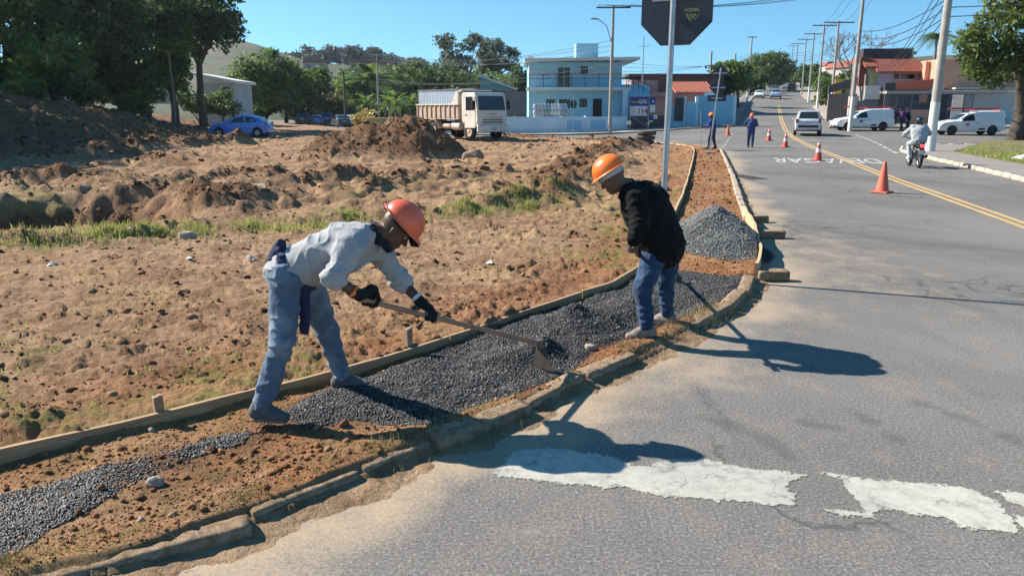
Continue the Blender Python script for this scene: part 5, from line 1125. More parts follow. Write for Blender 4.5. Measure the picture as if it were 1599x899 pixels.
bd = MB(); bd.box((-1.0, 0, 1.24), (4.5, 2.34, .12)); bd.box((-1.0, 1.14, 1.66), (4.5, .06, .78)); bd.box((-1.0, -1.14, 1.66), (4.5, .06, .78)); bd.box((1.22, 0, 2.02), (.07, 2.34, 1.55)); bo = bd.build('tipper_body', TD, tk)
for i in range(9):
    for s_ in (-1, 1): mb = MB(); mb.box((-3.15 + i * .5, s_ * 1.195, 1.66), (.09, .07, .74)); mb.build('rib', TD, bo)
mb = MB(); mb.box((-1.0, -1.2, 2.07), (4.5, .10, .08)); mb.box((-1.0, 1.2, 2.07), (4.5, .10, .08)); mb.build('top_rail', TW, bo)
mb = MB(); mb.prism([(1.18, 2.05), (1.26, 2.05), (1.26, 2.86), (1.60, 2.92), (1.60, 2.86), (1.3, 2.78), (1.18, 2.86)], 2.34); mb.prism([(.55, 2.08), (1.2, 2.08), (1.2, 2.85), (1.0, 2.85)], .05, Matrix.Translation((0, -1.15, 0))); mb.prism([(.55, 2.08), (1.2, 2.08), (1.2, 2.85), (1.0, 2.85)], .05, Matrix.Translation((0, 1.15, 0))); mb.build('cab_guard', TW, bo)
mb = MB(); mb.box((-3.55, 0, .98), (.62, 2.3, .08), tilt=Matrix.Rotation(.55, 4, 'Y')); mb.box((-3.2, 0, 1.1), (.1, 2.2, .3)); mb.build('tailgate', RUST, tk)

# ---- motorcycle and rider
mo = thing('motorcycle', 'small black motorcycle with red tail light on the right lane', 'motorcycle', (14.15, 27.0, 0), math.radians(76)); 
def bike_wheel(x, nm):
    wm = Matrix.Rotation(math.radians(90), 4, 'X'); mb = MB(); mb.lathe([(.22, -.04), (.27, -.05), (.29, -.03), (.30, 0), (.29, .03), (.27, .05), (.22, .04), (.22, -.04)], 28, (0, 0, 0), wm); w = mb.build(nm, RUB, mo, (x, 0, .30))
    mb = MB(); mb.lathe([(.22, -.02), (.20, -.02), (.20, .02), (.22, .02)], 24, (0, 0, 0), wm); [mb.tube([(0, 0, 0), (.21 * math.cos(a), 0, .21 * math.sin(a))], .006, 4) for a in np.linspace(0, 5.8, 10)]; mb.build('rim', RIM, w)
bike_wheel(-.62, 'rear_wheel'); bike_wheel(.66, 'front_wheel')
mb = MB(); mb.tube([(.45, 0, .95), (.2, 0, .72), (-.1, 0, .66), (-.55, 0, .72)], .03, 8); mb.tube([(-.62, .09, .3), (-.1, .07, .4), (.2, 0, .35), (.4, 0, .7)], .022, 8); mb.tube([(-.62, -.09, .3), (-.1, -.07, .4)], .022, 8); mb.build('frame', BLK, mo)
mb = MB(); mb.tube([(.45, .08, .98), (.66, .08, .3)], .022, 8); mb.tube([(.45, -.08, .98), (.66, -.08, .3)], .022, 8); mb.build('fork', CHR, mo)
mb = MB(); mb.box((.08, 0, .44), (.36, .22, .30), bev=.06); mb.build('engine', M('engine_metal', (.14, .14, .145), rough=.5, metal=.6), mo)
sdf_obj('fuel_tank', [cone((.05, 0, .80), (.34, 0, .84), .11, .10)], .015, BLK, mo); sdf_obj('seat', [cone((-.05, 0, .77), (-.68, 0, .83), .07, .06, (0, 1, 0), 1.6)], .015, BLK, mo); sdf_obj('tail_fairing', [cone((-.45, 0, .72), (-.80, 0, .80), .07, .045, (0, 1, 0), 1.5)], .014, BLK, mo)
mb = MB(); mb.lathe([(0, -.02), (.05, -.018), (.065, 0), (.05, .016), (0, .02)], 14, (-.85, 0, .76), Matrix.Rotation(math.radians(90), 4, 'Y'), True, .8, 1.25); mb.build('tail_light', M_emit('tail_glow', (1.0, .03, .04), 2.2), mo)
mb = MB(); mb.box((-.88, 0, .55), (.015, .19, .15), tilt=Matrix.Rotation(.25, 4, 'Y')); mb.build('number_plate', PLATE, mo); mb = MB(); mb.box((-.80, 0, .55), (.04, .16, .36), tilt=Matrix.Rotation(.3, 4, 'Y'), bev=.015); mb.build('mudguard', BLK, mo)
mb = MB(); mb.tube([(.2, -.10, .35), (-.2, -.14, .32), (-.78, -.17, .42)], [.025, .035, .05], 10); mb.build('exhaust', BLK, mo); mb = MB(); mb.tube([(.46, .36, 1.04), (.48, .12, .98), (.48, -.12, .98), (.46, -.36, 1.04)], .016, 8); mb.build('handlebar', BLK, mo)
for s_ in (-1, 1): mb = MB(); mb.tube([(.46, s_ * .28, 1.03), (.5, s_ * .36, 1.22)], .008, 6); mb.box((.48, s_ * .38, 1.26), (.03, .13, .08), bev=.015); mb.build('mirror', BLK, mo)
mw = Matrix.Translation((14.15, 27.0, 0)) @ Matrix.Rotation(math.radians(76), 4, 'Z'); T = lambda x, y, z: mw @ Vector((x, y, z)); D_ = lambda x, y, z: mw.to_3x3() @ Vector((x, y, z))
JR = dict(pelvis=T(-.30, 0, .93), hipL=T(-.28, .09, .90), hipR=T(-.28, -.09, .90), knL=T(.12, .22, .80), knR=T(.12, -.22, .80), footL=T(-.10, .22, .38), footR=T(-.10, -.22, .38), chest=T(-.20, 0, 1.24), neck=T(-.14, 0, 1.42), head=T(-.08, 0, 1.55), shL=T(-.16, .20, 1.37), shR=T(-.16, -.20, 1.37), elL=T(.06, .38, 1.16), elR=T(.06, -.38, 1.16), wrL=T(.36, .34, 1.08), wrR=T(.36, -.34, 1.08), toeL=D_(1, .1, -.1), toeR=D_(1, -.1, -.1), hf=D_(1, 0, -.05), hu=Vector((0, 0, 1)))
SR = dict(skin=SKIN_M, handL=('grip', T(.46, .33, 1.04), D_(0, 1, .2), .018), handR=('grip', T(.46, -.33, 1.04), D_(0, 1, .2), .018), legs=('jeans', LIGHTD), shoe=M_cloth('white_trainer', (.6, .6, .58), (.5, .5, .48)), sole=WHT, top=('hooded_jacket', PALEJ), sleeve={'L': .95, 'R': .95}, r0=.17, r1=.19, wide=1.1, slv=1.3, hem=-.05, hood=D_(-.08, 0, -.02), bulk=.95)
pr, BR, RR, HWR = person('motorcyclist seen from behind in pale grey hooded jacket and black helmet', JR, SR, .014)
sdf_obj('motorcycle_helmet', [ell(HWR((-.005, 0, .03)), (.155, .130, .150), RR), cone(HWR((.03, 0, -.05)), HWR((-.03, 0, -.06)), .105, .11)], .012, M('helmet_black', (.015, .015, .017), rough=.15, spec=.6, coat=.5), pr)

# ---- workers farther off
S0 = dict(skin=SKIN_D, shoe=CAPB, sole=SOLE2, top=('work_shirt', WORKB), legs=('work_trousers', DARKT), sleeve={'L': .9, 'R': .9}, r0=.15, r1=.155, hem=-.08, bulk=1.0)
bx_, by_ = 10.45, 39.0; a_ = math.radians(95); bz = hTf(bx_, by_)
px1 = (1100 - 799.5) / F_PX * 39.5; b1 = Vector((px1, 38.6, hTf(px1, 38.6) + .01))
J1 = standing(b1, math.radians(150), 1.0, .14, {'L': ((.12, .30, 1.16), (.42, .24, 1.10)), 'R': ((.05, .27, 1.14), (.28, .14, 1.02))}, .10)
st0 = J1['wrL'] + Vector((-.08, .02, .04)); SX = Vector((-.06, .0, 1)).normalized(); st_c = st0
person('far worker in navy overalls beside the arrow sign post, holding a pole', J1, dict(S0, top=('overall_top', WORKB), handL=('grip', st0, SX, .016), handR=('open', Vector((-.6, .3, -.4)), Vector((0, 0, 1))), hat=HAT2, liner=BAND), .014)
po = tag((lambda mb: mb.build('tool_pole', M('pole_grey', (.35, .3, .26)), None, st_c))(MB().tube([SX * -1.13, SX * .75], .016, 8).tube([SX * -1.16, SX * -1.02], [.05, .02], 8)), 'thin upright pole held by the far worker in overalls', 'pole')
px2 = (1160 - 799.5) / F_PX * 41.6; b2 = Vector((px2, 41.0, rzf(px2, 41)))
J2 = standing(b2, math.radians(-105), 1.0, .13, {'L': ((-.05, .30, 1.16), (.20, .22, 1.12)), 'R': ((-.05, .32, 1.14), (.16, .34, 1.20))}, .02)
pp, BP, RP, HWP = person('far worker in blue shirt walking towards us on the road edge', J2, dict(S0, legs=('jeans', JEANS2), handL=('open', Vector((-.3, -.5, .3)), Vector((0, -1, 0))), handR=('open', Vector((.2, -.3, .5)), Vector((0, -1, 0))), hat=HAT1, liner=BAND), .014)
# two men at the open van
for (x, y, an, lean, lab, mt) in ((30.35, 60.4, 190, .28, 'man in purple shirt leaning into the open van', PURPLE), (31.15, 61.0, 170, .2, 'man in dark shirt behind the open van, next to the purple one', M_cloth('plum_shirt', (.04, .018, .06), (.03, .014, .045)))):
    b = Vector((x, y, rzf(x, y) + .0)); J = standing(b, math.radians(an), 1.0, .15, {'L': ((.15, .27, 1.12), (.38, .18, 1.05)), 'R': ((.15, .27, 1.12), (.38, .18, 1.05))}, lean)
    person(lab, J, dict(S0, top=('shirt', mt), sleeve={'L': .2, 'R': .2}, handL=('open', J['toeL'], Vector((0, 0, 1))), handR=('open', J['toeL'], Vector((0, 0, 1)))), .016)
# ------------------------------------------------------------------ pavements, buildings, walls, poles, wires, signs, cones
PAVE = M('pavement_concrete', (.40, .34, .275), (.33, .27, .215), 1.2, .92, .004, 30, dirt=((.27, .20, .14), .4)); PAVE2 = M('old_pavement', (.26, .235, .215), (.21, .19, .17), 1.2, .92, .004, 30, dirt=((.20, .16, .12), .4))
def slab(name, pl, mat, h=.12, drop=.25):
    """flat sheet with a kerb-high edge, following the ground"""
    bm = bmesh.new(); top = [bm.verts.new((x, y, rzf(x, y) + h)) for x, y in pl]; bot = [bm.verts.new((x, y, rzf(x, y) + h - drop)) for x, y in pl]; n = len(pl)
    bm.faces.new(top)
    for i in range(n): bm.faces.new([top[i], bot[i], bot[(i + 1) % n], top[(i + 1) % n]])
    bmesh.ops.triangulate(bm, faces=[f for f in bm.faces if len(f.verts) > 4]); bmesh.ops.recalc_face_normals(bm, faces=bm.faces[:])
    me = bpy.data.meshes.new(name); bm.to_mesh(me); bm.free(); me.materials.append(mat); return tag(link(name, me), kind='structure')
off = lambda y, d: (float(np.interp(y, _cy, _cx)) + d, y)
rk = resample([(a, b, 0) for a, b in RCURB], 1.5); slab('pavement', [(p.x + (.1 if p.y < 40 else 0), p.y - (.1 if p.y > 41 else 0)) for p in rk] + [(60, 30), (40, 4), (14, 4)], PAVE2, .115)
ys = list(np.arange(63.5, 300, 7)); slab('pavement', [off(y, 4.5 + (2.5 if abs(y - 118) < 9 else 0)) for y in ys] + [off(y, 9.5) for y in ys[::-1]], PAVE, .13)
ys = list(np.arange(66, 300, 7)); slab('pavement', [off(y, -8.0) for y in ys] + [off(y, -4.4) for y in ys[::-1]], PAVE2, .13)
slab('pavement', [(-16, 63.5), (-5, 61.3), (4.2, 61.2), (9.6, 63.2), (15.5, 64.2), (19.0, 66.5), (18.0, 70), (-16, 72)], PAVE, .12)
slab('pavement', [(26.0, 63.6), (60, 63.6), (60, 67.4), (27.5, 67.4)], PAVE2, .13)
# grass verge on the right
VERGE = [G(1488, 237, .12), G(1530, 245, .12), G(1599, 257, .12), G(1750, 285, .12), (36, 30), (40, 42), G(1600, 222, .12), G(1545, 222, .12)]
slab('verge', VERGE, M('verge_soil', (.12, .12, .045), (.20, .14, .08), 1.5, .95, .01, 20), .13, .1)
p = sample_poly(VERGE, 26000, lambda x, y: np.where(x < 34, np.clip(.55 + .9 * fbm(x * .7, y * .7, 3, 300), 0.03, 1), .2)); P = np.column_stack([p, 0 * p[:, 0] + .12])
me = blades('verge_grass', P, RNG.uniform(.04, .14, len(P)), RNG.uniform(.010, .018, len(P)), M_GRASS, .9); tag(link('verge_grass', me, None, M_GRASS), 'grass verge on the right corner under the big tree', 'grass', kind='stuff')

WBLUE = M('blue_wall_paint', (.27, .54, .69), (.23, .47, .62), .8, .85, .003, 20, dirt=((.42, .47, .48), .22)); WPALE = M('pale_blue_wall', (.58, .70, .76), (.48, .61, .69), .8, .88, .003, 20, dirt=((.62, .62, .58), .30)); CREAM = M('offwhite_trim', (.62, .62, .58), (.5, .5, .47), 1, .85)
DGL = M_glass('dark_window', (.012, .014, .017), .15); MET = M('dark_metal', (.028, .034, .045), rough=.6); GALV = M('galvanised', (.38, .40, .42), (.30, .32, .34), 10, .42, metal=.75)
def part_box(root, name, c, d, mat, **k): mb = MB(); mb.box(c, d, **k); return mb.build(name, mat, root)
def wall_openings(root, name, x0, x1, z0, z1, y, t, holes, mat):
    """wall in the xz plane with real openings: (xa, xb, za, zb)"""
    xs = sorted({x0, x1, *[h[0] for h in holes], *[h[1] for h in holes]}); zs = sorted({z0, z1, *[h[2] for h in holes], *[h[3] for h in holes]}); mb = MB()
    for a, b in zip(xs[:-1], xs[1:]):
        run = None
        for c, d in zip(zs[:-1], zs[1:]):
            hole = any(h[0] <= a + 1e-6 and b <= h[1] + 1e-6 and h[2] <= c + 1e-6 and d <= h[3] + 1e-6 for h in holes)
            if hole:
                if run: mb.box(((a + b) / 2, y + t / 2, (run[0] + run[1]) / 2), (b - a, t, run[1] - run[0])); run = None
            else: run = (run[0], d) if run else (c, d)
        if run: mb.box(((a + b) / 2, y + t / 2, (run[0] + run[1]) / 2), (b - a, t, run[1] - run[0]))
    return mb.build(name, mat, root)
def window(root, xa, xb, za, zb, y, frame_m=None, nv=1):
    g = part_box(root, 'window', ((xa + xb) / 2, y + .12, (za + zb) / 2), (xb - xa, .03, zb - za), DGL); fm = frame_m or MET; w = .05
    mb = MB(); mb.box(((xa + xb) / 2, y + .08, za + w / 2), (xb - xa, .06, w)); mb.box(((xa + xb) / 2, y + .08, zb - w / 2), (xb - xa, .06, w))
    for i in range(nv + 2): mb.box((xa + w / 2 + (xb - xa - w) * i / (nv + 1), y + .081, (za + zb) / 2), (w, .06, zb - za - 2 * w))
    mb.build('frame', fm, g); part_box(g, 'sill', ((xa + xb) / 2, y - .03, za - .035), (xb - xa + .12, .14, .06), CREAM)
# ---- blue two-storey building
s68 = 68 / F_PX; X_ = lambda px: (px - 799.5) * s68; Z_ = lambda py: CAM_H + (172 - py) * s68
bb = thing('two_storey_building', 'blue two-storey building with balcony, flat roof and water tank box', 'building', (X_(825), 68, 0)); ox = X_(825)
q = lambda a, b, c, d: (X_(a) - ox, X_(b) - ox, Z_(d), Z_(c)); lowh = [q(852, 866, 156, 168), q(872, 889, 156, 170), q(903, 915, 155, 168), (X_(924) - ox, X_(938) - ox, .1, Z_(155))]; uph = [(X_(869) - ox, X_(889) - ox, Z_(139), Z_(108)), q(904, 915, 107, 120)]
Wd = X_(967) - ox; wall_openings(bb, 'wall', 0, Wd, -.1, Z_(143), .9, .2, lowh, WBLUE); wall_openings(bb, 'wall', 0, Wd, Z_(139), Z_(101), 0.9, .2, uph, WBLUE)
for h in lowh[:3] + uph[1:]: window(bb, *h, .9)
part_box(bb, 'doorway', ((lowh[3][0] + lowh[3][1]) / 2, 1.05, (lowh[3][2] + lowh[3][3]) / 2), (lowh[3][1] - lowh[3][0], .04, lowh[3][3] - lowh[3][2]), M('dark_interior', (.02, .018, .018), rough=.9)); window(bb, *uph[0], .9, CREAM, 1)
part_box(bb, 'side_wall', (.1, 5, 3.0), (.2, 7.8, 6.2), WBLUE); part_box(bb, 'side_wall', (Wd - .1, 5, 3.0), (.2, 7.8, 6.2), WBLUE); part_box(bb, 'rear_wall', (Wd / 2, 8.9, 3.0), (Wd - .4, .2, 6.2), WBLUE)
[part_box(bb, 'pale_band', ((a_ + b_) / 2, .885, Z_(117)), (b_ - a_, .02, .55), M('grey_blue_band', (.40, .50, .56), rough=.85)) for a_, b_ in ((.01, uph[0][0]), (uph[0][1], uph[1][0]), (uph[1][1], Wd - .01))]; part_box(bb, 'balcony_slab', ((Wd + .6) / 2 - .1, .25, Z_(141)), (Wd + .8, 1.6, .26), CREAM)
part_box(bb, 'roof_slab', (Wd / 2 + .45, 4.2, Z_(99) + .05), (Wd + 1.7, 9.8, .22), CREAM, tilt=Matrix.Rotation(-.012, 4, 'Y')); part_box(bb, 'water_tank_box', (X_(915) - ox, 3.0, Z_(84)), (X_(932) - X_(898), 2.2, Z_(73) - Z_(96)), WBLUE); part_box(bb, 'roof_hatch', (X_(829) - ox, 2.5, Z_(94)), (.5, .8, .35), CREAM, tilt=Matrix.Rotation(.35, 4, 'Y'))
part_box(bb, 'column', (X_(970) - ox, -.4, Z_(170)), (.42, .42, 3.3), WPALE)
rl = MB(); zt, zb_ = Z_(120), Z_(139)
for zz in (zt, (zt + zb_) / 2 + .2): rl.box((Wd / 2 + .1, -.45, zz), (Wd + .4, .04, .04))
rl.build('railing_rail', MET, bb)
for i in range(8): part_box(bb, 'railing_post', (.05 + i * (Wd + .2) / 7, -.45, (zt + zb_) / 2), (.05, .05, zt - zb_), MET)
part_box(bb, 'stair_wall', (Wd + 1.6, 3.2, 2.6), (2.6, .2, 3.2), WBLUE); mb = MB(); mb.tube([(Wd + .5, .2, zt), (Wd + 2.6, .5, 3.9)], .03, 6); mb.tube([(Wd + .5, .2, zt - .5), (Wd + 2.6, .5, 3.4)], .025, 6); [mb.tube([(Wd + .5 + k, .2 + k * .14, zb_ - .1 - k * .3), (Wd + .5 + k, .2 + k * .14, zt - k * .45)], .025, 6) for k in (0, .45, .9, 1.35)]; mb.build('stair_rail', MET, bb)
mb = MB(); mb.tube([(.04, .86, 6.0), (.04, .86, .1)], .045, 6); mb.build('downpipe', CREAM, bb)
# gas cylinders stacked on the forecourt
M_CYL = [M('cylinder_' + n_, c, tuple(v * .8 for v in c), 6, .5, dirt=((.2, .17, .14), .25)) for n_, c in (('silver', (.42, .44, .45)), ('blue', (.25, .36, .46)), ('white', (.58, .58, .55)), ('grey', (.30, .31, .31)), ('ochre', (.36, .25, .13)))]
mb = MB(); mb.lathe([(0, 0), (.13, 0), (.17, .05), (.18, .10), (.18, .30), (.15, .37), (.06, .40), (.11, .40), (.11, .46), (.10, .46), (.10, .41), (0, .40)], 12); me0 = None
for i in range(10):
    for k in range(5):
        if me0 is None: o = mb.build('gas_cylinder', M_CYL[0]); me0 = o.data
        else: o = bpy.data.objects.new('gas_cylinder', me0); COL.objects.link(o)
        o.material_slots[0].link = 'OBJECT'; o.material_slots[0].material = M_CYL[0 if (i < 3) else (4 if (i, k) == (5, 2) else (2 if i in (5, 6, 7) else (1 if k == 4 else 3)))]
        o.location = (X_(835) * 66 / 68 + i * .285 + random.uniform(-.01, .01), 66.0 + random.uniform(-.03, .03), .12 + .475 * k); tag(o, 'squat metal gas cylinder in the stack before the blue building', 'gas cylinder', 'stacked gas cylinders')
mb = MB(); mb.prism([(0, 0), (1.2, 0), (1.5, .45), (.9, .75), (.3, .6)], .9); o = mb.build('covered_heap', M('dark_red_tarp', (.10, .035, .025), (.05, .04, .04), 3, .9)); o.location = (X_(918), 66.6, .1); tag(o, 'dark red heap covered by a tarp beside the blue building door', 'heap')
# front wall with pilasters
fw = thing('boundary_wall', 'pale blue plastered boundary wall with pilasters in front of the blue building', 'wall', (0, 0, 0))
wl = [(-8.2, 63.8), (-5.2, 63.6), (-2.2, 63.5), (.2, 63.5), (2.2, 63.5), (4.1, 63.5), (6.1, 64.2), (8.2, 65.2), (9.6, 66.0)]
for i, (a, b) in enumerate(zip(wl[:-1], wl[1:])):
    c = ((a[0] + b[0]) / 2, (a[1] + b[1]) / 2); L_ = math.hypot(b[0] - a[0], b[1] - a[1]); an = math.atan2(b[1] - a[1], b[0] - a[0]); part_box(fw, 'wall_panel', (c[0], c[1], .70), (L_ - .16, .14, 1.42), WPALE, rz_=an); part_box(fw, 'pilaster', (b[0], b[1], .72), (.24, .26, 1.50), WPALE, rz_=an)
    part_box(fw, 'recess_panel', (c[0], c[1] - .075, .78), (L_ * .62, .02, .75), WBLUE if i in (5, 6) else WPALE, rz_=an)
# gate with the price banner
gt = thing('sliding_gate', 'dark barred gate carrying a gas price banner between blue pillars', 'gate', (9.95, 66.2, .12)); gw = 3.15
mb = MB(); [mb.box((gw * k, 0, 1.45), (.06, .06, 2.9)) for k in (0, .5, 1)]; [mb.box((gw / 2, .004, z), (gw, .05, .06)) for z in (.04, 2.88)]; mb.build('gate_frame', MET, gt); mb = MB(); [mb.box((.12 + i * .125, .01, 1.45), (.018, .018, 2.8)) for i in range(24)]; gb = mb.build('gate_bars', MET, gt); tag(gb, kind='stuff')
part_box(gt, 'lower_sheet', (gw * .27, .04, .75), (gw * .42, .02, 1.25), M('gate_sheet', (.10, .095, .10), rough=.7)); part_box(gt, 'lower_sheet', (gw * .77, .04, .75), (gw * .42, .02, 1.25), M('gate_sheet', (.10, .095, .10)))
mb = MB(); mb.tube([(.35, .0, 1.25), (1.5, 0, .5)], .03, 6); mb.build('brace', GALV, gt)
BV = M('banner_violet', (.055, .045, .22), rough=.7); BW = M('banner_white', (.70, .69, .70), rough=.7); BY = M('banner_yellow', (.75, .55, .06), rough=.7); BR = M('banner_red', (.55, .04, .05), rough=.7); BO = M('banner_orange', (.75, .30, .10), rough=.7)
bn = thing('price_banner', 'violet and white gas price banner reading 114 on the gate', 'banner', (9.95, 66.12, .12))
part_box(bn, 'upper_panel', (.80, 0, 2.50), (1.50, .02, .70), BV); part_box(bn, 'lower_panel', (.80, 0, 1.75), (1.50, .02, .80), BW)
def put(o, x, y, z, sx=1.0): o.rotation_euler = (math.radians(90), 0, 0); o.location = (x, y, z); o.scale = (sx, 1, 1); return o
put(text_mesh('GÁS', .46, BW, 'banner_text', bn, .004, True), 1.13, -.02, 2.50, .85); put(text_mesh('Nacional', .22, BY, 'banner_text', bn, .004, True), .42, -.02, 2.50, .78); put(text_mesh('114', .62, BR, 'banner_text', bn, .004, True), 1.12, -.02, 1.73, .95)
for z in (2.02, 1.86, 1.70, 1.56): part_box(bn, 'banner_line', (.28, -.016, z), (.36, .012, .06), BO)
sg = thing('gate_notice', 'small violet and white notices hung on the right gate leaf', 'sign', (9.95, 66.12, .12)); part_box(sg, 'notice', (1.95, 0, 2.55), (.50, .02, .55), BV); part_box(sg, 'notice', (1.97, 0, 1.95), (.46, .02, .60), BW); part_box(sg, 'notice', (1.86, 0, 1.18), (.36, .02, .42), BV); part_box(sg, 'notice', (1.86, 0, .90), (.36, .02, .12), BW); put(text_mesh('A', .3, BW, 'banner_text', sg, .003, True), 2.0, -.015, 2.52)
part_box(sg, 'round_notice', (2.25, .02, 1.25), (.34, .02, .36), BW, bev=.1)
pl2 = thing('boundary_wall', 'stepped blue wall and pillars right of the banner gate', 'wall', (0, 0, 0)); 
for x, w, h, y in ((13.35, .42, 3.4, 66.3), (14.1, .9, 2.2, 66.5), (14.75, .2, 3.0, 66.6), (15.3, .7, 2.6, 66.8), (15.85, .25, 3.0, 67.0)): part_box(pl2, 'pillar', (x, y, h / 2 + .05), (w, .3, h), WPALE if w < .5 else WBLUE)
part_box(pl2, 'steel_gate', (17.6, 67.6, 1.7), (3.1, .08, 2.9), M('blue_steel', (.20, .46, .62), (.18, .41, .56), 1, .5)); part_box(pl2, 'pillar', (19.3, 67.8, 1.6), (.3, .3, 3.1), WPALE)
# dark bag and coat hanging at the pillar, meter box
o = part_box(None, 'meter_box', (14.2, 66.25, 2.0), (.75, .2, 1.9), MET, bev=.03); tag(o, 'dark tall meter box on the blue wall behind the stop sign post', 'box')
# walls climbing along the left pavement
for i, (y0, y1, h, m_, lab) in enumerate(((68.5, 84, 2.5, WPALE, 'pale blue wall climbing the left pavement nearest the gate'), (84.2, 100, 2.6, M('grey_wall', (.34, .33, .32), (.28, .27, .26), .8, .9), 'grey plaster wall halfway up the left pavement'), (100.2, 122, 2.4, M('bluegrey_wall', (.36, .42, .46), (.3, .36, .4), .8, .9), 'blue grey wall farthest up the left pavement'))):
    r = thing('boundary_wall', lab, 'wall'); n = 5
    for k in range(n):
        ya = y0 + (y1 - y0) * k / n; yb = y0 + (y1 - y0) * (k + 1) / n; a = off(ya, -7.0); b = off(yb, -7.0); an = math.atan2(b[1] - a[1], b[0] - a[0]); cx, cy = (a[0] + b[0]) / 2, (a[1] + b[1]) / 2; z = rzf(cx, cy)
        part_box(r, 'wall_panel', (cx, cy, z + h / 2 - .15), (math.hypot(b[0] - a[0], b[1] - a[1]) - .02, .18, h + .3), m_, rz_=an); part_box(r, 'pilaster', (a[0], a[1], z + h / 2), (.32, .3, h + .5), m_, rz_=an)
# ---- roofs with tile ridges
TILE = M('clay_tile', (.30, .088, .05), (.22, .062, .038), 3, .85, .006, 25, dirt=((.16, .07, .05), .35))
def tile_roof(root, x0, x1, y0, y1, z0, z1, n, mat=None, name='roof'):
    """mono-pitch of barrel tiles running up the slope"""
    mb = MB(); w = (x1 - x0) / n
    for i in range(n):
        xa = x0 + i * w; k = 6
        pr = [(xa + w * j / k, .5 * w * math.sin(math.pi * j / k)) for j in range(k + 1)]
        vs = [(x, y0, z0 + h) for x, h in pr] + [(x, y1, z1 + h) for x, h in pr]; mb.add(vs, [(j, j + 1, k + 2 + j, k + 1 + j) for j in range(k)], True); mb.add([(x, y0, z0 + h) for x, h in pr] + [(x, y0, z0 - .12) for x, h in pr], [(j + 1, j, k + 1 + j, k + 2 + j) for j in range(k)])
    mb.box(((x0 + x1) / 2, (y0 + y1) / 2, (z0 + z1) / 2 - .08), (x1 - x0, math.hypot(y1 - y0, z1 - z0), .1), tilt=Matrix.Rotation(math.atan2(z1 - z0, y1 - y0), 4, 'X')); return mb.build(name, mat or TILE, root)
pk = thing('house', 'dull pink house with clay tile roof behind the blue gate', 'house', (0, 0, 0)); PINK = M('dull_pink_wall', (.27, .15, .14), (.22, .12, .11), .8, .9)
part_box(pk, 'wall', (19.0, 92, 3.2), (9.3, 8, 4.8), PINK); part_box(pk, 'wall', (14.8, 90.6, 3.4), (3.0, 6, 3.6), M('rose_wall', (.44, .27, .24), rough=.9)); part_box(pk, 'roof_slab', (18.6, 91.6, 5.72), (11.4, 9.4, .25), M('dark_eave', (.10, .07, .065), rough=.9)); tile_roof(pk, 17.2, 21.5, 82.5, 86.5, 3.7, 4.9, 15); part_box(pk, 'wall', (17.75, 84.6, 2.2), (7.2, 3.6, 3.2), PINK)
ms = thing('metal_shed', 'long shed of pale corrugated metal sheets behind the tipper truck', 'shed', (0, 0, 0)); s80 = 80 / F_PX; zt = CAM_H + (172 - 141) * s80
CORR = M('corrugated_sheet', (.68, .72, .76), (.6, .64, .68), 1.2, .55, metal=.2); CORR2 = M('brown_sheet', (.22, .18, .165), (.18, .145, .13), 1.2, .7)
def corrug(root, name, a, b, z0, z1, n, mat, amp=.035):
    a, b = Vector((*a, 0)), Vector((*b, 0)); d = (b - a); nn = Vector((d.y, -d.x, 0)).normalized(); mb = MB(); vs = []
    for i in range(n * 2 + 1): p = a + d * i / (2 * n) + nn * amp * (1 if i % 2 else -1); vs += [(p.x, p.y, z0), (p.x, p.y, z1)]
    mb.add(vs, [(2 * i, 2 * i + 2, 2 * i + 3, 2 * i + 1) for i in range(2 * n)]); return mb.build(name, mat, root)
xa, xb, xc_ = (658 - 799.5) * s80, (746 - 799.5) * s80, 1.6
corrug(ms, 'front_sheet', (xa * 87 / 80, 87), (xb, 79), -.2, zt, 34, CORR); corrug(ms, 'side_sheet', (xb, 79), (xc_, 84), -.2, zt - .25, 30, CORR2); mb = MB(); rp = [(xa * 87 / 80 - .1, 87, zt + .04), (xb, 78.8, zt + .04), (xc_, 84, zt - .2), (xc_ - 5, 93, zt - .2), (xa * 87 / 80, 93, zt)]; mb.add(rp + [(a, b, c - .08) for a, b, c in rp], [(0, 1, 2, 3, 4), (9, 8, 7, 6, 5)] + [(i, i + 5, (i + 1) % 5 + 5, (i + 1) % 5) for i in range(5)]); mb.build('roof', CORR2, ms)
tl_ = thing('house', 'teal gabled house half hidden by trees above the shed', 'house', (0, 0, 0)); TEAL = M('teal_wall', (.12, .30, .30), rough=.9); s1 = 105 / F_PX
mb = MB(); x0, x1 = (752 - 799.5) * s1, (800 - 799.5) * s1; mb.prism([(x0, 0), (x1, 0), (x1, 4.6), (x0 + .4, 6.4), (x0, 6.3)], 7, Matrix.Translation((0, 108, 0))); mb.build('wall', TEAL, tl_); mb = MB(); mb.prism([(x0 - .3, 6.35), (x0 - .3, 6.6), (x1 + .6, 4.75), (x1 + .6, 4.5)], 7.6, Matrix.Translation((0, 108, 0))); mb.build('roof', CREAM, tl_)
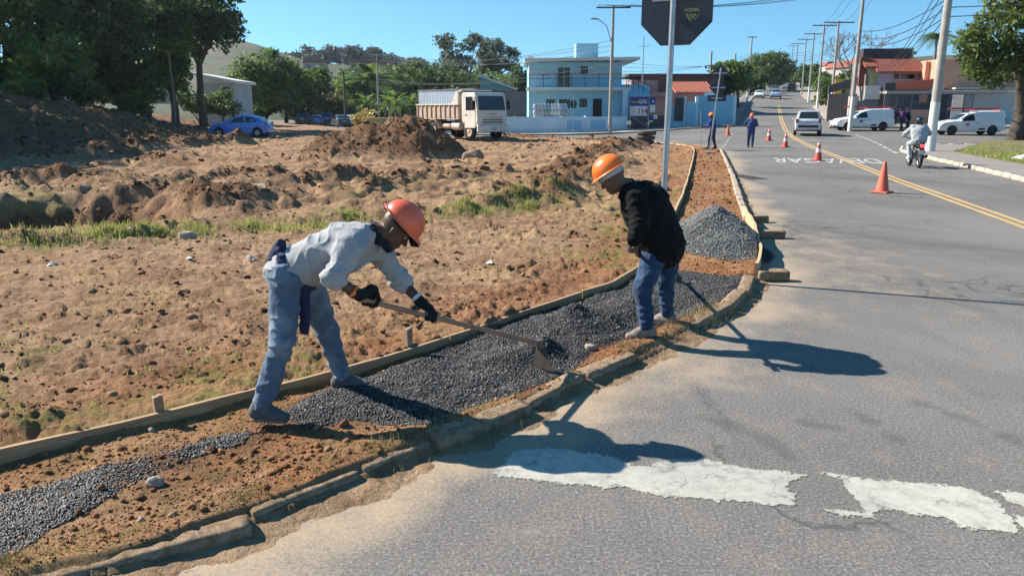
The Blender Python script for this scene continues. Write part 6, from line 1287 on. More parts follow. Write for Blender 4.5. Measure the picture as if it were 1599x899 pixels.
# skips
for px, d, c, lab in ((592, 78, (.60, .42, .16), 'ochre waste skip beside the leaning utility pole'), (606, 79, (.55, .54, .50), 'whitish waste skip right of the ochre one'), (655, 72, (.28, .13, .08), 'rust brown waste skip behind the tipper truck tail')):
    r = thing('waste_skip', lab, 'skip', ((px - 799.5) / F_PX * d, d, rzf(0, d) - .0), .1, 'waste skips'); m_ = M('skip_' + str(px), c, tuple(v * .7 for v in c), 3, .8, dirt=((.2, .12, .07), .3)); mb = MB(); mb.prism([(-.55, 0), (.55, 0), (.85, 1.15), (-.85, 1.15)], 1.5); mb.build('tub', m_, r); part_box(r, 'rim', (0, 0, 1.15), (1.8, 1.62, .1), m_); [part_box(r, 'lug', (s_ * .5, -.8, .8), (.12, .12, .3), m_) for s_ in (-1, 1)]
# left wall and house under the trees
lw = thing('boundary_wall', 'long white wall glimpsed under the left trees', 'wall'); WHW = M('white_plaster', (.62, .63, .62), (.5, .51, .5), .6, .9)
for i in range(6): part_box(lw, 'wall_panel', (-47 + i * 3.5, 60 + i * .9, 3.95), (3.44, .2, 3.0), WHW, rz_=.25)
hs = thing('house', 'low white house with pale sloping roof between the left trees', 'house', (-28.7, 76, 0)); part_box(hs, 'wall', (0, 2.5, 2.4), (3.6, 5, 4.2), M('aged_white_wall', (.40, .41, .41), (.32, .33, .33), .8, .9)); mb = MB(); mb.prism([(-2.2, 5.5), (-2.2, 5.25), (2.2, 4.45), (2.2, 4.7)], 6, Matrix.Translation((0, 2.3, 0))); mb.build('roof', CREAM, hs); mb = MB(); mb.prism([(-1.75, 4.5), (1.75, 4.5), (1.75, 4.55), (-1.75, 5.2)], 4.9, Matrix.Translation((0, 2.5, 0))); mb.build('gable', WHW, hs); part_box(hs, 'gate', (.9, -.06, 3.4), (.9, .06, 1.4), MET)
# ---- houses on the right
s69 = 69 / F_PX; XR = lambda px: (px - 799.5) * s69; ZR = lambda py: CAM_H + (172 - py) * s69
ho = thing('barred_house', 'terracotta house with barred front, tile roof and dark upper wall', 'house', (0, 0, 0)); TERR = M('terracotta_paint', (.66, .15, .08), (.56, .125, .065), .9, .85); DKW = M('dark_upper_wall', (.035, .035, .04), (.05, .048, .05), .8, .9); PEACH = M('peach_paint', (.66, .33, .22), (.58, .29, .19), .8, .88); LILAC = M('lilac_panel', (.42, .44, .60), rough=.85); GREENW = M('mossy_wall', (.42, .46, .30), (.25, .32, .12), 1.2, .9); BARB = M('bar_blue', (.12, .17, .24), rough=.6)
zb0 = .45
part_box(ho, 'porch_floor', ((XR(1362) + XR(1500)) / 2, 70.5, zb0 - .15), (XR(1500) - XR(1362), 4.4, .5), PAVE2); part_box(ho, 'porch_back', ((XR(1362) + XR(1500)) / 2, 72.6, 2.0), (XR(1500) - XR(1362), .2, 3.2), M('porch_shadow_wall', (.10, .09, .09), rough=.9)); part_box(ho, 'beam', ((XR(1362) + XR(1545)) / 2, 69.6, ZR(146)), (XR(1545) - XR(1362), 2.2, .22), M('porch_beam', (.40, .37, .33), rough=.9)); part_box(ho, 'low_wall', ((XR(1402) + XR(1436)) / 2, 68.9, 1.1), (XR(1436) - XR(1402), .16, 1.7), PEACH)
for i, (a, b) in enumerate(((1362, 1381), (1381, 1404), (1404, 1438), (1441, 1460), (1462, 1497))):
    xa, xb = XR(a), XR(b); z0 = 1.95 if i == 2 else zb0; mb = MB(); [mb.box(((xa + xb) / 2, 68.8, z), (xb - xa - .06, .05, .06)) for z in (z0 + .05, (z0 + ZR(149)) / 2, ZR(149))]; [mb.box((x, 68.8, (z0 + ZR(149)) / 2), (.07, .05, ZR(149) - z0 + .06)) for x in (xa + .03, xb - .03)]; fr = mb.build('grille_frame', BARB, ho); mb = MB(); n = max(4, int((xb - xa) / .14)); [mb.box((xa + (xb - xa) * k / n, 68.8, (z0 + ZR(149)) / 2), (.02, .02, ZR(149) - z0)) for k in range(1, n)]; tag(mb.build('grille_bars', BARB, fr), kind='stuff')
mb = MB(); mb.prism([(XR(1378), ZR(145)), (XR(1448), ZR(144)), (XR(1448), ZR(124)), (XR(1430), ZR(127)), (XR(1378), ZR(132))], .2, Matrix.Translation((0, 69.0, 0))); mb.build('parapet', TERR, ho); part_box(ho, 'parapet_end', ((XR(1362) + XR(1378)) / 2 - .01, 69.0, ZR(139)), (XR(1378) - XR(1362), .2, ZR(132) - ZR(146)), M('charcoal_block', (.075, .07, .07), rough=.9))
mb = MB(); mb.prism([(XR(1427), ZR(144.5)), (XR(1450), ZR(144.5)), (XR(1450), ZR(136)), (XR(1436), ZR(138))], .12, Matrix.Translation((0, 68.8, 0))); mb.build('canopy', CREAM, ho)
part_box(ho, 'upper_wall', (XR(1376), 73.1, ZR(118)), (1.2, .2, 2.2), GREENW); part_box(ho, 'upper_wall', (XR(1394), 73.0, ZR(118)), (1.3, .2, 2.2), LILAC); wall_openings(ho, 'upper_wall', XR(1405), XR(1447), ZR(130), ZR(108), 72.9, .2, [(XR(1407), XR(1415), ZR(124), ZR(116)), (XR(1418), XR(1440), ZR(124), ZR(117))], M('mauve_wall', (.40, .36, .40), rough=.9))
for a, b in ((1407, 1415), (1418, 1440)): window(ho, XR(a), XR(b), ZR(124), ZR(116.5), 72.9)
part_box(ho, 'upper_wall', ((XR(1357) + XR(1368)) / 2, 73.3, ZR(113)), (1.0, .2, 2.6), M('brick_red_wall', (.22, .07, .05), rough=.9)); part_box(ho, 'body', ((XR(1362) + XR(1446)) / 2, 74.6, 3.4), (XR(1446) - XR(1362), 2.4, 5.6), M('house_core', (.3, .27, .25), rough=.9)); part_box(ho, 'top_wall', ((XR(1366) + XR(1444)) / 2, 75.2, ZR(86)), (XR(1442) - XR(1364), 1.6, 1.2), DKW)
tile_roof(ho, XR(1372), XR(1447), 71.9, 73.4, ZR(114), ZR(94), 24); tile_roof(ho, XR(1357), XR(1376), 72.4, 73.6, ZR(106), ZR(93), 7)
o2 = thing('house', 'peach house with white ground floor wall behind the right tree', 'house'); part_box(o2, 'upper_wall', ((XR(1449) + XR(1640)) / 2, 74, ZR(118)), (XR(1640) - XR(1449), 8, ZR(98) - ZR(140)), PEACH); part_box(o2, 'ground_wall', ((XR(1499) + XR(1640)) / 2, 70.4, 1.9), (XR(1640) - XR(1499), .3, 3.2), WHW); part_box(o2, 'awning', ((XR(1449) + XR(1640)) / 2 + 1.2, 70.3, ZR(140)), (XR(1640) - XR(1449), 2.6, .14), M('fibre_cement', (.5, .48, .45), rough=.9)); part_box(o2, 'pillar', (XR(1446), 71.6, ZR(130)), (.5, .5, 3.6), PEACH)
lt = thing('lean_to', 'dark metal lean-to with white board and grey sheet gate left of the barred house', 'shed'); mb = MB(); mb.prism([(XR(1312), ZR(133)), (XR(1358), ZR(120)), (XR(1358), ZR(133)), (XR(1312), ZR(146))], .12, Matrix.Translation((0, 74, 0))); mb.build('roof_sheet', M('dark_sheet', (.085, .075, .085), (.11, .095, .10), 1, .7), lt)
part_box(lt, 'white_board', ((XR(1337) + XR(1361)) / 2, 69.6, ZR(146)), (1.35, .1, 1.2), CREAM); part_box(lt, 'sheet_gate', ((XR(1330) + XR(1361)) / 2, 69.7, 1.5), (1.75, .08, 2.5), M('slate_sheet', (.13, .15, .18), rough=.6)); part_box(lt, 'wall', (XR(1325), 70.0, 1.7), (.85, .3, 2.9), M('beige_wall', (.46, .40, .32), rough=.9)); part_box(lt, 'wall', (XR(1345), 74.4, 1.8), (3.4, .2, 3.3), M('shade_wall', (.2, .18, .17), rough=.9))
[part_box(lt, 'steel_post', (XR(px), 71.5, 2.6), (.28, .28, 5.0), M('rusty_post', (.16, .13, .115), rough=.8)) for px in (1333, 1353)]
# far houses on the hill (boxes with tile roofs), each its own thing
FW = [M('far_wall_%d' % i, c, None, .5, .9) for i, c in enumerate(((.45, .40, .36), (.38, .30, .26), (.5, .47, .42), (.32, .30, .30)))]
def far_house(px, py, d, w, h, dep, lab, k, roof=True):
    x = (px - 799.5) / F_PX * d; z = CAM_H + (172 - py) / F_PX * d; r = thing('far_house', lab, 'house', (x, d, z), random.uniform(-.3, .3), 'houses on the far slopes'); part_box(r, 'wall', (0, 0, h / 2 - 1), (w, dep, h + 2), FW[k % 4]); nw = max(2, int(w / 3))
    if roof: mb = MB(); mb.prism([(-w / 2 - .4, h), (w / 2 + .4, h), (w / 2 - .6, h + 1.3), (-w / 2 + .6, h + 1.3)], dep + .8); mb.build('roof', TILE, r)
    for i in range(nw): part_box(r, 'window', (-w / 2 + (i + .5) * w / nw, -dep / 2 - .02, h * .55), (1.1, .06, 1.1), DGL)
for i, (px, py, d, w, h, lab) in enumerate(((505, 116, 260, 7, 2.6, 'small tiled house on the slope behind the dark mid trees'), (577, 115, 280, 10, 2.6, 'wide tiled house on the slope left of the wire pole'), (608, 117, 300, 7, 2.6, 'narrow tiled house on the slope right of the wire pole'), (1345, 124, 140, 6, 2.2, 'tiled house beyond the lean-to roof'), (1322, 130, 150, 7, 2.5, 'dull house behind the bare tree'), (1298, 128, 210, 7, 3, 'grey house up the right slope'), (1282, 124, 260, 7, 3.5, 'tall pale house top of the right slope'))): far_house(px, py, d, w, h, 6, lab, i)

# ---- poles and wires
CONC = M('concrete_pole', (.36, .33, .29), (.29, .26, .225), 3, .9, .003, 30); WOODP = M('timber_pole', (.12, .095, .075), (.09, .07, .055), 3, .9); LIME = M('limewash', (.70, .68, .63), (.6, .57, .52), 3, .9, dirt=((.42, .33, .24), .25)); WIRE = M('wire', (.03, .03, .033), rough=.6)
TOPS = {}
def pole(key, x, y, h, lab, mat=CONC, arms=((.97, 1.1),), lime=0.0, r=(.16, .10), lean=0.0, lamp=None, az=0.0, zb=None):
    z = rzf(x, y) if zb is None else zb; p = thing('utility_pole', lab, 'utility pole', (x, y, z)); q = lambda t: Vector((lean * h * t, 0, h * t))
    mb = MB(); mb.tube([q(-.02), q(.5), q(1)], [r[0], (r[0] + r[1]) / 2, r[1]], 14); mb.build('shaft', mat, p)
    if lime: mb = MB(); k = lime / h; mb.tube([q(0), q(k)], [r[0] + .006, r[0] + (r[1] - r[0]) * k + .006], 14); mb.build('limewashed_base', LIME, p)
    T_ = []
    for t, w in arms:
        c = q(t); d = Vector((math.cos(az), math.sin(az), 0)); a = part_box(p, 'cross_arm', c + Vector((d.y, -d.x, 0)) * (r[1] + .06), (2 * w, .09, .11), WOODP, rz_=az); b = MB(); ins = []
        for s_ in (-1, -.45, .45, 1):
            e = c + d * s_ * w * .92 + Vector((d.y, -d.x, 0)) * (r[1] + .06); ins.append(Vector((x, y, z)) + e + Vector((0, 0, .2))); im = MB(); im.lathe([(.02, .05), (.045, .08), (.03, .12), (.05, .15), (.02, .2)], 8, e); im.build('insulator', CREAM, a)
        T_.append(ins)
    if lamp: t, dx, dy, up = lamp; c = q(t); mb = MB(); e = c + Vector((dx, dy, up)); mb.tube([c, c + Vector((dx * .4, dy * .4, up * .75)), e], .035, 8); mb.build('lamp_arm', GALV, p); part_box(p, 'lamp_head', e + Vector((dx, dy, 0)).normalized() * .25, (.62, .24, .12), GALV, rz_=math.atan2(dy, dx), bev=.04)
    TOPS[key] = T_, [Vector((x, y, z)) + q(t) for t in (.62, .66, .70, .74)]; return p
def P_(px, d): return (px - 799.5) / F_PX * d
pole('A', P_(941, 64.5), 61.0, 9.6, 'concrete pole with street lamp standing before the blue building', arms=((.985, 1.3),), lamp=(.70, -1.2, -.3, 1.9), zb=.05)
pole('N', 19.15, 35.3, 9.6, 'thick near concrete pole with limewashed base on the right kerb', arms=((.99, 1.1),), lime=2.3, r=(.21, .14), lean=.0, az=.3)
pole('R1', P_(1316, 60), 60.0, 10.6, 'limewashed concrete pole left of the white van, tall with cross arm', arms=((.985, 1.15),), lime=2.6, r=(.17, .11), lean=.004)
pole('R2', P_(1284, 85), 85, 9.8, 'second limewashed pole up the right pavement beside the yellow sign', arms=((.98, 1.6),), lime=2.4)
pole('R3', P_(1263, 98), 98, 10.2, 'third limewashed pole up the right pavement', arms=((.98, 1.5),), lime=2.2, lamp=(.9, 1.6, -.2, 1.2))
pole('R4', P_(1249, 121), 121, 10.2, 'fourth pole up the right pavement past the side street', arms=((.98, 1.6),), lime=2.2)
pole('R5', P_(1238, 150), 150, 10.4, 'fifth pole up the right pavement among dark trees', arms=((.98, 1.6),)); pole('R6', P_(1226, 190), 190, 10.5, 'sixth pole near the hill top', arms=((.98, 1.8),)); pole('R7', P_(1219, 220), 220, 10.5, 'last pole at the hill top', arms=((.98, 1.8),))
pole('L1', P_(1156, 119), 119, 9.6, 'lone limewashed pole on the left pavement of the far road', arms=((.985, .7),), lime=1.9, r=(.15, .10), lean=.012)
pole('W1', P_(597, 98), 98, 8.8, 'grey pole behind the dirt heap carrying wires across the trees', arms=((.97, .9), (.90, .9)), zb=-.1); pole('W2', P_(546, 92), 92, 6.4, 'shorter dark pole among the parked cars', WOODP, arms=((.97, .6),), zb=-.1)
pole('S1', P_(1098, 90), 90, 7.6, 'slim grey pole behind the arrow sign', arms=(), zb=.8); pole('S2', P_(1134, 96), 96, 7.2, 'slim pole right of the arrow sign', arms=(), zb=1.4)
an = thing('antenna_mast', 'thin antenna mast with a cross bar behind the blue building', 'antenna', (P_(996, 80), 80, 0)); mb = MB(); mb.tube([(0, 0, 0), (0, 0, 9.1)], .05, 6); mb.build('mast', GALV, an); part_box(an, 'cross_bar', (0, 0, 8.2), (1.2, .04, .04), GALV)
NW = [0]
def wire(a, b, sag, lab, grp, r=.012):
    a, b = Vector(a), Vector(b); n = 14; mb = MB(); mb.tube([a.lerp(b, i / n) - Vector((0, 0, 4 * sag * (i / n) * (1 - i / n))) for i in range(n + 1)], r, 5); return tag(mb.build('overhead_wire', WIRE), lab, 'wire', grp)
def span(k1, k2, sag, lab, low=True, r=.014):
    for T1, T2 in zip(TOPS[k1][0], TOPS[k2][0]):
        for a, b in zip(T1, T2): wire(a, b, sag * random.uniform(.9, 1.1), lab, lab, r)
    if low:
        for a, b in list(zip(TOPS[k1][1], TOPS[k2][1]))[:3]: wire(a, b, sag * random.uniform(1.0, 1.5), lab, lab, r * 1.6)
span('N', 'R1', .5, 'wires from the near concrete pole to the pole by the white van'); span('R1', 'R2', .5, 'wires from the pole by the van to the next pole up'); span('R2', 'R3', .3, 'wires between the second and third right poles'); span('R3', 'R4', .4, 'wires between the third and fourth right poles'); span('R4', 'R5', .4, 'wires between the fourth and fifth right poles'); span('R5', 'R6', .4, 'wires between the fifth right pole and the hill top', False, .02); span('W2', 'W1', .3, 'wires between the two poles by the parked cars', False, .018)
la = 'wires running from the lamp pole past the stop sign to the right'
for i, a in enumerate(TOPS['A'][0][0]): wire(a, TOPS['R1'][0][0][i], .7, la, la, .016)
lb = 'wires sagging across the trees from the grey pole to the lamp pole'
for i in range(4): wire(TOPS['W1'][0][i % 2][i], TOPS['A'][1][i], .9, lb, lb, .018)
for i in range(2): wire(TOPS['W1'][1][i], TOPS['A'][1][0] - Vector((0, 0, .6 + .5 * i)), .8, lb, lb, .018)
lc = 'wires from the near concrete pole off to the right over the tree'
for i in range(3): wire(TOPS['N'][0][0][i], (46, 17 + i, 10.2), .7, lc, lc); wire(TOPS['N'][1][i], (44, 16, 7.2 + .3 * i), .6, lc, lc, .02)
ld = 'thin wires crossing behind the stop sign to the left pavement pole'
for i in range(4): wire((P_(960, 92), 92, 7.4 - .55 * i), TOPS['L1'][1][i], .6, ld, ld, .018); wire(TOPS['L1'][1][i], TOPS['R4'][1][i], .3, ld, ld, .02)
le = 'service drops from the near pole down to the barred house'
for i in range(4): wire(TOPS['N'][1][i % 4] + Vector((0, 0, .4 * i)), (XR(1352 + i * 5), 70.5, ZR(118 - 3 * i)), 1.0, le, le, .02)

# ---- traffic signs
SBK = M('sign_back', (.035, .04, .055), (.028, .032, .045), 5, .5, spec=.4); LOGO = M('sign_logo', (.34, .33, .10), rough=.6)
sp = thing('stop_sign', 'back of an octagonal stop sign on a galvanised post behind the stooping worker', 'sign', (1.78, 8.95, 0), 0)
mb = MB(); mb.tube([(0, 0, -.05), (.01, 0, 1.8), (.02, 0, 3.75)], .034, 16); mb.build('post', GALV, sp)
an_ = math.radians(-25.0); R8 = .405 / math.cos(math.pi / 8); oc = [(R8 * math.cos(math.pi / 8 + i * math.pi / 4), R8 * math.sin(math.pi / 8 + i * math.pi / 4)) for i in range(8)]
mb = MB(); mb.prism(oc, .004); pt = mb.build('plate', SBK, sp); pt.location = (.075, .085, 3.07); pt.rotation_euler = (0, 0, an_)
mb = MB(); mb.prism(oc, .001); o = mb.build('red_face', M('sign_red', (.5, .02, .02), rough=.4), pt); o.location = (0, .0035, 0)
for nm, b_ in (('bracket', .10),): mb = MB(); mb.box((-.02, -.032, b_), (.50, .022, .055)); br = mb.build(nm, GALV, pt)
for xx in (-.16, -.05, .06, .20): mb = MB(); mb.lathe([(.0, .012), (.010, .010), (.012, 0)], 8, (xx, -.043, .10), Matrix.Rotation(math.radians(90), 4, 'X')); mb.build('bolt', MET, br)
tt = text_mesh('VODAL', .052, LOGO, 'maker_mark', pt, .0004, True); tt.rotation_euler = (math.radians(90), 0, 0); tt.location = (.175, -.0045, -.035); tt.scale = (1.0, 1, 1)
for k, (u0, u1, v) in enumerate(((-.075, -.045, .075), (-.03, .0, .052), (.012, .036, .028))): mb = MB(); mb.prism([(u0, 0), (u1, 0), (u1 + v * .62, -v), (u0 + v * .62, -v)], .001); o = mb.build('logo_stripe', LOGO, pt); o.location = (.178, -.0048, -.075)
mb = MB(); mb.prism([(.072, 0), (.082, 0), (.03, -.075), (.022, -.075)], .001); o = mb.build('logo_stripe', LOGO, pt); o.location = (.178, -.0048, -.075)
ap = thing('arrow_sign', 'post with two dark diamond plates and a bar plate at the strip end', 'sign', (8.93, 34.9, hTf(8.93, 34.9)), math.radians(-12)); lean = .085
mb = MB(); mb.tube([(0, 0, -.1), (lean * 3.6, 0, 3.72)], .035, 10); mb.build('post', GALV, ap); part_box(ap, 'foot', (0, 0, .03), (.34, .34, .06), CONC)
for z, hw in ((3.50, .40), (2.88, .40)):
    mb = MB(); mb.prism([(-hw, 0), (0, -hw), (hw, 0), (0, hw)], .006); o = mb.build('diamond_plate', SBK, ap); o.location = (lean * z * .97, .05, z); part_box(o, 'bracket', (0, -.02, 0), (.62, .02, .05), GALV)
mb = MB(); mb.box((0, 0, 0), (.80, .006, .27), bev=.002); o = mb.build('bar_plate', SBK, ap); o.location = (lean * 2.4, .05, 2.42); part_box(o, 'bracket', (0, -.02, 0), (.5, .02, .05), GALV)
rs = thing('round_sign', 'back of a small round sign on a thin post before the blue wall', 'sign', (P_(893, 62), 62, 0)); mb = MB(); mb.tube([(0, 0, 0), (0, 0, 3.0)], .03, 8); mb.build('post', GALV, rs); mb = MB(); mb.prism([(.27 * math.cos(t), .34 * math.sin(t)) for t in np.linspace(0, 6.0, 20)], .01); o = mb.build('plate', SBK, rs); o.location = (0, .05, 2.4)
ysn = thing('yellow_sign', 'tall yellow board sign on the right pavement', 'sign', (P_(1292, 88), 88, rzf(P_(1292, 88), 88))); part_box(ysn, 'board', (0, 0, 2.6), (.8, .1, 2.4), M('yellow_board', (.75, .45, .04), rough=.6)); part_box(ysn, 'leg', (-.3, 0, .75), (.08, .08, 1.5), MET); part_box(ysn, 'leg', (.3, 0, .75), (.08, .08, 1.5), MET)
# ---- traffic cones
CO = M('cone_faded', (.62, .13, .07), (.52, .105, .06), 5, .7, dirt=((.35, .12, .09), .25)); CW = M('cone_white', (.70, .68, .66), rough=.5); CR = M('cone_red', (.55, .06, .035), (.46, .05, .03), 5, .6)
def cone_obj(px, py, lab, bands, mat):
    x, y = G(px, py, 0); z = rzf(x, y); r = thing('traffic_cone', lab, 'traffic cone', (x, y, z + .004), random.uniform(0, 1), 'traffic cones'); H = .75
    mb = MB(); mb.box((0, 0, .018), (.40, .40, .036), bev=.012); mb.build('base', mat, r); mb = MB(); mb.lathe([(.155, .036), (.150, .05), (.035, H - .01), (.028, H), (.018, H), (.018, H - .05)], 24); sh = mb.build('shell', mat, r)
    for a, b in bands: f = lambda z_: .150 + (.035 - .150) * (z_ - .05) / (H - .06) + .003; mb = MB(); mb.lathe([(f(a), a), (f(b), b)], 24); mb.build('reflective_band', CW, sh)
cone_obj(1377, 301, 'faded plain orange cone nearest the camera by the yellow line', [], CO); cone_obj(1277, 251, 'red and white banded cone standing in the road lettering', [(.32, .48), (.62, .70)], CR); cone_obj(1226, 230.5, 'banded cone just beyond the road lettering', [(.30, .46), (.60, .68)], CR); cone_obj(1200, 223, 'banded cone farthest along the middle of the road', [(.30, .46), (.60, .68)], CR); cone_obj(1136, 217.5, 'plain orange cone at the left kerb corner by the blue gate', [], CO)
# tyres
ty = MB(); ty.lathe([(.30, .02), (.36, .0), (.50, .02), (.54, .07), (.54, .17), (.50, .22), (.36, .24), (.30, .22), (.28, .12), (.30, .02)], 26); tx_, ty_ = G(1006, 225, .1); me0 = None
for i, (dx, dy, k, lab) in enumerate(((0, 0, 0, 'bottom worn tyre of the stack at the strip corner'), (.05, .03, 1, 'second worn tyre in the stack at the strip corner'), (.10, -.02, 2, 'top worn tyre of the stack at the strip corner'))):
    if me0 is None: o = ty.build('old_tyre', M('dusty_tyre', (.05, .044, .04), (.10, .08, .065), 5, .95)); me0 = o.data
    else: o = bpy.data.objects.new('old_tyre', me0); COL.objects.link(o)
    o.location = (tx_ + dx, ty_ + dy, hTf(tx_, ty_) + .02 + .245 * k); o.rotation_euler = (.02 * i, .03, i); tag(o, lab, 'tyre', 'stacked tyres')
# dog
dg = thing('dog', 'black dog standing on the right pavement beside the limewashed poles', 'dog', (P_(1305, 90), 90, rzf(P_(1305, 90), 90) + .13), math.pi)
sdf_obj('body', [cone((.30, 0, .62), (-.02, 0, .60), .15, .13), cone((-.02, 0, .60), (-.38, 0, .62), .13, .11), cone((.32, 0, .66), (.50, 0, .86), .10, .07), cone((.50, 0, .88), (.72, 0, .84), .075, .04), cone((-.42, 0, .66), (-.70, 0, .80), .035, .02)] + [c for s_ in (-1, 1) for c in (cone((.30, s_ * .09, .55), (.30, s_ * .09, .28), .06, .035), cone((.30, s_ * .09, .28), (.31, s_ * .09, .02), .035, .028), cone((-.36, s_ * .09, .58), (-.28, s_ * .09, .36), .075, .04), cone((-.28, s_ * .09, .36), (-.42, s_ * .09, .24), .038, .03), cone((-.42, s_ * .09, .24), (-.40, s_ * .09, .02), .03, .026), cone((.50, s_ * .06, .92), (.47, s_ * .07, 1.0), .03, .012))], .02, M('black_fur', (.014, .013, .012), rough=.9), dg, .04)
# ------------------------------------------------------------------ trees, palms, hills
def leaf_cloud(cl, n, size, tuft=14, spread=.55, aspect=.55, droop=0.0):
    """leaf quads gathered in tufts through a set of ellipsoids (x, y, z, rx, ry, rz)"""
    cl = np.array(cl, float); w = cl[:, 3] * cl[:, 4] * cl[:, 5]; w = w ** .8; w /= w.sum(); k = max(1, n // tuft)
    ci = RNG.choice(len(cl), k, p=w); d = RNG.normal(size=(k, 3)); d /= np.linalg.norm(d, axis=1, keepdims=True); r = .35 + .65 * RNG.random(k) ** .45
    tc = cl[ci, :3] + d * r[:, None] * cl[ci, 3:]
    P = np.repeat(tc, tuft, 0) + RNG.normal(0, 1, (k * tuft, 3)) * spread * size * np.array([2.2, 2.2, 1.3]); n = len(P)
    N = RNG.normal(size=(n, 3)) * .8 + np.repeat(d, tuft, 0) * .6 + np.array([0, 0, .5]); N /= np.linalg.norm(N, axis=1, keepdims=True)
    A = np.cross(N, RNG.normal(size=(n, 3))); A /= np.maximum(np.linalg.norm(A, axis=1, keepdims=True), 1e-6); B = np.cross(N, A); s = size * RNG.uniform(.6, 1.3, (n, 1)); A *= s; B *= s * aspect
    A[:, 2] -= droop * s[:, 0]
    V = np.stack([P - A, P - B * .9 + A * .1, P + A, P + B * .9 + A * .1], 1).reshape(-1, 3); return V, np.arange(4 * n).reshape(-1, 4)
LEAF = dict(dark=M_leaf('leaf_dark', (0.0266, 0.0494, 0.019), (0.0494, 0.0874, 0.0266), (0.1045, 0.1558, 0.0418), 0.42), mid=M_leaf('leaf_mid', (0.04, 0.0768, 0.0192), (0.0768, 0.136, 0.032), (0.152, 0.224, 0.048), 0.42), bright=M_leaf('leaf_bright', (0.05, 0.1, 0.02), (0.0938, 0.1688, 0.0312), (0.175, 0.25, 0.0562), 0.42), olive=M_leaf('leaf_olive', (0.065, 0.0715, 0.0234), (0.13, 0.13, 0.039), (0.221, 0.195, 0.065), 0.42), euc=M_leaf('leaf_euc', (0.045, 0.0675, 0.042), (0.075, 0.105, 0.063), (0.1275, 0.1575, 0.09), 0.42), far=M_leaf('leaf_far', (.055, .078, .06), (.075, .10, .078), (.11, .13, .10), .2), gold=M_leaf('leaf_gold', (.30, .22, .06), (.42, .31, .09), (.5, .4, .14), .3), tree_r=M_leaf('leaf_right', (0.0438, 0.075, 0.015), (0.0875, 0.1313, 0.025), (0.1875, 0.225, 0.05), 0.42))
BARK = M('bark', (.085, .066, .05), (.055, .042, .032), 5, .95, .02, 12); BARKL = M('pale_bark', (.22, .19, .16), (.15, .125, .10), 5, .95, .01, 12)
def tree(label, x, y, z, h, crown, nclump, nleaf, size, leaf, trunk_r=.22, group=None, flat=.75, bark=BARK, name='tree', spread=.55, lift=0.0, cat='tree', cr=None, aspect=.55, gap=1.0):
    """crown: (half width, half height); its centre stands at height h"""
    r = thing(name, label, cat, (x, y, z), 0, group); rx, rzz = crown; cl = []
    for i in range(nclump):
        a = random.uniform(0, 6.283); e = math.asin(random.uniform(-.75, .95)); q = random.uniform(.45, .85) * gap; k = random.uniform(.26, .44)
        cl.append((rx * q * math.cos(a) * math.cos(e), rx * q * math.sin(a) * math.cos(e), h + rzz * q * math.sin(e), rx * k, rx * k, rx * k * flat))
    cl.append((0, 0, h - .05 * rzz, rx * .55, rx * .55, rzz * .5)) if gap <= 1.0 else None
    V, Fq = leaf_cloud(cl, nleaf, size, spread=spread, aspect=aspect); me = np_mesh('crown', V, Fq); me.materials.append(LEAF[leaf]); link('crown', me, r)
    mb = MB(); fork = Vector((random.uniform(-.2, .2), 0, max(.5, (h - rzz) * .9 + .25 * rzz))); mb.tube([(0, 0, -.4), fork * .5 + Vector((random.uniform(-.15, .15), 0, 0)), fork], [trunk_r * 1.3, trunk_r, trunk_r * .8], 10)
    for c in cl[:max(4, nclump // 2)]:
        c = Vector(c[:3]); m_ = fork.lerp(c, .5) + Vector((0, 0, random.uniform(0, .4))); mb.tube([fork - Vector((0, 0, .15)), m_, c], [trunk_r * .5, trunk_r * .3, trunk_r * .1], 6)
    mb.build('trunk', bark, r); return r
def pix(px, py, d): return (px - 799.5) / F_PX * d, d, CAM_H + (172 - py) / F_PX * d
random.seed(21)
# big dark trees on the left bank
for px, pt, pb, hw, d, nl, lf, lab in ((40, -70, 135, 105, 50, 12000, 'mid', 'big dark spreading tree at the far left edge'), (150, -50, 150, 95, 54, 13000, 'dark', 'dense dark tree second from the left edge'), (245, -30, 150, 85, 58, 11000, 'dark', 'dense olive tree in the middle of the left bank'), (330, -40, 118, 72, 64, 12000, 'dark', 'tall dark tree at the right end of the left bank'),
                             (105, 60, 172, 60, 47, 5000, 'mid', 'low leafy tree in front under the left crowns'), (215, 80, 175, 58, 56, 5000, 'dark', 'shaded understorey tree below the olive crown'), (285, 75, 158, 32, 60, 2600, 'mid', 'small light green tree by the low white house'), (10, 90, 150, 40, 47, 3000, 'bright', 'sunlit shrubby tree at the left frame edge')):
    s = d / F_PX; x = (px - 799.5) * s; zt = CAM_H + (172 - pt) * s; zb_ = CAM_H + (172 - pb) * s; g0_ = hTf(x, d); tree(lab, x, d, g0_, (zt + zb_) / 2 - g0_, (hw * s, (zt - zb_) / 2), 17, nl, .21, lf, .30, 'trees on the left bank', .8)
for x, y, lab in ((-35, 37, 'spreading tree beyond the left frame edge shading the bank'), (-40, 46, 'second spreading tree beyond the left frame edge'), (-33, 30, 'nearest spreading tree beyond the left frame edge'), (-44, 55, 'farthest spreading tree beyond the left frame edge')):
    tree(lab, x, y, hTf(x, y), 8.2, (6.2, 5.2), 16, 6500, .30, 'dark', .35, 'trees on the left bank', .8)
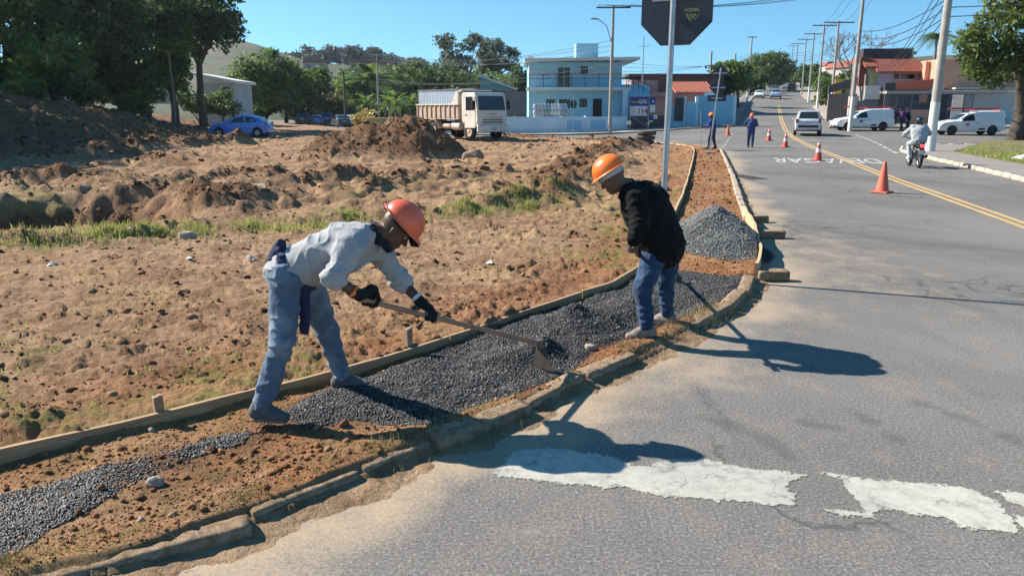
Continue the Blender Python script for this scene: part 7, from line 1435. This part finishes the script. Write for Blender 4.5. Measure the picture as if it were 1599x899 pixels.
for px, py, hw, d, lab in ((322, 160, 36, 70, 'dark bush before the low white house, left one'), (358, 165, 30, 71, 'dark bush before the low white house, right one'), (375, 152, 24, 82, 'round dark shrub right of the low white house'), (70, 168, 30, 44, 'bush on the bank top left of the shaft of light'), (155, 172, 26, 46, 'dark bush on the bank under the dense tree'), (228, 165, 24, 52, 'bright bush on the bank by the grass patch')):
    s = d / F_PX; x = (px - 799.5) * s; g0_ = max(hTf(x, d), -.2) if px < 300 else 0.0; zz = CAM_H + (172 - py) * s; tree(lab, x, d, g0_, max(.6, zz - g0_), (hw * s, hw * s * .9), 9, 2400, .16, 'mid' if px not in (155, 322, 358) else 'dark', .06, 'bushes', .9, name='bush', cat='bush')
# trees behind the parking and the truck
for px, pt, hw, d, nl, lf, lab in ((405, 88, 46, 100, 6000, 'mid', 'broad green tree left of the mid tree line'), (455, 84, 52, 104, 7000, 'mid', 'big round green tree behind the blue car'), (492, 97, 42, 112, 5000, 'dark', 'very dark tree next to the big round green one'), (425, 128, 45, 112, 4500, 'dark', 'dark low tree behind the blue car roof'), (478, 138, 45, 116, 4500, 'dark', 'dark low tree behind the first parked car'),
                             (525, 142, 36, 108, 3500, 'olive', 'yellowish olive tree above the parked cars'), (560, 112, 40, 128, 4500, 'bright', 'fresh green tree left of the grey wire pole'), (600, 118, 44, 130, 4500, 'mid', 'green tree right behind the grey wire pole'), (640, 110, 46, 128, 5000, 'mid', 'green tree above the corner of the pale shed'), (680, 94, 40, 135, 4500, 'dark', 'dark dense tree above the pale shed'), (715, 108, 44, 130, 4000, 'dark', 'dark tree between the shed and the gum tree'), (772, 110, 46, 132, 4500, 'mid', 'green tree behind the teal house'), (812, 105, 32, 128, 3000, 'dark', 'dark tree at the left edge of the blue building'), (655, 150, 40, 112, 3000, 'dark', 'shaded shrub tree left of the pale shed'), (575, 158, 34, 112, 2500, 'mid', 'low green tree behind the skips'), (540, 118, 50, 160, 3500, 'dark', 'dark tree in the back row above the parked cars'), (590, 112, 50, 165, 3500, 'mid', 'green back row tree behind the grey wire pole'), (625, 106, 45, 160, 3200, 'dark', 'dark back row tree left of the shed'), (665, 104, 50, 165, 3500, 'mid', 'green back row tree above the shed roof'), (705, 104, 45, 165, 3200, 'dark', 'dark back row tree below the gum tree'), (750, 108, 50, 165, 3500, 'mid', 'green back row tree right below the gum tree'), (795, 112, 45, 160, 3200, 'dark', 'dark back row tree beside the blue building')):
    s = d / F_PX; x = (px - 799.5) * s; zt = CAM_H + (172 - pt) * s; rr = hw * s; hz = min(rr * .95, zt / 2); tree(lab, x, d, 0, zt - hz, (rr, hz), 14, nl, .30, lf, .25, 'trees of the middle line', .8)
# gum trees with open crowns
for px, pt, hw, hh, d, nl, lab, lf in ((737, 52, 42, 34, 150, 5200, 'tall open gum tree rising above the tree line', 'euc'), (776, 78, 30, 24, 152, 2600, 'lower right part gum tree beside the tall one', 'euc')):
    s = d / F_PX; x = (px - 799.5) * s; zt = CAM_H + (172 - pt) * s; tree(lab, x, d, 0, zt - hh * s, (hw * s, hh * s), 13, nl, .32, lf, .3, 'gum trees', .6, BARKL, gap=1.25)
for i, px in enumerate((462, 480, 498, 512, 528, 541, 556, 572, 585, 596, 615, 635, 655)):
    d = 330 + (i % 3) * 12; s = d / F_PX; pt = (83, 84, 76, 80, 77, 79, 80, 79, 84, 80, 93, 95, 97)[i]; x = (px - 799.5) * s; zt = CAM_H + (172 - pt) * s; hh = (15 if px < 600 else 10) * s; hw = (13 if px < 600 else 16) * s
    lab = ['pale %s tree of the hazy hilltop row, %s' % (('gum', 'thin gum', 'round gum')[i % 3], w_) for w_ in ('leftmost', 'second from left', 'third from left', 'fourth from left', 'fifth from left', 'sixth from left', 'seventh from left', 'eighth from left', 'ninth from left', 'tenth, beside the wire pole', 'first right of the wire pole', 'second right of the wire pole', 'third right of the wire pole')][i]; zb_ = CAM_H + (172 - 112) * s - 2; tree(lab, x, d, zb_, zt - hh - zb_, (hw, hh), 9, 1500, .8, 'far', .3, 'hazy hilltop trees', .8, BARKL)
# palms and broad leaved plants
def palm(label, x, y, z, h, n, L_, lf, wide=.12, up=.9, name='palm', trunk=.12, strap=False):
    r = thing(name, label, 'palm', (x, y, z), 0, 'palms'); V = []; Fq = []
    for i in range(n):
        a = 6.283 * i / n + random.uniform(-.3, .3); e = random.uniform(.25, 1.25) * up; k = 9; pts = []
        for j in range(k + 1):
            t = j / k; hr = L_ * (t * math.cos(e) + .25 * t * t); vz = L_ * (t * math.sin(e) - .75 * t * t * (1.1 - e * .35)); pts.append(Vector((math.cos(a) * hr, math.sin(a) * hr, h + vz)))
        sd_ = Vector((-math.sin(a), math.cos(a), 0))
        if strap:
            for j in range(k): w0, w1 = (wide * L_ * math.sin(math.pi * min(.98, max(.06, u)) ** .8) for u in (j / k, (j + 1) / k)); b = len(V); V += [pts[j] - sd_ * w0, pts[j] + sd_ * w0, pts[j + 1] + sd_ * w1, pts[j + 1] - sd_ * w1]; Fq.append((b, b + 1, b + 2, b + 3))
        else:
            for j in range(1, k + 1):
                for s_ in (-1, 1):
                    for u in (0, .5): p_ = pts[j - 1].lerp(pts[j], u); l = L_ * .30 * math.sin(math.pi * (.15 + .8 * (j - 1 + u) / k)); d = (pts[j] - pts[j - 1]).normalized(); e1 = p_ + sd_ * s_ * l + d * l * .5 - Vector((0, 0, l * .35)); b = len(V); V += [p_, p_ + d * .06 * L_, e1, e1 - d * .02]; Fq.append((b, b + 1, b + 2, b + 3))
    me = np_mesh('fronds', [tuple(v) for v in V], Fq); me.materials.append(LEAF[lf]); link('fronds', me, r); mb = MB(); mb.tube([(0, 0, -.2), (.1, 0, h * .5), (0, 0, h + .1)], [trunk * 1.3, trunk, trunk * .8], 8); mb.build('trunk', BARKL, r); return r
for px, py, d, L_, lab, lf, st in ((587, 130, 120, 5.0, 'dark palm rising left of the grey wire pole', 'mid', False), (622, 168, 92, 3.6, 'fan of broad banana leaves right of the grey wire pole', 'bright', True), (612, 160, 96, 3.2, 'smaller banana plant just behind the pole', 'bright', True), (578, 165, 100, 3.2, 'banana plant left of the grey wire pole', 'bright', True), (645, 165, 95, 2.8, 'banana plant at the left edge of the pale shed', 'mid', True)):
    x, y, z = pix(px, py, d); palm(lab, x, y, 0, max(.8, z), 22 if not st else 16, L_, lf, .10, 1.15, 'palm' if not st else 'banana_plant', .14, st)
x, y, z = pix(285, 85, 57); palm('pale fronded palm glimpsed among the left trees', x, y, hTf(x, y), z - hTf(x, y), 14, 2.2, 'bright', trunk=.1)
x, y, z = pix(1432, 68, 140); palm('palm above the dark upper wall of the barred house', x, y, 6, z - 6, 24, 3.2, 'mid', trunk=.25)
x, y, z = pix(578, 182, 80); tree('dry golden shrub between the parked cars and the skips', x, y, 0, 1.1, (1.5, 1.3), 8, 1600, .16, 'gold', .05, None, .9, name='bush', cat='bush')
# right hand trees along the far road
for px, pt, hw, d, nl, lf, lab in ((1180, 86, 40, 175, 8500, 'mid', 'big round tree over the left side of the far road'), (1122, 98, 26, 90, 5200, 'mid', 'sunlit tree behind the arrow sign'), (1142, 98, 20, 104, 3800, 'dark', 'dark tree between the arrow sign and the round tree'), (1160, 112, 20, 150, 2500, 'dark', 'shaded tree below the big round one'), (1205, 118, 16, 215, 1500, 'mid', 'tree at the crest of the far road'),
                             (1222, 112, 15, 200, 2200, 'dark', 'dark cypress-like tree leftmost on the right roadside'), (1236, 104, 16, 185, 2600, 'dark', 'dark tree second on the right roadside'), (1250, 104, 17, 165, 2800, 'dark', 'dark tree third on the right roadside, tallest'), (1264, 112, 15, 150, 2200, 'mid', 'green tree fourth on the right roadside'), (1330, 104, 18, 128, 2400, 'dark', 'dark tree behind the lean-to roof'), (1300, 114, 15, 122, 2000, 'mid', 'green tree between the tall right poles'), (1350, 96, 15, 150, 1800, 'mid', 'green tree at the left end of the dark upper wall'), (1385, 78, 18, 260, 1500, 'mid', 'round tree on the skyline above the house')):
    s = d / F_PX; x = (px - 799.5) * s; g0_ = rzf(x, d); zt = CAM_H + (172 - pt) * s; rr = hw * s; hz = min(rr * 1.1, (zt - g0_) * .46); tree(lab, x, d, g0_, zt - hz - g0_, (rr, hz), 12, nl, .34 if d < 200 else .45, lf, .25, 'trees along the far road', .85)
x, y = P_(1276, 106), 106; tree('clipped bright green hedge bush beside the limewashed poles', x, y, rzf(x, y), 1.9, (1.9, 1.9), 9, 2600, .2, 'bright', .08, None, 1.0, name='bush', cat='bush')
# bare tree
bt = thing('bare_tree', 'leafless branching tree behind the tall right poles', 'tree', (P_(1312, 92), 92, rzf(P_(1312, 92), 92))); mb = MB()
def branch(p, d, L_, r, n):
    r = max(r, .028)
    q = p + d * L_; mb.tube([p, p + d * L_ * .5 + Vector((random.uniform(-.1, .1), 0, random.uniform(-.1, .1))) * L_ * .5, q], [r, r * .8, r * .6], 5 if n < 3 else 7, True, False)
    if n == 0: return
    for _ in range(3 if n > 1 else 2):
        e = (d + Vector((random.gauss(0, .55), random.gauss(0, .55), random.gauss(.12, .3)))).normalized(); branch(q, e, L_ * random.uniform(.62, .85), r * .6, n - 1)
branch(Vector((0, 0, -.2)), Vector((0, 0, 1)), 3.4, .22, 0)
for a in (0, 2.1, 4.2): branch(Vector((0, 0, 3.1)), Vector((math.cos(a) * .6, math.sin(a) * .5, .85)).normalized(), 2.3, .14, 4)
mb.build('branches', BARKL, bt)
# thick tree on the right
RT = thing('tree', 'massive old tree with gnarled trunk on the right verge', 'tree', (31.0, 46.5, .12)); pr_ = [cone((-.75, 0, -.3), (-.55, 0, 1.6), .52, .36), cone((.15, .2, -.3), (.1, .1, 1.8), .75, .62), cone((.85, 0, -.3), (.65, 0, 1.7), .55, .40), cone((-.55, 0, 1.5), (-1.2, -.3, 4.0), .36, .22), cone((.1, .1, 1.7), (.1, 0, 4.2), .6, .32), cone((.6, 0, 1.6), (2.2, -.6, 4.0), .42, .26), cone((-1.0, -.3, -.25), (-.6, 0, .5), .18, .34), cone((1.2, -.3, -.25), (.8, 0, .5), .2, .4), cone((0, -.9, -.25), (.1, -.2, .6), .25, .5)]
sdf_obj('trunk', pr_, .06, BARK, RT, .12, lambda P: .07 * (vnoise3(P * np.array([5., 5., 1.3]), 3) - .5) + .05 * (vnoise3(P * np.array([11., 11., 3.]), 5) - .5))
mb = MB(); cl = []
for (a, b, c, r_) in ((-3.2, -1, 6.2, 1.9), (-1.2, -.5, 8.2, 2.4), (1.5, -1, 9.2, 2.6), (4.2, -.5, 8.4, 2.6), (-3.8, -.8, 4.4, 1.2), (-1.6, -1.5, 5.2, 1.3), (3.2, -1.6, 5.6, 1.7), (.3, -2.0, 5.6, 1.5), (6.0, 0, 6.2, 2.2), (.5, .5, 10.2, 2.2), (-2.4, 0, 9.6, 1.6), (-3.4, -1.2, 4.0, 1.3), (2.0, -2.2, 4.6, 1.3), (-.8, -2.0, 4.3, 1.2), (-4.4, -.8, 5.6, 1.3)):
    cl.append((a, b, c, r_, r_, r_ * .72)); mb.tube([(.1, 0, 3.4), (a * .5, b * .5, (c + 3.4) / 2 + .4), (a, b, c)], [.2, .12, .04], 6)
V, Fq = leaf_cloud(cl, 26000, .17, spread=.6, aspect=.5); me = np_mesh('crown', V, Fq); me.materials.append(LEAF['tree_r']); link('crown', me, RT); mb.build('limbs', BARK, RT)

# hills
HILL = M('far_hill', (.065, .07, .035), (.115, .09, .06), .03, .95, .6, .25, dirt=((.05, .065, .03), .5))
def hill(name, pts, d0, d1, zb):
    """ridge seen along (px, py) at depth d1, sloping down to depth d0"""
    V = []; n = len(pts); rows = 8
    for r_ in range(rows + 1):
        t = r_ / rows
        for px, py in pts:
            d = d0 + (d1 - d0) * t; zt = CAM_H + (172 - py) / F_PX * d1; V.append(((px - 799.5) / F_PX * d, d, zb + (zt - zb) * t ** .8 + (random.uniform(-1, 1) * d1 * .004 if 0 < r_ < rows else 0)))
    for px, py in pts: V.append(((px - 799.5) / F_PX * d1 * 1.3, d1 * 1.35, zb))
    Fq = [(r_ * n + i, r_ * n + i + 1, (r_ + 1) * n + i + 1, (r_ + 1) * n + i) for r_ in range(rows + 1) for i in range(n - 1)]; me = np_mesh(name, V, Fq, True); me.materials.append(HILL); return tag(link(name, me), kind='structure')
hill('hill', [(-700, 110), (-300, 95), (0, 105), (200, 92), (330, 76), (392, 70), (420, 77), (450, 87), (500, 103), (620, 110), (700, 114), (800, 120), (900, 138), (1000, 150)], 150, 345, -1)
hill('hill', [(1225, 136), (1260, 118), (1290, 108), (1330, 102), (1380, 98), (1440, 92), (1520, 92), (1700, 88), (2000, 85), (2600, 80)], 150, 300, 3)
hill('hill', [(950, 150), (1040, 145), (1100, 140), (1160, 134), (1215, 133), (1260, 133)], 235, 330, 6)

hz_ = MB(); hz_.box((0, 250, 35), (1500, 640, 76)); hz = hz_.build('haze'); m, nt, N, L, bs = _nt('haze_air'); N.remove(bs); pv = N.new('ShaderNodeVolumePrincipled'); pv.inputs['Color'].default_value = (.80, .90, 1.0, 1); pv.inputs['Density'].default_value = .00016; pv.inputs['Anisotropy'].default_value = .3
L.new(pv.outputs[0], N['Material Output'].inputs['Volume']); hz.data.materials.append(m); tag(hz, kind='stuff')
